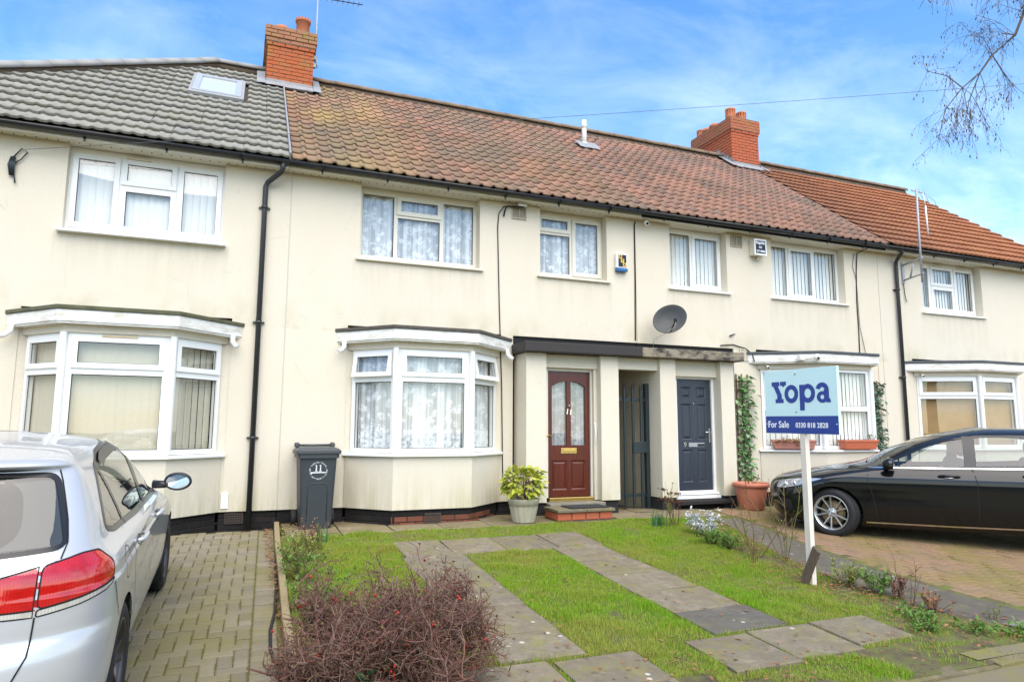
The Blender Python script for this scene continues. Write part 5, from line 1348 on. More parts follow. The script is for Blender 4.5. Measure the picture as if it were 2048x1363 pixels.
# ---------------- silver hatchback on the left drive
LV = np.unique(np.concatenate([np.linspace(.20, .60, 30), np.linspace(.60, .95, 46), np.linspace(.95, 1.36, 34), 1.485-.125*np.linspace(1, .0, 34)**2.2]))
G = Car(4.20,
    sr=[(.2, .13), (.26, .06), (.34, .015), (.46, 0), (.58, .012), (.64, .035), (.68, .06), (.74, .066), (.88, .082), (.99, .108), (1.035, .145), (1.11, .225), (1.22, .33), (1.33, .42), (1.375, .445), (1.39, .40), (1.405, .385), (1.425, .42), (1.44, .55), (1.46, .78), (1.475, 1.15), (1.485, 1.75)],
    sf=[(.2, 4.08), (.3, 4.17), (.45, 4.2), (.58, 4.19), (.68, 4.12), (.76, 3.98), (.84, 3.70), (.91, 3.38), (.96, 3.16), (1.0, 3.03), (1.1, 2.84), (1.2, 2.63), (1.3, 2.40), (1.36, 2.24), (1.42, 2.04), (1.45, 1.94), (1.47, 1.86), (1.485, 1.80)],
    w=[(.2, .80), (.26, .845), (.34, .872), (.46, .884), (.58, .889), (.68, .892), (.80, .894), (.842, .896), (.860, .886), (.90, .880), (.945, .862), (.98, .830), (1.01, .806), (1.1, .772), (1.2, .734), (1.3, .690), (1.36, .655), (1.41, .61), (1.44, .55), (1.462, .45), (1.475, .33), (1.485, .10)],
    Lr=[(.2, .55), (.46, .60), (.7, .56), (.9, .52), (1.0, .46), (1.2, .34), (1.34, .28), (1.40, .34), (1.46, .5), (1.485, .05)], Lf=[(.2, .7), (.6, .75), (.8, .85), (.95, .75), (1.1, .6), (1.35, .5), (1.46, .4), (1.485, .05)], nr=2.9, nf=2.5, levels=LV).grid(56, 120, 40)
ARCZ, RA = .315, .355; AX = (.80, 3.38)
dlo = smooth_poly([(.66, 1.055), (.80, 1.215), (.94, 1.33), (1.24, 1.395), (1.70, 1.418), (2.12, 1.39), (2.45, 1.305), (2.72, 1.185), (2.97, 1.03), (3.0, .998), (2.4, .985), (1.5, .992), (.82, 1.018)], .05)
def grow(poly, d):
    cx = sum(p[0] for p in poly)/len(poly); cy = sum(p[1] for p in poly)/len(poly); return [(x+(x-cx)/math.hypot(x-cx, y-cy)*d, y+(y-cy)/math.hypot(x-cx, y-cy)*d) for x, y in poly]
rearw = smooth_poly([(-.69, 1.045), (-.585, 1.352), (0, 1.368), (.585, 1.352), (.69, 1.045), (0, 1.022)], .05)
wind = smooth_poly([(-.70, 1.0), (-.56, 1.37), (0, 1.40), (.56, 1.37), (.70, 1.0), (0, .985)], .05)
lampA = [(.36, .812), (.612, .805), (.618, .982), (.50, .958), (.36, .925)]; lampA2 = [(.36, .785), (.612, .774), (.612, .803), (.36, .81)]
lampB = smooth_poly([(.626, .806), (.80, .826), (1.03, .862), (1.035, .93), (.93, 1.0), (.80, 1.008), (.632, .984)], .03); lampB2 = smooth_poly([(.624, .774), (.80, .794), (.95, .822), (1.03, .858), (.80, .823), (.626, .803)], .012)
lo = lambda P, k: P
circ = lambda s: [(s+RA*math.cos(a), ARCZ+RA*math.sin(a)) for a in np.linspace(0, 2*np.pi, 48, endpoint=False)]
GP_ = G.split([('arch1', 'side', circ(AX[0])), ('arch2', 'side', circ(AX[1])), ('side_window', 'side', dlo), ('rear_window', 'rear', rearw), ('windscreen', 'front', wind), ('lamp_inner', 'arcr', lampA), ('lamp_inner_clear', 'arcr', lampA2), ('lamp_outer', 'arcr', lampB), ('lamp_outer_clear', 'arcr', lampB2)])
cy_ = -4.19
golf = thing('hatchback_car', 'silver five door hatchback parked nose to house on grey block drive', 'car', (-1.395, cy_, ZG(cy_)+.006), 'parked cars', (math.atan(.06), 0, 0))
gb_ = finish_body(golf, G, GP_, M['silver'], ARCZ, AX, RA)
for nm in ('side_window', 'rear_window', 'windscreen'):
    v, f = GP_[nm]
    if nm == 'side_window':
        for sg in (1, -1): vv = v.copy(); vv[:, 0] *= sg; car_obj('side_window', vv, f if sg > 0 else f[:, ::-1], M['carglass'], golf)
    else: vv, ff = mirror_mesh(v, f); car_obj(nm, vv, ff, M['carglass'], golf)
# tail lamps: red glass with a clear band along the foot
for nm in ('lamp_inner', 'lamp_outer'):
    for sg in (1, -1):
        o = None
        for key, mat, nm2 in ((nm, M['redlens'], 'tail_lamp'), (nm+'_clear', M['clearlens'], 'reversing_lens')):
            v, f = GP_[key]; vv = v.copy(); vv[:, 0] *= sg; o2 = car_obj(nm2, vv, f if sg > 0 else f[:, ::-1], mat, o or golf); o = o or o2
for sg in (1, -1):
    mb = MB()
    ribbon(G, 'side', dense(dlo), .030, .003, sg, True, mb=mb); mb.build('window_trim', M['trim'], golf, local=True)
    mb = MB(); ribbon(G, 'side', [(1.96+.02*t, .985+.43*t) for t in np.linspace(0, 1, 14)], .085, .004, sg, mb=mb); ribbon(G, 'side', [(1.14-.16*t, .995+.36*t) for t in np.linspace(0, 1, 12)], .035, .004, sg, mb=mb); ribbon(G, 'side', [(2.86-.0*t, .985+.12*t) for t in np.linspace(0, 1, 5)], .03, .004, sg, mb=mb); mb.build('pillar_trim', M['trim'], golf, local=True)
    mb = MB()
    ribbon(G, 'side', [(1.94, .975), (1.955, .8), (1.945, .5), (1.93, .30)], .007, .0012, sg, mb=mb)
    ribbon(G, 'side', dense([(3.02, .985), (3.06, .85), (3.0, .70), (2.98, .45), (2.99, .30)], .05, False), .007, .0012, sg, mb=mb)
    ribbon(G, 'side', dense([(1.01, .99), (1.04, .90), (1.10, .72), (1.17, .58), (1.19, .50), (1.19, .30)], .05, False), .007, .0012, sg, mb=mb)
    ribbon(G, 'side', dense([(1.0, .285), (2.0, .285), (3.1, .285)], .08, False), .012, .0015, sg, mb=mb)
    mb.build('panel_gap', M['gap'], golf, local=True)
    # door handles
    for s, z in ((1.20, .875), (2.13, .855)):
        mb = MB(); p = [G.point('side', s+d, z, sg)+G.normal('side', s+d, z, sg)*o for d, o in ((-.02, .002), (.0, .03), (.10, .036), (.19, .03), (.21, .002))]; mb.tube(p, [.012, .015, .016, .015, .012], 8); h = mb.build('door_handle', M['silver'], golf, local=True)
        mb = MB(); ribbon(G, 'side', [(s+.05+.05*math.cos(a), z-.005+.03*math.sin(a)) for a in np.linspace(0, 2*np.pi, 16, endpoint=False)], .008, .001, sg, True, mb=mb); mb.build('handle_recess', M['gap'], h, local=True)
    # wind deflectors over the door glass
    mb = MB(); top = [(x, z) for x, z in dense(dlo, .04) if z > 1.25]; top.sort()
    a = [p for p in top if 1.08 < p[0] < 1.93]; b = [p for p in top if 2.03 < p[0] < 2.62]
    for seg in (a, b):
        if len(seg) > 2: ribbon(G, 'side', [(x, z-.028) for x, z in seg], .048, .012, sg, mb=mb)
    mb.build('wind_deflector', M['smoke'] if 'smoke' in M else M['trim'], golf, local=True)
    # lamp outlines
    for poly in (lampA, lampA2, lampB, lampB2):
        mb = MB(); ribbon(G, 'arcr', dense(poly, .03), .006, .0015, sg, True, mb=mb); mb.build('lamp_seal', M['gap'], golf, local=True)
    for rs in AX: wheel(golf, sg*.775, rs-G.L/2, sg, .318, .215, .215, M['alloy_dark'], 'double')
    # door mirror
    mb = MB(); y = 2.80-G.L/2
    T = Matrix.Translation((sg*.975, y, 1.01)) @ Matrix.Rotation(R(-8)*sg, 4, 'Z')
    sh = MB(); sh.sphere((0, 0, 0), 1.0, 18, 12, 0, (.108, .075, .074)); mb.add([T @ Vector((v[0], v[1] if v[1] > -.02 else -.02, v[2])) for v in sh.v], sh.f, 0, True)
    mo = mb.build('door_mirror', M['mirror_black'] if 'mirror_black' in M else M['trim'], golf, local=True)
    g = MB(); pts = [(.092*math.cos(a)*(1.0 if math.cos(a)*sg > 0 else .93), .057*math.sin(a)) for a in np.linspace(0, 2*np.pi, 28, endpoint=False)]; g.add([T @ Vector((u, -.0225, w_)) for u, w_ in pts], [tuple(range(28))[::1]]); g.build('mirror_glass', M['mirror'], mo, local=True)
    rim_ = MB(); rim_.tube([T @ Vector((u*1.06, -.02, w_*1.08)) for u, w_ in pts+pts[:1]], .008, 6, cap=False); rim_.build('mirror_rim', M['trim'], mo, local=True)
    a_ = MB(); a_.tube([(sg*.79, y+.04, .985), (sg*.87, y+.02, .985), (sg*.91, y+.008, .99)], [.035, .030, .028], 8); a_.build('mirror_arm', M['trim'], mo, local=True)
    mb = MB(); q = [G.point('side', s, z, sg)+G.normal('side', s, z, sg)*.004 for s, z in ((2.95, 1.0), (2.99, .998), (2.86, 1.07))]; mb.add(q, [(0, 1, 2) if sg > 0 else (2, 1, 0)]); mb.build('mirror_sail', M['trim'], golf, local=True)
# rear window band, tailgate and bumper gaps, fuel flap
mb = MB(); ribbon(G, 'rear', dense(rearw), .02, .002, 1, True, mb=mb)
mb.build('rear_glass_edge', M['trim'], golf, local=True)
mb = MB()
for sg in (1, -1):                                    # printed black border inside the outer end of the rear glass
    n = 14; vs = []
    for i in range(n+1):
        t = i/n; z = 1.052+t*.295; xo = .682-.102*t-.004; r_ = abs(t-.5)*2; xi = .52-.06*t-.10*r_**4
        vs += [G.point('rear', xi, z, sg)+Vector((0, .006, 0)), G.point('rear', xo, z, sg)+Vector((0, .006, 0))]
    mb.add(vs, [(2*i, 2*i+1, 2*i+3, 2*i+2) for i in range(n)], 0, True)
mb.build('glass_border', M['trim'], golf, local=True)
mb = MB()
for sg in (1, -1):
    ribbon(G, 'arcr', dense([(.62, .774), (.61, .62), (.55, .50), (.47, .455), (.0, .44)], .04, False), .007, .004, sg, mb=mb)
    ribbon(G, 'arcr', dense([(.70, 1.0), (.715, 1.06), (.69, 1.15), (.645, 1.27), (.61, 1.37)], .04, False), .007, .004, sg, mb=mb)
    ribbon(G, 'arcr', dense([(1.02, .84), (1.09, .72), (1.16, .64)], .04, False), .006, .003, sg, mb=mb)
ribbon(G, 'side', [(.80+.085*math.cos(a), .845+.085*math.sin(a)) for a in np.linspace(0, 2*np.pi, 28, endpoint=False)], .005, .0012, 1, True, mb=mb)
mb.build('panel_gap', M['gap'], golf, local=True)
interior(golf, G, [(.36, 2.05, 0), (-.36, 2.05, 0), (.36, 1.15, 0), (-.36, 1.15, 0), (0, 1.15, 0)], .96)

# ---------------- black hatchback on the right drive
LV2 = np.unique(np.concatenate([np.linspace(.155, .56, 30), np.linspace(.56, 1.0, 56), np.linspace(1.0, 1.36, 30), 1.475-.115*np.linspace(1, .0, 34)**2.2]))
B2 = Car(4.42,
    sr=[(.155, .16), (.19, .13), (.3, .04), (.45, 0), (.6, .02), (.72, .05), (.9, .08), (1.0, .12), (1.1, .22), (1.2, .35), (1.32, .50), (1.365, .43), (1.395, .45), (1.435, .8), (1.46, 1.2), (1.475, 1.8)],
    sf=[(.155, 4.18), (.19, 4.24), (.28, 4.36), (.4, 4.41), (.52, 4.42), (.62, 4.41), (.70, 4.37), (.76, 4.29), (.82, 4.10), (.88, 3.80), (.94, 3.45), (.985, 3.22), (1.02, 3.10), (1.1, 2.96), (1.2, 2.76), (1.3, 2.52), (1.37, 2.30), (1.43, 2.03), (1.455, 1.91), (1.475, 1.82)],
    w=[(.155, .77), (.19, .815), (.23, .845), (.32, .866), (.42, .880), (.52, .887), (.60, .891), (.70, .896), (.79, .892), (.85, .872), (.90, .845), (.935, .812), (1.0, .785), (1.15, .728), (1.27, .668), (1.345, .615), (1.395, .555), (1.425, .49), (1.455, .36), (1.475, .10)],
    Lr=[(.19, .6), (.6, .62), (1.0, .5), (1.37, .34), (1.45, .5), (1.475, .05)], Lf=[(.19, .62), (.5, .66), (.7, .72), (.8, .80), (.9, .80), (1.0, .7), (1.3, .5), (1.45, .4), (1.475, .05)], nr=2.7, nf=2.45, levels=LV2).grid(44, 130, 60)
AX2 = (.83, 3.56); RA2 = .358; ARCZ2 = .318
dlo2 = smooth_poly([(2.98, .945), (2.66, 1.10), (2.40, 1.225), (2.14, 1.31), (1.84, 1.352), (1.45, 1.358), (1.05, 1.32), (.72, 1.225), (.50, 1.12), (.54, 1.03), (1.5, .975), (2.4, .95)], .035)
circ2 = lambda s: [(s+RA2*math.cos(a), ARCZ2+RA2*math.sin(a)) for a in np.linspace(0, 2*np.pi, 48, endpoint=False)]
wind2 = smooth_poly([(-.62, 1.0), (-.42, 1.345), (0, 1.39), (.42, 1.345), (.62, 1.0), (0, .985)], .05)
rear2 = smooth_poly([(-.58, 1.03), (-.46, 1.29), (0, 1.305), (.46, 1.29), (.58, 1.03), (0, 1.02)], .05)
head = smooth_poly([(.60, .705), (.62, .625), (.80, .625), (.98, .665), (1.13, .735), (1.17, .775), (1.0, .775), (.78, .755)], .02)
gril = smooth_poly([(-.48, .40), (-.55, .55), (-.50, .66), (0, .68), (.50, .66), (.55, .55), (.48, .40), (0, .37)], .04)
intk = smooth_poly([(.66, .30), (.66, .44), (.74, .50), (.92, .47), (.92, .36), (.80, .28)], .03)
BP = B2.split([('arch1', 'side', circ2(AX2[0])), ('arch2', 'side', circ2(AX2[1])), ('side_window', 'side', dlo2), ('rear_window', 'rear', rear2), ('windscreen', 'front', wind2), ('head_lamp', 'arcf', head), ('intake', 'arcf', intk), ('grille', 'front', gril)])
ang = R(43); lx_, ly_ = -.85, AX2[1]-B2.L/2
wx, wy = 7.575, -2.73
bx, by = wx-(lx_*math.cos(ang)-ly_*math.sin(ang)), wy-(lx_*math.sin(ang)+ly_*math.cos(ang))
merc = thing('hatchback_car', 'black hatchback with silver spoked wheels parked at an angle on rusty block drive', 'car', (bx, by, ZG(by)+.006), 'parked cars', (Matrix.Rotation(.0, 3, 'X') @ Matrix.Rotation(ang, 3, 'Z')).to_euler())
finish_body(merc, B2, BP, M['black_paint'], ARCZ2, AX2, RA2)
for nm in ('rear_window', 'windscreen'):
    vv, ff = mirror_mesh(*BP[nm]); car_obj(nm, vv, ff, M['carglass'], merc)
for nm, mat in (('side_window', 'carglass'), ('head_lamp', 'lens'), ('intake', 'rubber')):
    for sg in (1, -1): v, f = BP[nm]; vv = v.copy(); vv[:, 0] *= sg; car_obj(nm, vv, f if sg > 0 else f[:, ::-1], M[mat], merc)
vv, ff = mirror_mesh(*BP['grille']); car_obj('grille', vv, ff, M['trim'], merc)
for sg in (1, -1):
    mb = MB(); ribbon(B2, 'side', dense(dlo2), .026, .003, sg, True, mb=mb); mb.build('window_trim', M['trim'], merc, local=True)
    mb = MB(); ribbon(B2, 'side', [(3.10, .930)]+[(s, .934+.030*(3.05-s)/2.4+.014*max(0, (1.6-s))) for s in np.linspace(3.0, .52, 26)], .018, .006, sg, mb=mb); mb.build('chrome_strip', M['satin'], merc, local=True)
    mb = MB(); ribbon(B2, 'side', [(1.95-.02*t, .955+.40*t) for t in np.linspace(0, 1, 14)], .13, .005, sg, mb=mb); ribbon(B2, 'side', [(.90-.1*t, 1.03+.2*t) for t in np.linspace(0, 1, 8)], .05, .005, sg, mb=mb); ribbon(B2, 'side', [(2.74, .955), (2.74, 1.06)], .02, .005, sg, mb=mb); mb.build('pillar_trim', M['trim'], merc, local=True)
    mb = MB()
    ribbon(B2, 'side', dense([(1.965, 1.36), (1.95, .98), (1.925, .91), (1.90, .75), (1.90, .5), (1.91, .31)], .05, False), .008, .006 if False else .0016, sg, mb=mb)
    ribbon(B2, 'side', dense([(3.10, .925), (3.125, .88), (3.13, .78), (3.09, .62), (3.05, .45), (3.04, .31)], .05, False), .008, .0016, sg, mb=mb)
    ribbon(B2, 'side', dense([(1.12, .98), (1.10, .9), (1.16, .7), (1.22, .56), (1.22, .31)], .05, False), .008, .0016, sg, mb=mb)
    ribbon(B2, 'side', dense([(3.10, .93), (3.3, .915), (3.6, .885), (3.9, .82), (4.1, .775)], .05, False), .007, .0016, sg, mb=mb)
    ribbon(B2, 'side', dense([(3.90, .50), (3.98, .60), (4.06, .70)], .04, False), .007, .0016, sg, mb=mb)
    mb.build('panel_gap', M['gap'], merc, local=True)
    mb = MB(); ribbon(B2, 'side', dense([(1.25, .232), (2.2, .222), (3.17, .222)], .08, False), .018, .006, sg, mb=mb); mb.build('sill_strip', M['satin'], merc, local=True)
    for s, z in ((2.10, .845), (1.2, .87)):
        mb = MB(); p = [B2.point('side', s+d, z, sg)+B2.normal('side', s+d, z, sg)*o for d, o in ((-.02, .004), (.0, .026), (.10, .034), (.20, .026), (.22, .004))]; mb.tube(p, [.010, .014, .015, .014, .010], 8); h = mb.build('door_handle', M['black_paint'], merc, local=True)
        mb = MB(); p = [B2.point('side', s+d, z-.02, sg)+B2.normal('side', s+d, z-.02, sg)*.012 for d in (.05, .10, .15)]; mb.tube(p, .008, 6); mb.build('handle_insert', M['satin'], h, local=True)
    for rs in AX2:
        rim, T, h_ = wheel(merc, sg*.772, rs-B2.L/2, sg, .322, .226, .205, M['alloy'], 'double', steer=R(-22) if rs > 2 else 0)
        st = MB()                                     # little three pointed star in the hub cap
        for i in range(3):
            U = T @ Matrix.Rotation(2*math.pi*i/3+math.pi/2, 4, 'Z'); st.add([U @ Vector(v) for v in ((0, -.006, h_*.745), (.027, 0, h_*.745), (0, .006, h_*.745), (-.004, 0, h_*.755))], [(0, 1, 3), (1, 2, 3)])
        st.tube([T @ Vector((.029*math.cos(a), .029*math.sin(a), h_*.745)) for a in np.linspace(0, 2*np.pi, 21)], .002, 5, cap=False); st.build('hub_star', M['chrome'], rim, local=True)
    mb = MB(); y = 2.86-B2.L/2
    T = Matrix.Translation((sg*.965, y, .995)) @ Matrix.Rotation(R(10)*sg, 4, 'Z'); shp = MB(); shp.sphere((0, 0, 0), 1.0, 20, 14, 0, (.115, .10, .075)); mb.add([T @ Vector((v[0], max(v[1], -.045), v[2]+.25*v[0]*sg*0)) for v in shp.v], shp.f, 0, True); mo = mb.build('door_mirror', M['black_paint'], merc, local=True)
    a_ = MB(); a_.tube([(sg*.80, y+.05, .935), (sg*.88, y+.03, .942), (sg*.94, y+.01, .955)], [.03, .03, .04], 8); a_.build('mirror_arm', M['trim'], mo, local=True)
    ind = MB(); shp = MB(); shp.sphere((0, 0, 0), 1.0, 18, 10, 0, (.119, .104, .018)); ind.add([T @ Vector((v[0], max(v[1], -.04), v[2]-.018)) for v in shp.v], shp.f, 0, True); ind.build('mirror_band', M['trim'], mo, local=True)
    mg = MB(); mg.add([T @ Vector((.10*math.cos(a), -.0465, .062*math.sin(a))) for a in np.linspace(0, 2*np.pi, 24, endpoint=False)], [tuple(range(24))]); mg.build('mirror_glass', M['mirror'], mo, local=True)
    # headlamp innards
    for a, z, r in ((.78, .685, .035), (.92, .70, .028)):
        p = B2.point('arcf', a, z, sg); mb = MB(); mb.sphere(tuple(p+Vector((0, .0, 0))), r, 12, 8, 0, (1, .5, 1)); mb.build('lamp_reflector', M['chrome'], merc, local=True)
interior(merc, B2, [(.36, 2.15, 0), (-.36, 2.15, 0), (.36, 1.25, 0), (-.36, 1.25, 0)], .98)
mb = MB()
for i in range(2): mb.tube([(-.45+.5*i, 3.12-B2.L/2, 1.0), (-.15+.5*i, 3.07-B2.L/2, 1.02)], .008, 6)
mb.build('wiper', M['trim'], merc, local=True, kind='stuff')
# ================================================================ things on and round the houses
def frameM(o, X, Y, Z): return Matrix(((X[0], Y[0], Z[0], o[0]), (X[1], Y[1], Z[1], o[1]), (X[2], Y[2], Z[2], o[2]), (0, 0, 0, 1)))
# wheelie bin
M['bin'] = plain('grey_bin_plastic', (.036, .042, .046), .48, var=.10, scale=5, bump=.1, bscale=200); M['bin_lid'] = plain('faded_bin_lid', (.055, .060, .064), .5, var=.12, scale=6)
M['faded_white'] = NT('faded_white_sticker'); t_ = M['faded_white']; t_.col((.42, .44, .44)); t_.l(t_.ramp(t_.noise(38, 5, .7), [(.42, 0), (.52, 1)]), t_.b.inputs['Alpha']); M['faded_white'] = t_.m
bn = thing('wheelie_bin', 'dark grey wheelie bin marked 11 standing against the cream wall', 'bin', (1.02, -.35, .04), rot=(0, 0, R(1)))
mb = MB(); n = 24
def rr_ring(w, d, z, rad=.05, k=6):
    pts = []
    for cx, cy, a0 in ((w-rad, d-rad, 0), (-w+rad, d-rad, 90), (-w+rad, -d+rad, 180), (w-rad, -d+rad, 270)):
        for i in range(k+1): a = R(a0+90*i/k); pts.append((cx+rad*math.cos(a), cy+rad*math.sin(a), z))
    return pts
rings = [rr_ring(.195, .20, .01), rr_ring(.20, .205, .05), rr_ring(.235, .255, .90), rr_ring(.262, .285, .905), rr_ring(.262, .285, .955)]
vs = sum(rings, []); q = len(rings[0]); mb.add(vs, [(j*q+i, j*q+(i+1) % q, (j+1)*q+(i+1) % q, (j+1)*q+i) for j in range(len(rings)-1) for i in range(q)]+[tuple(range(q-1, -1, -1))], 0, False)
body = mb.build('bin_body', M['bin'], bn, local=True)
mb = MB(); lid = [rr_ring(.280, .295, .957), rr_ring(.285, .30, .97), rr_ring(.285, .30, 1.0), rr_ring(.255, .27, 1.025), rr_ring(.20, .22, 1.045)]
vs = sum(lid, []); mb.add(vs, [(j*q+i, j*q+(i+1) % q, (j+1)*q+(i+1) % q, (j+1)*q+i) for j in range(len(lid)-1) for i in range(q)]+[tuple(4*q+i for i in range(q)), tuple(range(q-1, -1, -1))]); lidob = mb.build('lid', M['bin_lid'], bn, local=True)
for sx in (-1, 1):
    mb = MB(); mb.box(sx*.235-.03, sx*.235+.03, .18, .30, 1.03, 1.10); mb.build('hinge_lug', M['bin_lid'], lidob, local=True, bevel=.02)
    mb = MB(); mb.lathe([(.001, -.03), (.10, -.03), (.105, -.02), (.105, .02), (.10, .03), (.001, .03)], 24, Matrix.Translation((sx*.245, .20, .105)) @ Matrix.Rotation(math.pi/2, 4, 'Y')); mb.build('wheel', M['rubber'], bn, local=True)
mb = MB(); mb.tube([(-.22, .30, 1.06), (.22, .30, 1.06)], .015, 8); mb.build('handle', M['bin_lid'], bn, local=True)
yb = lambda z: -(.205+(.255-.205)*(z-.05)/.85)
bs = lambda x, z, o=.003: Vector((x, yb(z)-o, z))     # a point on the sloping front
pan = [(-.125, .10)]+[(-.125, .52)]+[(-.125+.06*(1-math.cos(a)), .52+.06*math.sin(a)) for a in np.linspace(.2, math.pi/2, 6)]+[(.125-.06*(1-math.cos(a)), .52+.06*math.sin(a)) for a in np.linspace(math.pi/2, .2, 6)]+[(.125, .52), (.125, .10)]
mb = MB(); mb.tube([bs(x, z, .0) for x, z in pan], .006, 6); mb.build('moulded_arch', M['bin'], body, local=True)
mb = MB(); ci = [(.115*math.cos(a), .745+.115*math.sin(a)) for a in np.linspace(0, R(360), 48)]
for i in range(len(ci)-1):
    (x0, z0), (x1, z1) = ci[i], ci[i+1]; k = .86; mb.add([bs(x0, z0), bs(x1, z1), bs(x1*k, .745+(z1-.745)*k), bs(x0*k, .745+(z0-.745)*k)], [(0, 1, 2, 3)])
mb.add([bs(-.03, .85), bs(.02, .855), bs(.025, .862), bs(-.025, .862)], [(0, 1, 2, 3)])
mb.build('faded_ring', M['faded_white'], body, local=True)
M['white_mark'] = plain('white_mark', (.70, .72, .72), .6)
mb = MB(); mb.add([bs(-.10, .712), bs(.105, .715), bs(.105, .727), bs(-.10, .729), bs(-.085, .695), bs(-.075, .712)], [(0, 1, 2, 3), (0, 4, 5)]); mb.build('white_bar', M['white_mark'], body, local=True)
for sx in (-.028, .024):
    mb = MB(); mb.add([bs(sx-.008, .74), bs(sx+.008, .74), bs(sx+.007, .82), bs(sx-.004, .82), bs(sx-.018, .735), bs(sx+.018, .735), bs(sx+.018, .742), bs(sx-.018, .742), bs(sx-.02, .805), bs(sx-.004, .812)], [(0, 1, 2, 3), (4, 5, 6, 7), (8, 9, 3)]); mb.build('numeral', M['white_mark'], body, local=True)

# for sale board
sg = thing('for_sale_sign', 'pale turquoise and blue for sale board on white wooden post in the lawn', 'sign', (5.39, -4.46, ZG(-4.46)))
M['postwood'] = wood_mat('painted_post', (.70, .62, .52), .8, .28)
mb = MB(); vs = []
for z, y, x in ((-.32, -4.485, 5.385), (1.32, -4.43, 5.435)):
    vs += [(x-.028, y-.036, z), (x+.028, y-.036, z), (x+.028, y+.036, z), (x-.028, y+.036, z)]
mb.add(vs, [(0, 3, 2, 1), (4, 5, 6, 7), (0, 1, 5, 4), (1, 2, 6, 5), (2, 3, 7, 6), (3, 0, 4, 7)]); mb.build('post', M['postwood'], sg, bevel=.004)
SGM = frameM((5.405, -3.918, 1.30), (0, -1, 0), (0, 0, 1), (-1, 0, 0)) @ Matrix.Rotation(R(-.6), 4, 'Z')
SW, SH = .985, .668
M['turq'] = plain('turquoise_board', (.62, .83, .83), .38, var=.02); M['royal'] = plain('royal_blue_print', (.010, .045, .27), .38, var=.02); M['signwhite'] = plain('white_print', (.82, .83, .85), .4, var=.01)
mb = MB(); mb.add([SGM @ Vector(v) for v in [(0, 0, -.03), (SW, 0, -.03), (SW, SH, -.03), (0, SH, -.03), (0, 0, 0), (SW, 0, 0), (SW, SH, 0), (0, SH, 0)]], [(0, 3, 2, 1), (4, 5, 6, 7), (0, 1, 5, 4), (1, 2, 6, 5), (2, 3, 7, 6), (3, 0, 4, 7)])
bd = mb.build('board', M['turq'], sg, bevel=.002)
def pr(name, mat, polys, z=.002):
    mb = MB(); 
    for i, P in enumerate(polys): mb.add([SGM @ Vector((x, y, z+.00002*(i+1))) for x, y in P], [tuple(range(len(P)))])
    return mb.build(name, mat, bd)
pr('blue_band', M['royal'], [[(.002, .002), (SW-.002, .002), (SW-.002, .182), (.002, .182)]])
# lettering "Yopa": slab serif Y drawn here, round letters as rings
def ring(cx, cy, ro, ri, a0=0, a1=360, n=40, sx=1.0):
    A = [R(a0+(a1-a0)*i/n) for i in range(n+1)]
    return [[(cx+sx*ro*math.cos(A[i]), cy+ro*math.sin(A[i])), (cx+sx*ro*math.cos(A[i+1]), cy+ro*math.sin(A[i+1])), (cx+sx*ri*.9*math.cos(A[i+1]), cy+ri*math.sin(A[i+1])), (cx+sx*ri*.9*math.cos(A[i]), cy+ri*math.sin(A[i]))] for i in range(n)]
Y0, YT = .322, .548
yl_ = [[(.108, YT), (.222, YT), (.222, YT-.045), (.108, YT-.045)], [(.232, YT), (.318, YT), (.318, YT-.045), (.300, YT-.040), (.290, YT-.050), (.276, YT-.062), (.266, YT-.050), (.256, YT-.040), (.232, YT-.045)],
       [(.130, YT-.045), (.198, YT-.045), (.252, Y0+.085), (.252, Y0+.04), (.184, Y0+.04), (.184, Y0+.085)], [(.158, Y0), (.276, Y0), (.276, Y0+.042), (.158, Y0+.042)]]
pr('letter', M['royal'], yl_)
xh = .415; pr('letter', M['royal'], ring(.388, xh-.002, .096, .048))
pr('letter', M['royal'], ring(.612, xh-.002, .096, .048)+[[(.502, xh+.088), (.566, xh+.088), (.566, xh-.175), (.502, xh-.175)]])
pr('letter', M['royal'], ring(.800, xh-.045, .058, .022, sx=1.25)+[[(.820, xh-.09), (.883, xh-.09), (.883, xh+.03), (.820, xh+.03)], [(.848, xh-.10), (.906, xh-.10), (.893, xh-.06), (.848, xh-.06)]]+ring(.800, xh+.022, .078, .032, 0, 165, 24, 1.06))
def sign_text(body, size, u, v, off, nm, sx=1):
    me_rot = (SGM @ Matrix.Translation((u, v, .003))); o = text(bd, body, size, me_rot.translation, me_rot.to_euler(), M['signwhite'], nm, depth=.0008, off=off, align='LEFT', sx=sx, sp=1.07); return o
sign_text('For Sale', .098, .036, .092, .0028, 'for_sale_lettering', .88); sign_text('0330 818 2828', .071, .432, .086, .0020, 'phone_lettering', .92)
for u, v in ((.45, .62), (.45, .225)):
    mb = MB(); mb.lathe([(.011, 0), (.011, .004), (.001, .006)], 10, SGM @ Matrix.Translation((u, v, 0))); mb.build('screw', M['steel'], bd)
for u in (.018, .962):
    mb = MB(); mb.lathe([(.006, .002), (.006, .005), (.001, .006)], 8, SGM @ Matrix.Translation((u, .10, 0))); mb.build('screw', M['signwhite'], bd)
mb = MB(); a, b = Vector((5.30, -4.40, ZG(-4.4)-.12)), Vector((5.385, -4.56, ZG(-4.4)+.33)); d = (b-a).normalized(); s = d.cross(Vector((1, 0, .2))).normalized(); u_ = s.cross(d)
vs = [e+s*i*.042+u_*j*.018 for e in (a, b) for i, j in ((-1, -1), (1, -1), (1, 1), (-1, 1))]; vs[6] += d*.03; vs[5] += d*.03
mb.add(vs, [(0, 3, 2, 1), (4, 5, 6, 7), (0, 1, 5, 4), (1, 2, 6, 5), (2, 3, 7, 6), (3, 0, 4, 7)]); tag(mb.build('wooden_stake', wood_mat('dark_stake', (.10, .07, .045), .9, .8), bevel=.004), 'short dark wooden stake driven in at the foot of the sign post', 'stake')

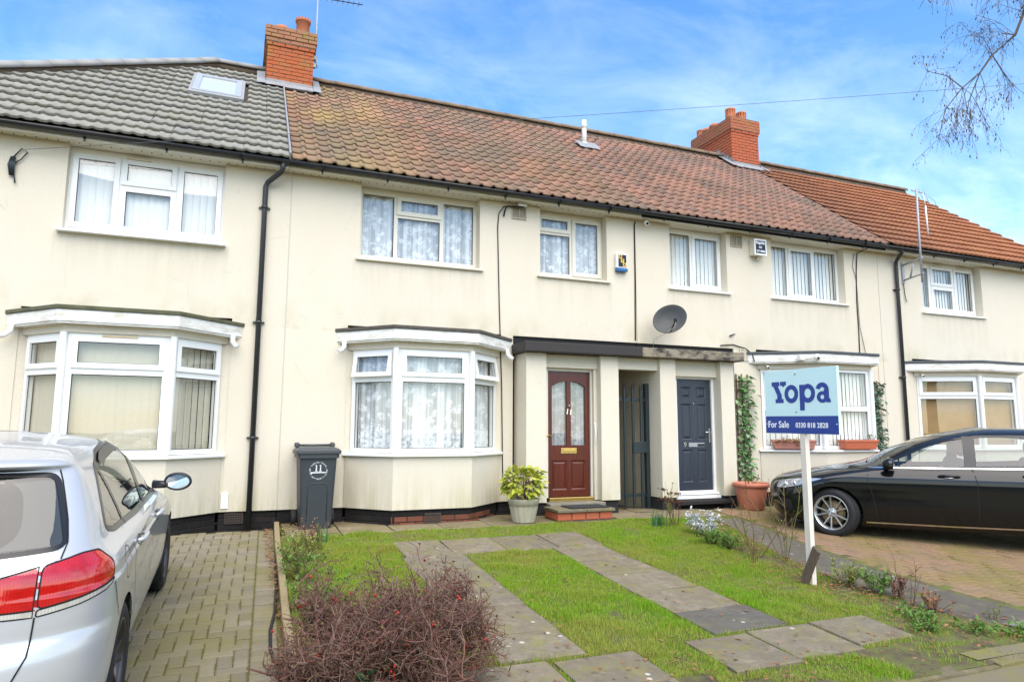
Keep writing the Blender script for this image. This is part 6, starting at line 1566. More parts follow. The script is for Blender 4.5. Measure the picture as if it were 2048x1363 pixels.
# satellite dish
dc = Vector((6.63, -.42, 3.15)); nn_ = Vector((-.50, -.83, .24)).normalized(); sx_ = nn_.cross(Vector((0, 0, 1))).normalized(); sy_ = sx_.cross(nn_)
DM = frameM(dc, sx_, sy_, nn_) @ Matrix.Rotation(R(-32), 4, 'Z')
ds = thing('satellite_dish', 'dark grey mesh satellite dish on the wall above the concrete canopy', 'satellite dish', (6.75, -.02, 3.1))
M['dish'] = plain('dish_grey', (.034, .037, .036), .5, var=.12, scale=6)
mb = MB(); mb.lathe([(.001, -.02), (.10, -.012), (.18, .008), (.25, .034), (.262, .036), (.262, .028), (.25, .024), (.18, -.004), (.10, -.024), (.001, -.03)], 40, DM @ Matrix.Diagonal((1.12, .92, 1.3, 1))); mb.build('reflector', M['dish'], ds)
foot = DM @ Vector((-.20, -.16, .03)); tip = dc+nn_*.33+Vector((-.10, 0, -.12))
mb = MB(); foot = dc-sy_*.22; tip = dc+nn_*.28+sx_*-.07-sy_*.14; mb.tube([foot, tip], .011, 8); arm = mb.build('arm', M['rubber'], ds)
mb = MB(); mb.tube([tip+sx_*.0+nn_*.03, tip-nn_*.03+sy_*.02], .024, 12); mb.tube([tip, tip+sy_*.045-nn_*.03], .026, 12); mb.build('lnb', M['rubber'], arm)
mb = MB(); mb.tube([dc-nn_*.03, dc-nn_*.10+Vector((.06, .06, -.02)), Vector((6.93, -.12, 3.10)), Vector((6.93, -.01, 3.10))], .018, 8); mb.box(6.87, 6.99, -.012, -.001, 3.03, 3.19); mb.tube([Vector((6.90, -.30, 3.22)), Vector((6.98, -.30, 3.22)), Vector((6.98, -.30, 3.15)), Vector((6.90, -.30, 3.15))], .01, 6); mb.build('wall_mount', M['dark_steel'], ds)
mb = MB(); mb.tube([tip, tip+Vector((.0, .02, -.1)), Vector((6.52, -.1, 2.84)), Vector((6.55, -.03, 2.70))], .004, 5); mb.build('cable', M['sillpaint'], ds)

# alarm boxes
def bx(mb, x0, x1, y0, y1, z0, z1, mi=0): mb.box(x0, x1, y0, y1, z0, z1, mi)
al = thing('alarm_box', 'white alarm box with black face, yellow letter squares and blue base', 'alarm box', (5.94, -.03, 4.14))
mb = MB(); bx(mb, 5.835, 6.045, -.075, -.002, 4.045, 4.30); c_ = mb.build('casing', M['upvc'], al, bevel=.012)
mb = MB(); bx(mb, 5.84, 6.05, -.085, -.002, 3.985, 4.042); mb.build('blue_base', plain('blue_plastic', (.02, .12, .32), .3), al, bevel=.012)
mb = MB(); mb.add([(5.868, -.077, 4.065), (6.025, -.077, 4.065), (6.025, -.077, 4.275), (5.868, -.077, 4.275)], [(0, 1, 2, 3)]); mb.build('face', M['trim'], c_)
M['yellow'] = plain('yellow_print', (.72, .45, .03), .5)
for i, ch in enumerate('BTA'):
    x, z = 5.907+.040*i, 4.240-.068*i; mb = MB(); mb.add([(x-.032, -.079, z-.033), (x+.032, -.079, z-.033), (x+.032, -.079, z+.033), (x-.032, -.079, z+.033)], [(0, 1, 2, 3)]); sq = mb.build('letter_square', M['yellow'], c_)
    text(sq, ch, .062, (x, -.0805, z), (math.pi/2, 0, 0), M['trim'], 'letter', depth=.0005, off=.002)
al = thing('alarm_box', 'cream box with black face and white lettering beside the right upper window', 'alarm box', (8.86, -.06, 4.69))
mb = MB(); bx(mb, 8.725, 8.995, -.15, -.002, 4.545, 4.84); c_ = mb.build('casing', M['vent_cream2'] if 'vent_cream2' in M else M['cream_paint'], al, bevel=.008)
mb = MB(); holes_panel(mb, flatP(-.158), 8.72, 9.0, 4.54, 4.845, [(8.745, 8.975, 4.57, 4.815)], .02); mb.build('face_rim', M['upvc'], c_)
mb = MB(); mb.add([(8.74, -.153, 4.565), (8.98, -.153, 4.565), (8.98, -.153, 4.82), (8.74, -.153, 4.82)], [(0, 1, 2, 3)]); mb.build('face', M['trim'], c_)
text(c_, 'Rapide', .075, (8.86, -.157, 4.775), (math.pi/2, 0, 0), M['signwhite'], 'lettering', depth=.0005, off=.003)
text(c_, '021', .052, (8.86, -.157, 4.69), (math.pi/2, 0, 0), M['signwhite'], 'lettering', depth=.0005, off=.002); text(c_, '327 8008', .052, (8.86, -.157, 4.615), (math.pi/2, 0, 0), M['signwhite'], 'lettering', depth=.0005, off=.002)
mb = MB(); mb.tube([(8.88, -.07, 4.545), (8.88, -.06, 4.50), (8.88, -.01, 4.47)], .02, 8); mb.build('conduit', M['cream_paint'], al)

# cameras
def bullet(x, y, z, label, d, s=1.0):
    o = thing('security_camera', label, 'camera', (x, y, z), 'security cameras'); p = Vector((x, y, z)); d = Vector(d).normalized()
    mb = MB(); mb.tube([p-d*.05*s, p+d*.07*s], .035*s, 12); mb.build('housing', M['upvc'], o); mb = MB(); mb.tube([p+d*.0701*s, p+d*.0715*s], .026*s, 12); mb.build('lens', M['trim'], o)
    mb = MB(); mb.tube([p-d*.03*s, p-d*.06*s+Vector((0, .03, .05))*s], .016*s, 8); mb.build('bracket', M['upvc'], o)
bullet(6.40, -.12, 4.88, 'small white security camera tucked under the eaves by the dark gutter', (-.1, -.8, -.45))
bullet(8.90, -.16, 2.47, 'tiny white camera under the left end of the bay roof behind the sign', (-.4, -.8, -.4), .7); bullet(12.93, -.12, 2.45, 'tiny white camera beside the boarded bay window', (-.4, -.8, -.4), .7)
o = thing('security_camera', 'white ball camera on the bay roof edge above the for sale sign', 'camera', (9.5, -.66, 2.61), 'security cameras')
mb = MB(); mb.sphere((9.50, -.735, 2.615), .062, 16, 12); mb.build('ball', M['upvc'], o); mb = MB(); mb.sphere((9.475, -.785, 2.60), .022, 12, 8); mb.build('lens', M['trim'], o)
mb = MB(); mb.box(9.25, 9.36, -.60, -.52, 2.57, 2.66); mb.tube([(9.36, -.57, 2.61), (9.47, -.66, 2.615)], .018, 8); mb.build('junction_box', M['upvc'], o, bevel=.005)

# aerials
ae = thing('tv_aerial', 'thin tv aerial strapped to the left orange chimney', 'aerial', (1.09, 3.45, 8.6))
mb = MB(); mb.tube([(1.09, 3.42, 8.42), (1.09, 3.42, 10.02)], .014, 8); mb.build('mast', M['dark_steel2'] if 'dark_steel2' in M else M['steel'], ae)
mb = MB(); mb.tube([(1.02, 3.42, 9.93), (1.98, 3.40, 9.98)], .010, 6); bm_ = mb.build('boom', M['rubber'], ae)
mb = MB()
for i in range(9): x = 1.06+.105*i; mb.tube([(x, 3.42-.09, 9.935+.005*i), (x, 3.42+.09, 9.935+.005*i)], .004, 5)
mb.tube([(1.18, 3.41, 9.93), (1.20, 3.41, 10.12)], .006, 5); mb.build('dipoles', M['rubber'], bm_, kind='stuff')
mb = MB(); mb.box(1.03, 1.10, 3.38, 3.46, 8.58, 8.66); mb.box(1.03, 1.10, 3.38, 3.46, 8.42, 8.50); mb.tube([(1.12, 3.40, 8.66), (1.10, 3.38, 8.52), (1.13, 3.40, 8.42)], .012, 6); mb.build('lashing_bracket', M['steel'], ae)
ae = thing('tv_aerial', 'tall tv aerial mast on a wall bracket in front of the orange roof', 'aerial', (12.70, -.02, 4.55))
mb = MB(); mb.tube([(12.62, -.50, 4.28), (12.62, -.50, 5.2), (12.64, -.50, 6.22)], .022, 10); mb.build('mast', M['steel'], ae)
mb = MB(); mb.box(12.68, 12.74, -.03, -.002, 4.36, 4.80)
for z in (4.42, 4.74): mb.tube([(12.71, -.02, z), (12.62, -.54, z+.04)], .017, 6)
mb.tube([(12.68, -.2, 4.45), (12.655, -.3, 4.70)], .018, 6); mb.build('wall_bracket', M['steel'], ae)
mb = MB(); mb.tube([(12.50, -.50, 6.17), (12.98, -.42, 6.20)], .012, 6); mb.build('boom', M['steel'], ae)
mb = MB(); mb.tube([(12.86, -.52, 5.28), (12.90, -.48, 5.90)], .016, 8); mb.tube([(12.90, -.48, 5.88), (12.88, -.46, 6.18)], .010, 6); mb.build('rod_aerial', M['upvc'], ae)
mb = MB()
for x, dz in ((12.56, .05), (12.78, .16), (12.92, .20)): mb.tube([(x-.02, -.55, 6.18-dz), (x+.05, -.40, 6.20+dz*.6)], .006, 5)
mb.tube([(13.22, -.46, 6.05), (13.34, -.42, 5.90)], .007, 5); mb.tube([(12.98, -.42, 6.2), (13.22, -.46, 6.05)], .004, 5); mb.build('dipoles', M['steel'], ae, kind='stuff')
mb = MB(); mb.tube([(12.70, -.02, 4.36), (12.72, -.02, 4.12), (12.73, -.03, 4.0), (12.76, -.03, 3.97)], .008, 5); mb.build('loose_cable', M['rubber'], ae)

# cables
def cable(pts, r, mat, label, name='wall_cable', cat='cable'): 
    mb = MB(); mb.tube(pts, r, 6); return tag(mb.build(name, mat), label, cat, 'cables on the walls' if name == 'wall_cable' else None)
cable([(3.93, -.03, 4.885), (3.80, -.03, 4.86), (3.72, -.02, 4.74), (3.705, -.012, 4.5), (3.74, -.012, 3.3), (3.79, -.012, 2.0), (3.815, -.012, .62), (3.83, -.015, .44), (3.90, -.018, .36), (4.03, -.05, .355)], .0085, M['rubber'], 'black cable running down the wall beside the lace curtain bay to the planter')
cable([(6.252, -.03, 4.91), (6.235, -.012, 4.85), (6.232, -.012, 3.9), (6.215, -.012, 2.83)], .011, M['rubber'], 'dark cable down the joint between the two middle houses')
cable([(11.55, -.20, 4.95), (11.43, -.03, 4.87), (11.40, -.012, 4.5), (11.365, -.012, 3.9), (11.37, -.012, 3.3), (11.36, -.012, 2.80)], .010, M['rubber'], 'dark cable down the wall left of the right hand downpipe')
cable([(11.36, -.012, 4.86), (11.30, -.015, 4.6), (11.385, -.016, 4.3), (11.40, -.016, 3.4), (11.52, -.018, 2.80)], .005, M['rubber'], 'thin slack cable looping beside the dark cable near right downpipe')
cable([(7.98, -.02, 2.83), (8.25, -.02, 2.86), (8.55, -.02, 2.80), (8.66, -.05, 2.70), (8.66, -.10, 2.56)], .010, M['rubber'], 'black cable looping from the canopy end to the white bay roof')
mb = MB(); mb.tube([(4.12, -.10, 4.87), (3.86, -.03, 4.875), (3.82, -.03, 4.80), (3.80, -.03, 4.70)], .012, 6); mb.tube([(4.02, -.10, 4.90), (4.16, -.12, 4.89)], .018, 8, 1); tag(mb.build('cable_bracket', [M['rubber'], M['upvc']]), 'telephone cable clamp with white insulator under the eaves by the wall vent', 'cable clamp')
mb = MB(); 
for i in range(4): mb.tube([(-2.76+.012*i, -.03, 4.66), (-2.78+.02*i, -.05, 4.55), (-2.76+.012*i, -.03, 4.42)], .012, 6)
mb.tube([(-2.74, -.03, 4.66), (-2.66, -.03, 4.78), (-2.60, -.03, 4.74), (-2.66, -.03, 4.64), (-2.72, -.03, 4.58)], .008, 6); mb.tube([(-2.72, -.03, 4.44), (-2.70, -.03, 4.33)], .010, 6); tag(mb.build('cable_coil', M['dark_steel']), 'coiled dark cable hanging high on the left end of the wall', 'cable')
M['wire_grey'] = plain('wire_grey', (.09, .095, .10), .6)
a, b = Vector((-2.62, -.05, 4.765)), Vector((13.6, -4.0, 7.14)); mb = MB(); mb.tube([a+(b-a)*t-Vector((0, 0, .05*math.sin(math.pi*t))) for t in np.linspace(0, 1, 40)], .0034, 5); tag(mb.build('telephone_wire', M['wire_grey']), 'thin telephone wire stretched across roofs and sky', 'wire')
mb = MB(); mb.tube([(8.20, -.02, 3.02), (8.30, -.03, 3.05)], .012, 6); mb.sphere((8.20, -.03, 3.015), .018, 8, 6); tag(mb.build('wall_hook', M['dark_steel']), 'small metal hook in the wall right of the dish', 'hook')

# steel gate in the passage
gt = thing('steel_gate', 'dark green palisade gate closing the passage between the front doors', 'gate', (6.02, -.06, .04))
gx0, gx1, gy = 5.66, 6.42, -.06
for i, x in enumerate((5.78, 5.955, 6.115, 6.275)):
    mb = MB(); P = lambda u, w, z: (x+u, gy+w, z)
    prof = [(-.026, .012), (-.017, -.006), (0, -.014), (.017, -.006), (.026, .012)]; vs = []
    for z in (.06, 2.02): vs += [P(u, w, z) for u, w in prof]
    vs += [P(-.034, -.0, 2.10), P(0, -.02, 2.13), P(.034, -.0, 2.10)]
    mb.add(vs, [(j, j+1, 5+j+1, 5+j) for j in range(4)]+[(5, 6, 10), (6, 7, 8, 11), (8, 9, 12), (7, 6, 11)]); mb.add([(v[0], v[1]+.004, v[2]) for v in vs], [(5+j, 5+j+1, j+1, j) for j in range(4)]); mb.build('pale', M['dark_steel'], gt)
for z in (.24, 1.80):
    mb = MB(); mb.box(gx0, gx1, gy+.02, gy+.06, z, z+.05); mb.build('rail', M['dark_steel'], gt)
mb = MB(); mb.box(6.355, 6.42, gy-.01, gy+.07, .02, 2.10); mb.build('gate_post', M['dark_steel'], gt, bevel=.004)
mb = MB(); mb.box(6.10, 6.36, gy-.03, gy+.02, .95, 1.13); mb.build('lock_plate', M['dark_steel'], gt, bevel=.006)
mb = MB(); mb.box(4.50, 5.12, -.97, -.62, .204, .222); tag(mb.build('doormat', plain('black_doormat', (.022, .024, .022), .95, var=.5, scale=120, bump=.8, bscale=300), bevel=.006), 'black doormat lying on the brick step of the brown door', 'doormat')
# planter with fluted sides, terracotta pot, window boxes
M['planter'] = plain('cast_stone', (.40, .365, .26), .85, var=.22, scale=10, bump=.4)
pl = thing('planter', 'pale fluted stone planter beside the brown door', 'planter', (3.83, -.80, .04)); c0 = Vector((3.83, -.80, .04))
mb = MB(); n = 112; rings = []
for z, r, fl in ((0, .155, .25), (.02, .16, .6), (.20, .195, 1), (.235, .20, .6), (.24, .212, .3), (.285, .220, 0), (.30, .226, 0), (.32, .226, 0), (.325, .19, 0), (.26, .185, 0)):
    rings.append([(c0.x+r*(1+.06*fl*(abs(math.cos(7*a))-.5))*math.cos(a), c0.y+r*(1+.06*fl*(abs(math.cos(7*a))-.5))*math.sin(a), c0.z+z) for a in np.linspace(0, 2*np.pi, n, endpoint=False)])
mb.add(sum(rings, []), [(j*n+i, j*n+(i+1) % n, (j+1)*n+(i+1) % n, (j+1)*n+i) for j in range(len(rings)-1) for i in range(n)], 0, True); mb.build('pot_wall', M['planter'], pl)
mb = MB(); mb.lathe([(.186, .27), (.001, .285)], 24, Matrix.Translation(c0)); mb.build('compost', M['soil'], pl)
tp = thing('flower_pot', 'large terracotta plastic pot at the foot of the ivy trellis', 'flower pot', (7.93, -.72, .04)); c0 = Vector((7.93, -.72, .04))
mb = MB(); mb.lathe([(.001, 0), (.18, 0), (.195, .02), (.25, .30), (.262, .36), (.262, .365), (.292, .37), (.296, .43), (.285, .435), (.27, .43), (.262, .38)], 40, Matrix.Translation(c0)); mb.build('pot_wall', M['terracotta'], tp)
mb = MB(); mb.lathe([(.264, .39), (.001, .40)], 24, Matrix.Translation(c0)); mb.build('compost', M['soil'], tp)
def wbox(label, ctr, ang, L, mat):
    o = thing('window_box', label, 'window box', ctr, 'window boxes on the bay sill'); T = Matrix.Translation(ctr) @ Matrix.Rotation(ang, 4, 'Z'); mb = MB(); h = L/2
    rg = [[(-h*.88, -.06), (h*.88, -.06), (h*.88, .06), (-h*.88, .06)], [(-h*.97, -.078), (h*.97, -.078), (h*.97, .078), (-h*.97, .078)], [(-h, -.088), (h, -.088), (h, .088), (-h, .088)], [(-h, -.088), (h, -.088), (h, .088), (-h, .088)], [(-h*.96, -.07), (h*.96, -.07), (h*.96, .07), (-h*.96, .07)]]; zs = [0, .125, .127, .165, .165]
    vs = [T @ Vector((x, y, z)) for r, z in zip(rg, zs) for x, y in r]; mb.add(vs, [(4*j+i, 4*j+(i+1) % 4, 4*j+4+(i+1) % 4, 4*j+4+i) for j in range(4) for i in range(4)]+[(3, 2, 1, 0)]); mb.build('trough', mat, o, bevel=.006)
    mb = MB(); mb.add([T @ Vector((x*.97, y*.8, .14)) for x, y in rg[2]], [(0, 1, 2, 3)]); mb.build('compost', M['soil'], o)
    return T
B3 = BAYS[3]; dsp = Vector((B3[1][0]-B3[0][0], B3[1][1]-B3[0][1], 0)); dn = dsp.normalized(); pn = Vector((dn.y, -dn.x, 0)); pc = Vector((*B3[0], 0))+dn*.56+pn*.035
TB1 = wbox('terracotta window box with dry trailing plant on the bay sill behind sign post', (pc.x, pc.y, 1.0), math.atan2(dn.y, dn.x), .74, plain('faded_terracotta', (.46, .19, .14), .55, var=.1))
TB2 = wbox('orange red window box with little growing in it above the black bonnet', (10.44, -.665, 1.0), 0, .84, plain('bright_terracotta', (.50, .13, .06), .45, var=.08))
# ================================================================ plants
def leaf_mesh(name, L, Wd, mat, bend=.25, lobes=0):
    """folded pointed leaf along +y, 6 faces"""
    vs = []
    for t, w in ((0, .06), (.3, .8), (.62, .85), (.85, .45)):
        z = -bend*L*t*t; vs += [(-w*Wd/2, t*L, z+.18*w*Wd), (0, t*L, z), (w*Wd/2, t*L, z+.18*w*Wd)]
    vs.append((0, L, -bend*L)); fs = []
    for j in range(3):
        a = 3*j; fs += [(a, a+1, a+4, a+3), (a+1, a+2, a+5, a+4)]
    fs += [(9, 10, 12), (10, 11, 12)]
    mb = MB(); mb.add(vs, fs, 0, True); return mb.mesh(name, mat)
def euler_to(d, roll=0):
    """rotation that points the leaf's +y along d, upper side towards the sky"""
    y = Vector(d).normalized(); x = y.cross(Vector((0, 0, 1))); x = x.normalized() if x.length > 1e-3 else Vector((1, 0, 0)); z = x.cross(y)
    return (Matrix((x, y, z)).transposed() @ Matrix.Rotation(roll, 3, 'Y'))
def leaves(parent, items, me, name='leaf', joined=False, mat=None):
    """items: (position, direction, scale, roll)"""
    if not joined:
        for p, d, s, r in items: inst(name, me, parent, p, euler_to(d, r).to_euler(), (s, s, s))
        return
    co = np.array([tuple(v.co) for v in me.vertices]); polys = [list(p.vertices) for p in me.polygons]; polys = [p if len(p) == 4 else p+[p[-1]] for p in polys]
    V, F, A = [], [], []
    for i, (p, d, s, r) in enumerate(items):
        V.append(co @ np.array(euler_to(d, r)).T*s+np.array(tuple(p))); F += [[k+i*len(co) for k in f] for f in polys]; A += [random.random()]*len(polys)
    me2 = bpy.data.meshes.new(name); me2.from_pydata([tuple(v) for v in np.concatenate(V)], [], [tuple(dict.fromkeys(f)) for f in F]); me2.materials.append(me.materials[0])
    me2.attributes.new('rnd', 'FLOAT', 'FACE').data.foreach_set('value', np.array(A, np.float32)); me2.polygons.foreach_set('use_smooth', [True]*len(me2.polygons))
    o = put(bpy.data.objects.new(name, me2), parent); o['kind'] = 'stuff'; return o
def rdir(zmin=-1, zmax=1):
    z = random.uniform(zmin, zmax); a = random.uniform(0, 2*math.pi); r = math.sqrt(max(0, 1-z*z)); return Vector((r*math.cos(a), r*math.sin(a), z))
class Twigs:
    """thin three or four sided tapered twigs gathered in numpy arrays"""
    def __init__(s): s.v = []; s.f = []; s.a = []; s.n = 0
    def add(s, pts, r0, r1, k=3, rnd=None):
        m = len(pts); rnd = random.random() if rnd is None else rnd
        for i, p in enumerate(pts):
            t = (pts[min(i+1, m-1)]-pts[max(i-1, 0)]); t = t.normalized() if t.length > 0 else Vector((0, 0, 1)); a = t.orthogonal().normalized(); b = t.cross(a); r = r0+(r1-r0)*i/(m-1)
            for j in range(k): q = 2*math.pi*j/k; s.v.append(tuple(p+(a*math.cos(q)+b*math.sin(q))*r))
        for i in range(m-1):
            for j in range(k): s.f.append((s.n+i*k+j, s.n+i*k+(j+1) % k, s.n+(i+1)*k+(j+1) % k, s.n+(i+1)*k+j)); s.a.append(rnd)
        s.n += m*k
    def build(s, name, mat, parent): return put(bpy.data.objects.new(name, npmesh(name, s.v, s.f, mat, True, s.a)), parent)
def wander(p, d, L, n, bend, grav=0.0):
    pts = [Vector(p)]; d = Vector(d).normalized()
    for i in range(n):
        d = (d+Vector((random.gauss(0, bend), random.gauss(0, bend), random.gauss(0, bend)+grav))).normalized(); pts.append(pts[-1]+d*L/n)
    return pts, d
M['twig'] = leafmat('grey_brown_twig', [(.14, .065, .045), (.20, .10, .072), (.26, .175, .135), (.11, .048, .038)], 0, .8)
M['berry'] = leafmat('red_berry', [(.34, .018, .014), (.42, .035, .018), (.26, .014, .012)], 0, .3)
# ---- berry shrub in the foreground
SB = Vector((.94, -5.60, ZG(-5.62))); sh = thing('berry_shrub', 'bare twiggy shrub with red berries in the foreground lawn', 'shrub', SB)
tw, fine = Twigs(), Twigs(); berries = MB(); ends = []
random.seed(21)
def inside_shrub(p):
    q = p-SB; return (q.x/.74)**2+(q.y/.64)**2+(max(0, q.z)/.86)**2
for i in range(28):
    a = 2*math.pi*i/9.3+random.uniform(-.2, .2); el = random.uniform(.45, 1.25); d = Vector((math.cos(a)*math.cos(el), math.sin(a)*math.cos(el), math.sin(el)))
    p0 = SB+Vector((math.cos(a)*.06, math.sin(a)*.06, -.05)); pts, d1 = wander(p0, d, random.uniform(.55, .88), 7, .16, -.052); tw.add(pts, .013, .005, 5)
    for j in range(2, 8):
        for r_ in range(4):
            dd = (d+rdir(-.3, .9)*1.1).normalized(); p2, d2 = wander(pts[j], dd, random.uniform(.16, .34), 5, .22, -.03)
            if inside_shrub(p2[-1]) > 1.12: continue
            tw.add(p2, .0055, .0026, 4)
            for k in range(1, 6):
                for r2 in range(3):
                    d3 = (d2+rdir(-.6, 1)*1.2).normalized(); p3, d4 = wander(p2[k], d3, random.uniform(.05, .15), 3, .25)
                    if inside_shrub(p3[-1]) > 1.10 or p3[-1].z < ZG(-5.6): continue
                    fine.add(p3, .0028, .0015, 3); ends.append((p3[-1], d4))
                    if random.random() < .8:
                        q3, d5 = wander(p3[random.randint(1, 3)], (d4+rdir()*1.3).normalized(), random.uniform(.03, .08), 2, .2); fine.add(q3, .0018, .001, 3); ends.append((q3[-1], d5))
tw.build('branches', M['twig'], sh); fo_ = fine.build('twigs', M['twig'], sh); fo_['kind'] = 'stuff'
M['tinyleaf'] = leafmat('tiny_rusty_leaf', [(.13, .05, .035), (.18, .075, .045), (.10, .04, .03), (.20, .10, .06), (.10, .11, .035)], .15, .7)
leaves(sh, [(p+rdir()*.008, (d+rdir()*1.2), random.uniform(.6, 1.3), random.uniform(-.6, .6)) for p, d in random.sample(ends, min(len(ends), 6500))], leaf_mesh('leaf', .019, .012, M['tinyleaf'], .2), 'small_leaves', True)
random.shuffle(ends); bme = MB(); bme.sphere((0, 0, 0), .0085, 8, 6); bme = bme.mesh('berry', M['berry'])
cl = [e for e in ends if (e[0]-SB).z > .1][:70]
for p, d in cl:
    for k in range(random.choice((1, 1, 2, 3))): inst('berry', bme, sh, tuple(p+rdir()*.014), (0, 0, 0), (1, 1, 1.1))
M['ivy_dark'] = leafmat('dark_ivy_leaf', [(.02, .06, .02), (.03, .085, .03), (.045, .11, .03)], .15, .35); lm = leaf_mesh('leaf', .05, .045, M['ivy_dark'])
leaves(sh, [(SB+Vector((random.gauss(-.1, .16), random.gauss(-.15, .16), random.uniform(.05, .3))), rdir(-.2, .7), random.uniform(.6, 1.2), random.uniform(-.5, .5)) for _ in range(120)], lm, 'ivy_leaves', True)
# ---- variegated laurel in the planter
random.seed(5)
M['laurel'] = leafmat('yellow_laurel_leaf', [(.38, .42, .04), (.52, .52, .08), (.28, .37, .035), (.58, .54, .14), (.20, .31, .03), (.48, .50, .06)], .25, .35, 30)
la = thing('laurel_bush', 'yellow green variegated laurel growing in the pale fluted planter', 'shrub', (3.83, -.80, .31)); lc = Vector((3.83, -.80, .58)); lm = leaf_mesh('leaf', .150, .078, M['laurel'])
tw = Twigs(); it = []; lc = Vector((3.84, -.80, .56))
for i in range(26):
    d = rdir(-.2, 1); tip = lc+Vector((d.x*.26, d.y*.24, d.z*.22)); base = Vector((3.83, -.80, .30))+Vector((d.x, d.y, 0))*.05; tw.add([base, base.lerp(tip, .5)+Vector((0, 0, .04)), tip], .006, .003, 4)
for i in range(296):
    d = rdir(-.62, 1); k = random.uniform(.62, .98); p = lc+Vector((d.x*.29*k, d.y*.26*k, d.z*.25*k)); t = rdir(-.6, .5)
    it.append((p, (d*.7+t*.75+Vector((0, 0, -.05))).normalized(), random.uniform(.55, 1.05), random.uniform(-.5, .5)))
tw.build('stems', M['twig'], la); leaves(la, it, lm)
# ---- trellises with artificial ivy
random.seed(9)
M['ivy_a'] = leafmat('light_ivy_leaf', [(.11, .25, .07), (.18, .36, .13), (.36, .46, .28), (.08, .19, .05)], .15, .45); M['ivy_b'] = leafmat('dull_ivy_leaf', [(.08, .16, .09), (.13, .22, .14), (.27, .32, .25), (.05, .11, .065)], .12, .45)
M['trellis'] = plain('brown_trellis', (.14, .06, .035), .7, var=.3, scale=20)
def trellis(label, x0, x1, z0, z1, mat, n, hx):
    o = thing('ivy_trellis', label, 'trellis', ((x0+x1)/2, -.03, z0), 'ivy trellises by the bay'); 
    for x in (x0+.02, (x0+x1)/2, x1-.02): mb = MB(); mb.box(x-.010, x+.010, -.034, -.022, z0, z1); mb.build('upright', M['trellis'], o)
    z = z0+.06
    while z < z1: mb = MB(); mb.box(x0-.01, x1+.01, -.046, -.035, z, z+.02); mb.build('slat', M['trellis'], o); z += .155
    lm = leaf_mesh('leaf', .100, .082, mat, .15); it = []
    for i in range(n):
        a = random.uniform(-1.2, 1.2); it.append((Vector((random.gauss((x0+x1)/2+hx, (x1-x0)*.34), random.uniform(-.09, -.045), z0+.04+(z1-z0-.06)*(i+random.random())/n)), Vector((math.sin(a*2), -.6, -.2+random.uniform(-.8, .5))), random.uniform(.7, 1.15), random.uniform(-.6, .6)))
    leaves(o, it, lm)
trellis('tall narrow trellis of light green ivy right of the slate blue door', 8.27, 8.56, .42, 2.33, M['ivy_a'], 300, .01)
trellis('narrow trellis of dull grey green ivy right of the bay behind black car', 11.47, 11.76, .75, 2.31, M['ivy_b'], 290, .03)
# ---- generic low plants
def twiggy(label, name, cat, base, n, h, spread, mat, leafm=None, nl=0, ls=.03, droop=0, group=None, kidn=5, th=.004, leafname='leaves'):
    o = thing(name, label, cat, base, group); tw = Twigs(); E = []; b = Vector(base)
    for i in range(n):
        a = random.uniform(0, 6.28); s = random.uniform(.2, 1)*spread; d = Vector((math.cos(a)*s, math.sin(a)*s, h)); L = d.length*random.uniform(.65, 1.05)
        pts, d1 = wander(b+Vector((math.cos(a)*.03, math.sin(a)*.03, -.02)), d, L, 6, .09, droop); tw.add(pts, th, th*.5, 4); E.append((pts[-1], d1))
        for k in range(kidn):
            j = random.randint(2, 6); p2, d2 = wander(pts[j], (d1+rdir(-.1, 1)*.9), L*random.uniform(.15, .4), 3, .12); tw.add(p2, th*.6, th*.3, 3); E.append((p2[-1], d2)); E.append((p2[1], d2))
    tw.build('stems', mat, o)
    if leafm and nl:
        lm = leaf_mesh('leaf', ls, ls*.5, leafm, .2); it = []
        for i in range(nl): p, d = random.choice(E); it.append((p+rdir()*ls*.6, (d+rdir()*1.1), random.uniform(.6, 1.2), random.uniform(-.5, .5)))
        leaves(o, it, lm, leafname, True)
    return o, E
random.seed(33)
M['green_stem'] = leafmat('green_brown_stem', [(.13, .14, .04), (.20, .17, .06), (.17, .09, .05)], 0, .7); M['brown_stem'] = leafmat('dead_brown_stem', [(.16, .085, .05), (.11, .05, .035), (.22, .13, .08)], 0, .85)
M['fresh'] = leafmat('fresh_green_leaf', [(.10, .22, .03), (.16, .30, .05), (.08, .17, .025), (.22, .33, .09)], .3, .5); M['yellowgreen'] = leafmat('yellow_green_leaf', [(.24, .30, .05), (.32, .34, .08), (.16, .24, .04), (.36, .28, .10)], .3, .5)
M['silver_leaf'] = leafmat('silver_felt_leaf', [(.55, .58, .56), (.66, .68, .66), (.44, .47, .46)], .1, .9); M['rust_head'] = leafmat('rusty_seed_head', [(.15, .055, .035), (.20, .08, .05), (.10, .04, .03)], 0, .9)
gz = lambda x, y: (x, y, ZG(y))
twiggy('silver white leaved bush beside the dark concrete side path', 'silver_bush', 'bush', gz(5.80, -2.30), 9, .26, .22, M['brown_stem'], M['silver_leaf'], 420, .055)
o, E = twiggy('tall dead stems with flat rusty seed heads near the blue door path', 'dead_flower_stems', 'plant', gz(5.80, -1.62), 11, .50, .16, M['brown_stem'], None, 0, kidn=1)
mb = MB()
for p, d in E[::3]:
    for k in range(16): q = p+Vector((random.gauss(0, .028), random.gauss(0, .028), random.gauss(0, .008))); mb.sphere(tuple(q), .010, 5, 4)
mb.build('seed_heads', M['rust_head'], o, kind='stuff')
twiggy('tall pale green sprout standing over the rusty seed heads', 'sprouting_plant', 'plant', gz(5.62, -1.72), 3, .62, .07, M['green_stem'], M['yellowgreen'], 60, .04)
twiggy('low leafy green bush in front of the silver bush', 'green_bush', 'bush', gz(5.55, -2.72), 14, .16, .17, M['green_stem'], M['fresh'], 380, .042, group='low green bushes along the side path')
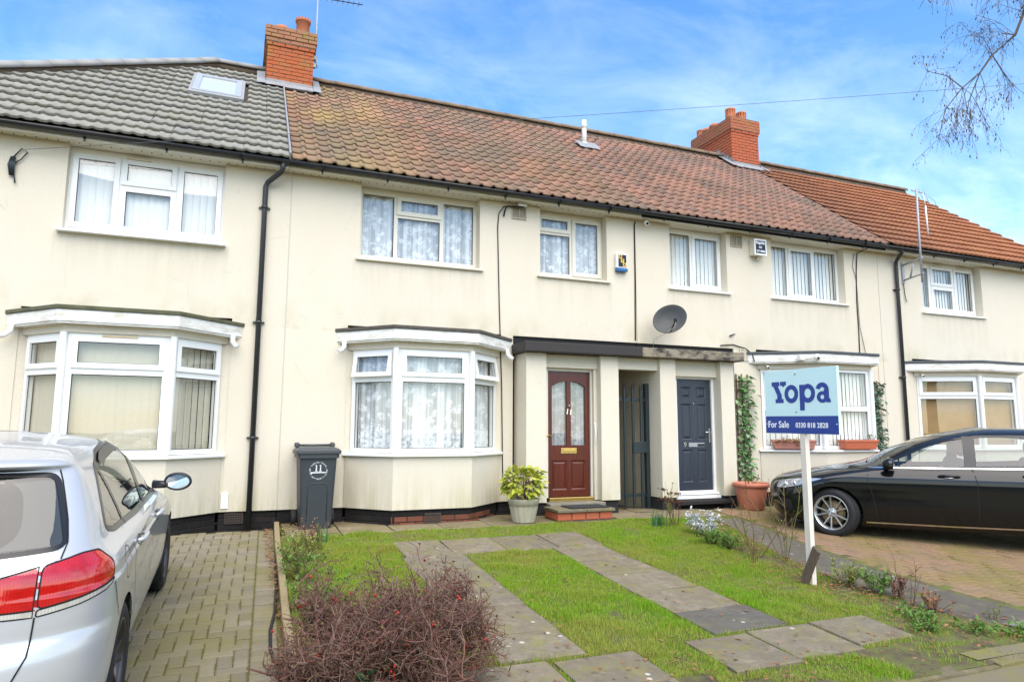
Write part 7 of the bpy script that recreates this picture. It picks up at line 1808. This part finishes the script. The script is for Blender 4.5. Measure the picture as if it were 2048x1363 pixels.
twiggy('low leafy green bush nearer the rose stems than the silver bush', 'green_bush', 'bush', gz(5.63, -3.06), 14, .17, .17, M['green_stem'], M['fresh'], 400, .042, group='low green bushes along the side path')
twiggy('bare branching rose bush with reddish stem beside the side path', 'rose_bush', 'shrub', gz(5.66, -3.42), 6, .62, .42, M['green_stem'], M['yellowgreen'], 30, .03, group='bare rose bushes', th=.006)
twiggy('bare green stemmed rose bush just left of the white sign post', 'rose_bush', 'shrub', gz(5.86, -3.62), 5, .72, .32, M['green_stem'], M['yellowgreen'], 26, .03, group='bare rose bushes', th=.006, kidn=8)
twiggy('few thin upright stems left of the rose bushes', 'dry_stems', 'plant', gz(5.42, -3.62), 7, .30, .10, M['brown_stem'], None, 0, kidn=2, th=.003)
twiggy('yellow green bush just right of the sign post', 'yellow_bush', 'bush', gz(5.68, -4.62), 14, .17, .15, M['green_stem'], M['yellowgreen'], 380, .036)
twiggy('bright green bush right of the yellow green bush at path edge', 'green_bush', 'bush', gz(5.75, -4.92), 12, .19, .13, M['green_stem'], M['fresh'], 320, .042, group='low green bushes along the side path')
twiggy('dark withered bush against the right side of the bright green bush', 'withered_bush', 'bush', gz(5.80, -5.06), 12, .18, .14, M['brown_stem'], M['rust_head'], 160, .035)
twiggy('tall bare twig plant standing near the end of the side path', 'bare_twigs', 'plant', gz(5.72, -5.28), 5, .46, .16, M['brown_stem'], None, 0, kidn=5, th=.0035)
twiggy('clump of brown dried stalks at the near end of side path', 'dried_stalks', 'plant', gz(5.80, -5.45), 12, .17, .14, M['brown_stem'], M['dead_leaf'], 110, .035)
twiggy('small weed sprouting from the edge of the dark side path', 'path_weed', 'weed', gz(6.02, -5.80), 4, .14, .04, M['green_stem'], M['fresh'], 40, .02)
def blades(label, name, base, n, h, sp, mat, w=.007):
    o = thing(name, label, 'plant', base); vs, fs, at = [], [], []; b = Vector(base)
    for i in range(n):
        a = random.uniform(0, 6.28); p = b+Vector((random.gauss(0, sp), random.gauss(0, sp*.7), -.01)); d = Vector((math.cos(a)*.25, math.sin(a)*.25, 1)); L = h*random.uniform(.6, 1.1); q = Vector((-math.sin(a), math.cos(a), 0))*w; k = len(vs)
        for t in (0, .4, .75, 1): c_ = p+Vector((d.x*t*t, d.y*t*t, t))*L; s = 1-t*.75; vs += [tuple(c_-q*s), tuple(c_+q*s)]
        fs += [(k, k+1, k+3, k+2), (k+2, k+3, k+5, k+4), (k+4, k+5, k+7, k+6)]; at += [random.random()]*3
    m = put(bpy.data.objects.new('leaves', npmesh('leaves', vs, fs, mat, True, at)), o); m['kind'] = 'stuff'
M['daff'] = leafmat('blue_green_blade', [(.06, .17, .07), (.09, .22, .09), (.05, .13, .06)], .25, .45)
blades('clump of blue green bulb leaves in lawn near the passage gate', 'bulb_leaves', gz(5.52, -1.62), 46, .24, .05, M['daff']); blades('clump of blue green bulb leaves below the wheelie bin', 'bulb_leaves', gz(.98, -1.42), 40, .22, .035, M['daff'])
twiggy('weedy yellow green plant growing against the timber edging', 'border_weed', 'weed', gz(.70, -2.20), 22, .24, .22, M['green_stem'], M['yellowgreen'], 420, .04, group='weeds in the bed by the timber edging')
twiggy('darker ragged weed nearer the camera against the timber edging', 'border_weed', 'weed', gz(.66, -3.0), 20, .26, .22, M['brown_stem'], M['fresh'], 330, .045, group='weeds in the bed by the timber edging')
twiggy('tawny dry weed with seed stalks in front of the wheelie bin', 'border_weed', 'weed', gz(.84, -1.55), 16, .28, .13, M['brown_stem'], M['dead_leaf'], 120, .03, group='weeds in the bed by the timber edging')
twiggy('sprawling weed half hidden behind the berry shrub', 'border_weed', 'weed', gz(.70, -3.8), 20, .22, .25, M['green_stem'], M['fresh'], 320, .045, group='weeds in the bed by the timber edging')
for i, (x, y, s, lab) in enumerate(((5.30, -5.75, .16, 'flat leafy weed at the right end of the lowest slabs'), (5.62, -5.9, .15, 'flat leafy weed between the slabs and the concrete apron'), (5.45, -5.55, .17, 'leafy weed among dead leaves near the dried stalks'), (5.9, -6.08, .12, 'small leafy weed close to the kerb at right edge'))):
    twiggy(lab, 'ground_weed', 'weed', gz(x, y), 12, .05, s, M['green_stem'], M['fresh'], 150, .05, group='weeds near the kerb', kidn=2, th=.002)
twiggy('small green succulent sprigs in the large terracotta pot', 'pot_plant', 'plant', (7.95, -.72, .44), 9, .16, .13, M['brown_stem'], M['fresh'], 70, .035)
p_ = TB1 @ Vector((-.08, -.02, .15)); o, E = twiggy('dry brown trailing plant spilling over the window box behind the post', 'trailing_plant', 'plant', tuple(p_), 16, .10, .30, M['brown_stem'], leafmat('dry_tan_leaf', [(.34, .22, .09), (.42, .28, .12), (.24, .13, .06)], .15, .8), 260, .04, droop=-.16)
p_ = TB2 @ Vector((.33, 0, .15)); twiggy('little green sprig at the right end of the orange red window box', 'sprig', 'plant', tuple(p_), 5, .10, .06, M['green_stem'], M['fresh'], 26, .05)
# ---- birch tree beyond the right edge of the frame
random.seed(14)
M['birch_bark'] = leafmat('grey_birch_bark', [(.30, .26, .20), (.22, .18, .14), (.36, .32, .26)], 0, .85); M['birch_twig'] = leafmat('dark_birch_twig', [(.07, .055, .045), (.10, .08, .065), (.13, .105, .085)], 0, .85)
TB = Vector((12.3, -7.4, ZG(-7.4))); tr = thing('birch_tree', 'bare birch whose drooping twigs hang into the sky at upper right', 'tree', TB)
trk, lim, twg = Twigs(), Twigs(), Twigs(); cat = []
tp, td = wander(TB-Vector((0, 0, .2)), (0.02, .02, 1), 10.5, 12, .03); trk.add(tp, .17, .03, 10); trk.build('trunk', M['birch_bark'], tr)
def twig_rec(p, d, L, r, depth, droop):
    pts, d1 = wander(p, d, L, 5, .13, droop); (lim if r > .008 else twg).add(pts, r, r*.6, 5 if r > .008 else 3)
    if depth == 0:
        for q in pts[1:]:
            if random.random() < .5: cat.append((q, d1))
        return
    for j in range(1, 6):
        for _ in range(2 if depth == 1 else 1):
            if random.random() < .8: twig_rec(pts[j], (d1+rdir(-.9, .5)*.9), L*random.uniform(.42, .62), r*.5, depth-1, droop-.06)
# the limb that reaches into the picture
limb = [tp[7], Vector((11.5, -5.6, 8.0)), Vector((10.9, -4.4, 7.75)), Vector((10.48, -4.0, 7.46)), Vector((10.22, -4.0, 7.04)), Vector((9.67, -4.0, 6.61)), Vector((9.37, -4.0, 6.28)), Vector((8.98, -4.0, 5.98))]
lim.add(limb, .034, .008, 6)
for a, b, c in ((5, (9.75, -4.05, 6.38), (9.9, -4.1, 6.15)), (6, (9.25, -3.9, 5.9), (9.18, -3.9, 5.7)), (7, (8.6, -4.0, 5.6), (8.42, -4.0, 5.15)), (7, (8.62, -4.05, 6.05), (8.3, -4.0, 6.08)), (4, (9.95, -4.0, 7.0), (9.65, -4.0, 6.85))):
    pts = [limb[a], Vector(b), Vector(c)]; lim.add(pts, .008, .004, 4)
    for q in pts[1:]:
        for _ in range(4): twig_rec(q, (Vector((-.3, 0, -.5))+rdir()*.8), .40, .0028, 1, -.10)
for i in range(3, 8):
    for _ in range(3): twig_rec(limb[i], (Vector((-.25, 0, -.3))+rdir()*.9), random.uniform(.35, .75), .0045, 2 if random.random() < .5 else 1, -.12)
for x, z in ((8.6, 7.6), (9.0, 7.75), (9.4, 7.7), (9.8, 7.75), (10.2, 7.8), (8.2, 7.35)):  # hanging twigs from a higher limb above the frame
    top = Vector((x+.3, -4.0, z+.35))
    for _ in range(3): twig_rec(top+rdir()*.2, (-.2+random.gauss(0, .25), random.gauss(0, .2), -1), .55, .005, 1, -.1)
lim.add([tp[9], Vector((11.6, -5.4, 9.2)), Vector((10.6, -4.3, 8.5)), Vector((9.3, -4.0, 8.1)), Vector((8.3, -4.0, 7.75))], .04, .008, 5)
for i in range(4, 13):                               # rest of the crown, reflected in the windows
    for _ in range(4):
        a = random.uniform(0, 6.28); 
        if math.cos(a) < -.2 and math.sin(a) > .2: continue
        pts, d1 = wander(tp[i], (math.cos(a), math.sin(a), .7), random.uniform(1.5, 2.9)*(1-.05*(i-4)), 6, .12, -.06); lim.add(pts, .035, .008, 5)
        for q in pts[1:]:
            for _ in range(2): twig_rec(q, rdir(-.8, .5), random.uniform(.6, 1.1), .006, 1, -.08)
lim.build('limbs', M['birch_twig'], tr); o = twg.build('twigs', M['birch_twig'], tr); o['kind'] = 'stuff'
M['catkin'] = leafmat('birch_catkin', [(.14, .10, .05), (.20, .13, .08), (.10, .08, .05)], 0, .9); lm = leaf_mesh('catkin', .036, .015, M['catkin'], .1)
leaves(tr, [(p, Vector((random.gauss(0, .4), random.gauss(0, .4), -1)), random.uniform(.6, 1.3), 0) for p, d in cat if random.random() < .6], lm, 'catkins', True)
# hedge and houses across the road, seen only in reflections
random.seed(3)
M['hedge'] = plain('clipped_hedge', (.035, .065, .018), .9, var=.6, scale=5, bump=1, bscale=12)
for i in range(4):
    x0 = -26+14*i; mb = MB(); nx, nz = 26, 5; vs = []
    for j, (yy, zz) in enumerate(((-19.0, 0), (-19.05, .7), (-19.1, 1.35), (-19.4, 1.55), (-19.9, 1.5), (-20.1, 0))):
        for k in range(nx+1): vs.append((x0+12.5*k/nx, yy+random.gauss(0, .06), -.4+zz+random.gauss(0, .05)))
    mb.add(vs, [(j*(nx+1)+k, j*(nx+1)+k+1, (j+1)*(nx+1)+k+1, (j+1)*(nx+1)+k) for j in range(5) for k in range(nx)], 0, True)
    tag(mb.build('hedge', M['hedge']), 'clipped green hedge across the road, ' + ('farthest left', 'left of centre', 'right of centre', 'farthest right')[i]+' of the four', 'hedge', 'hedges across the road')
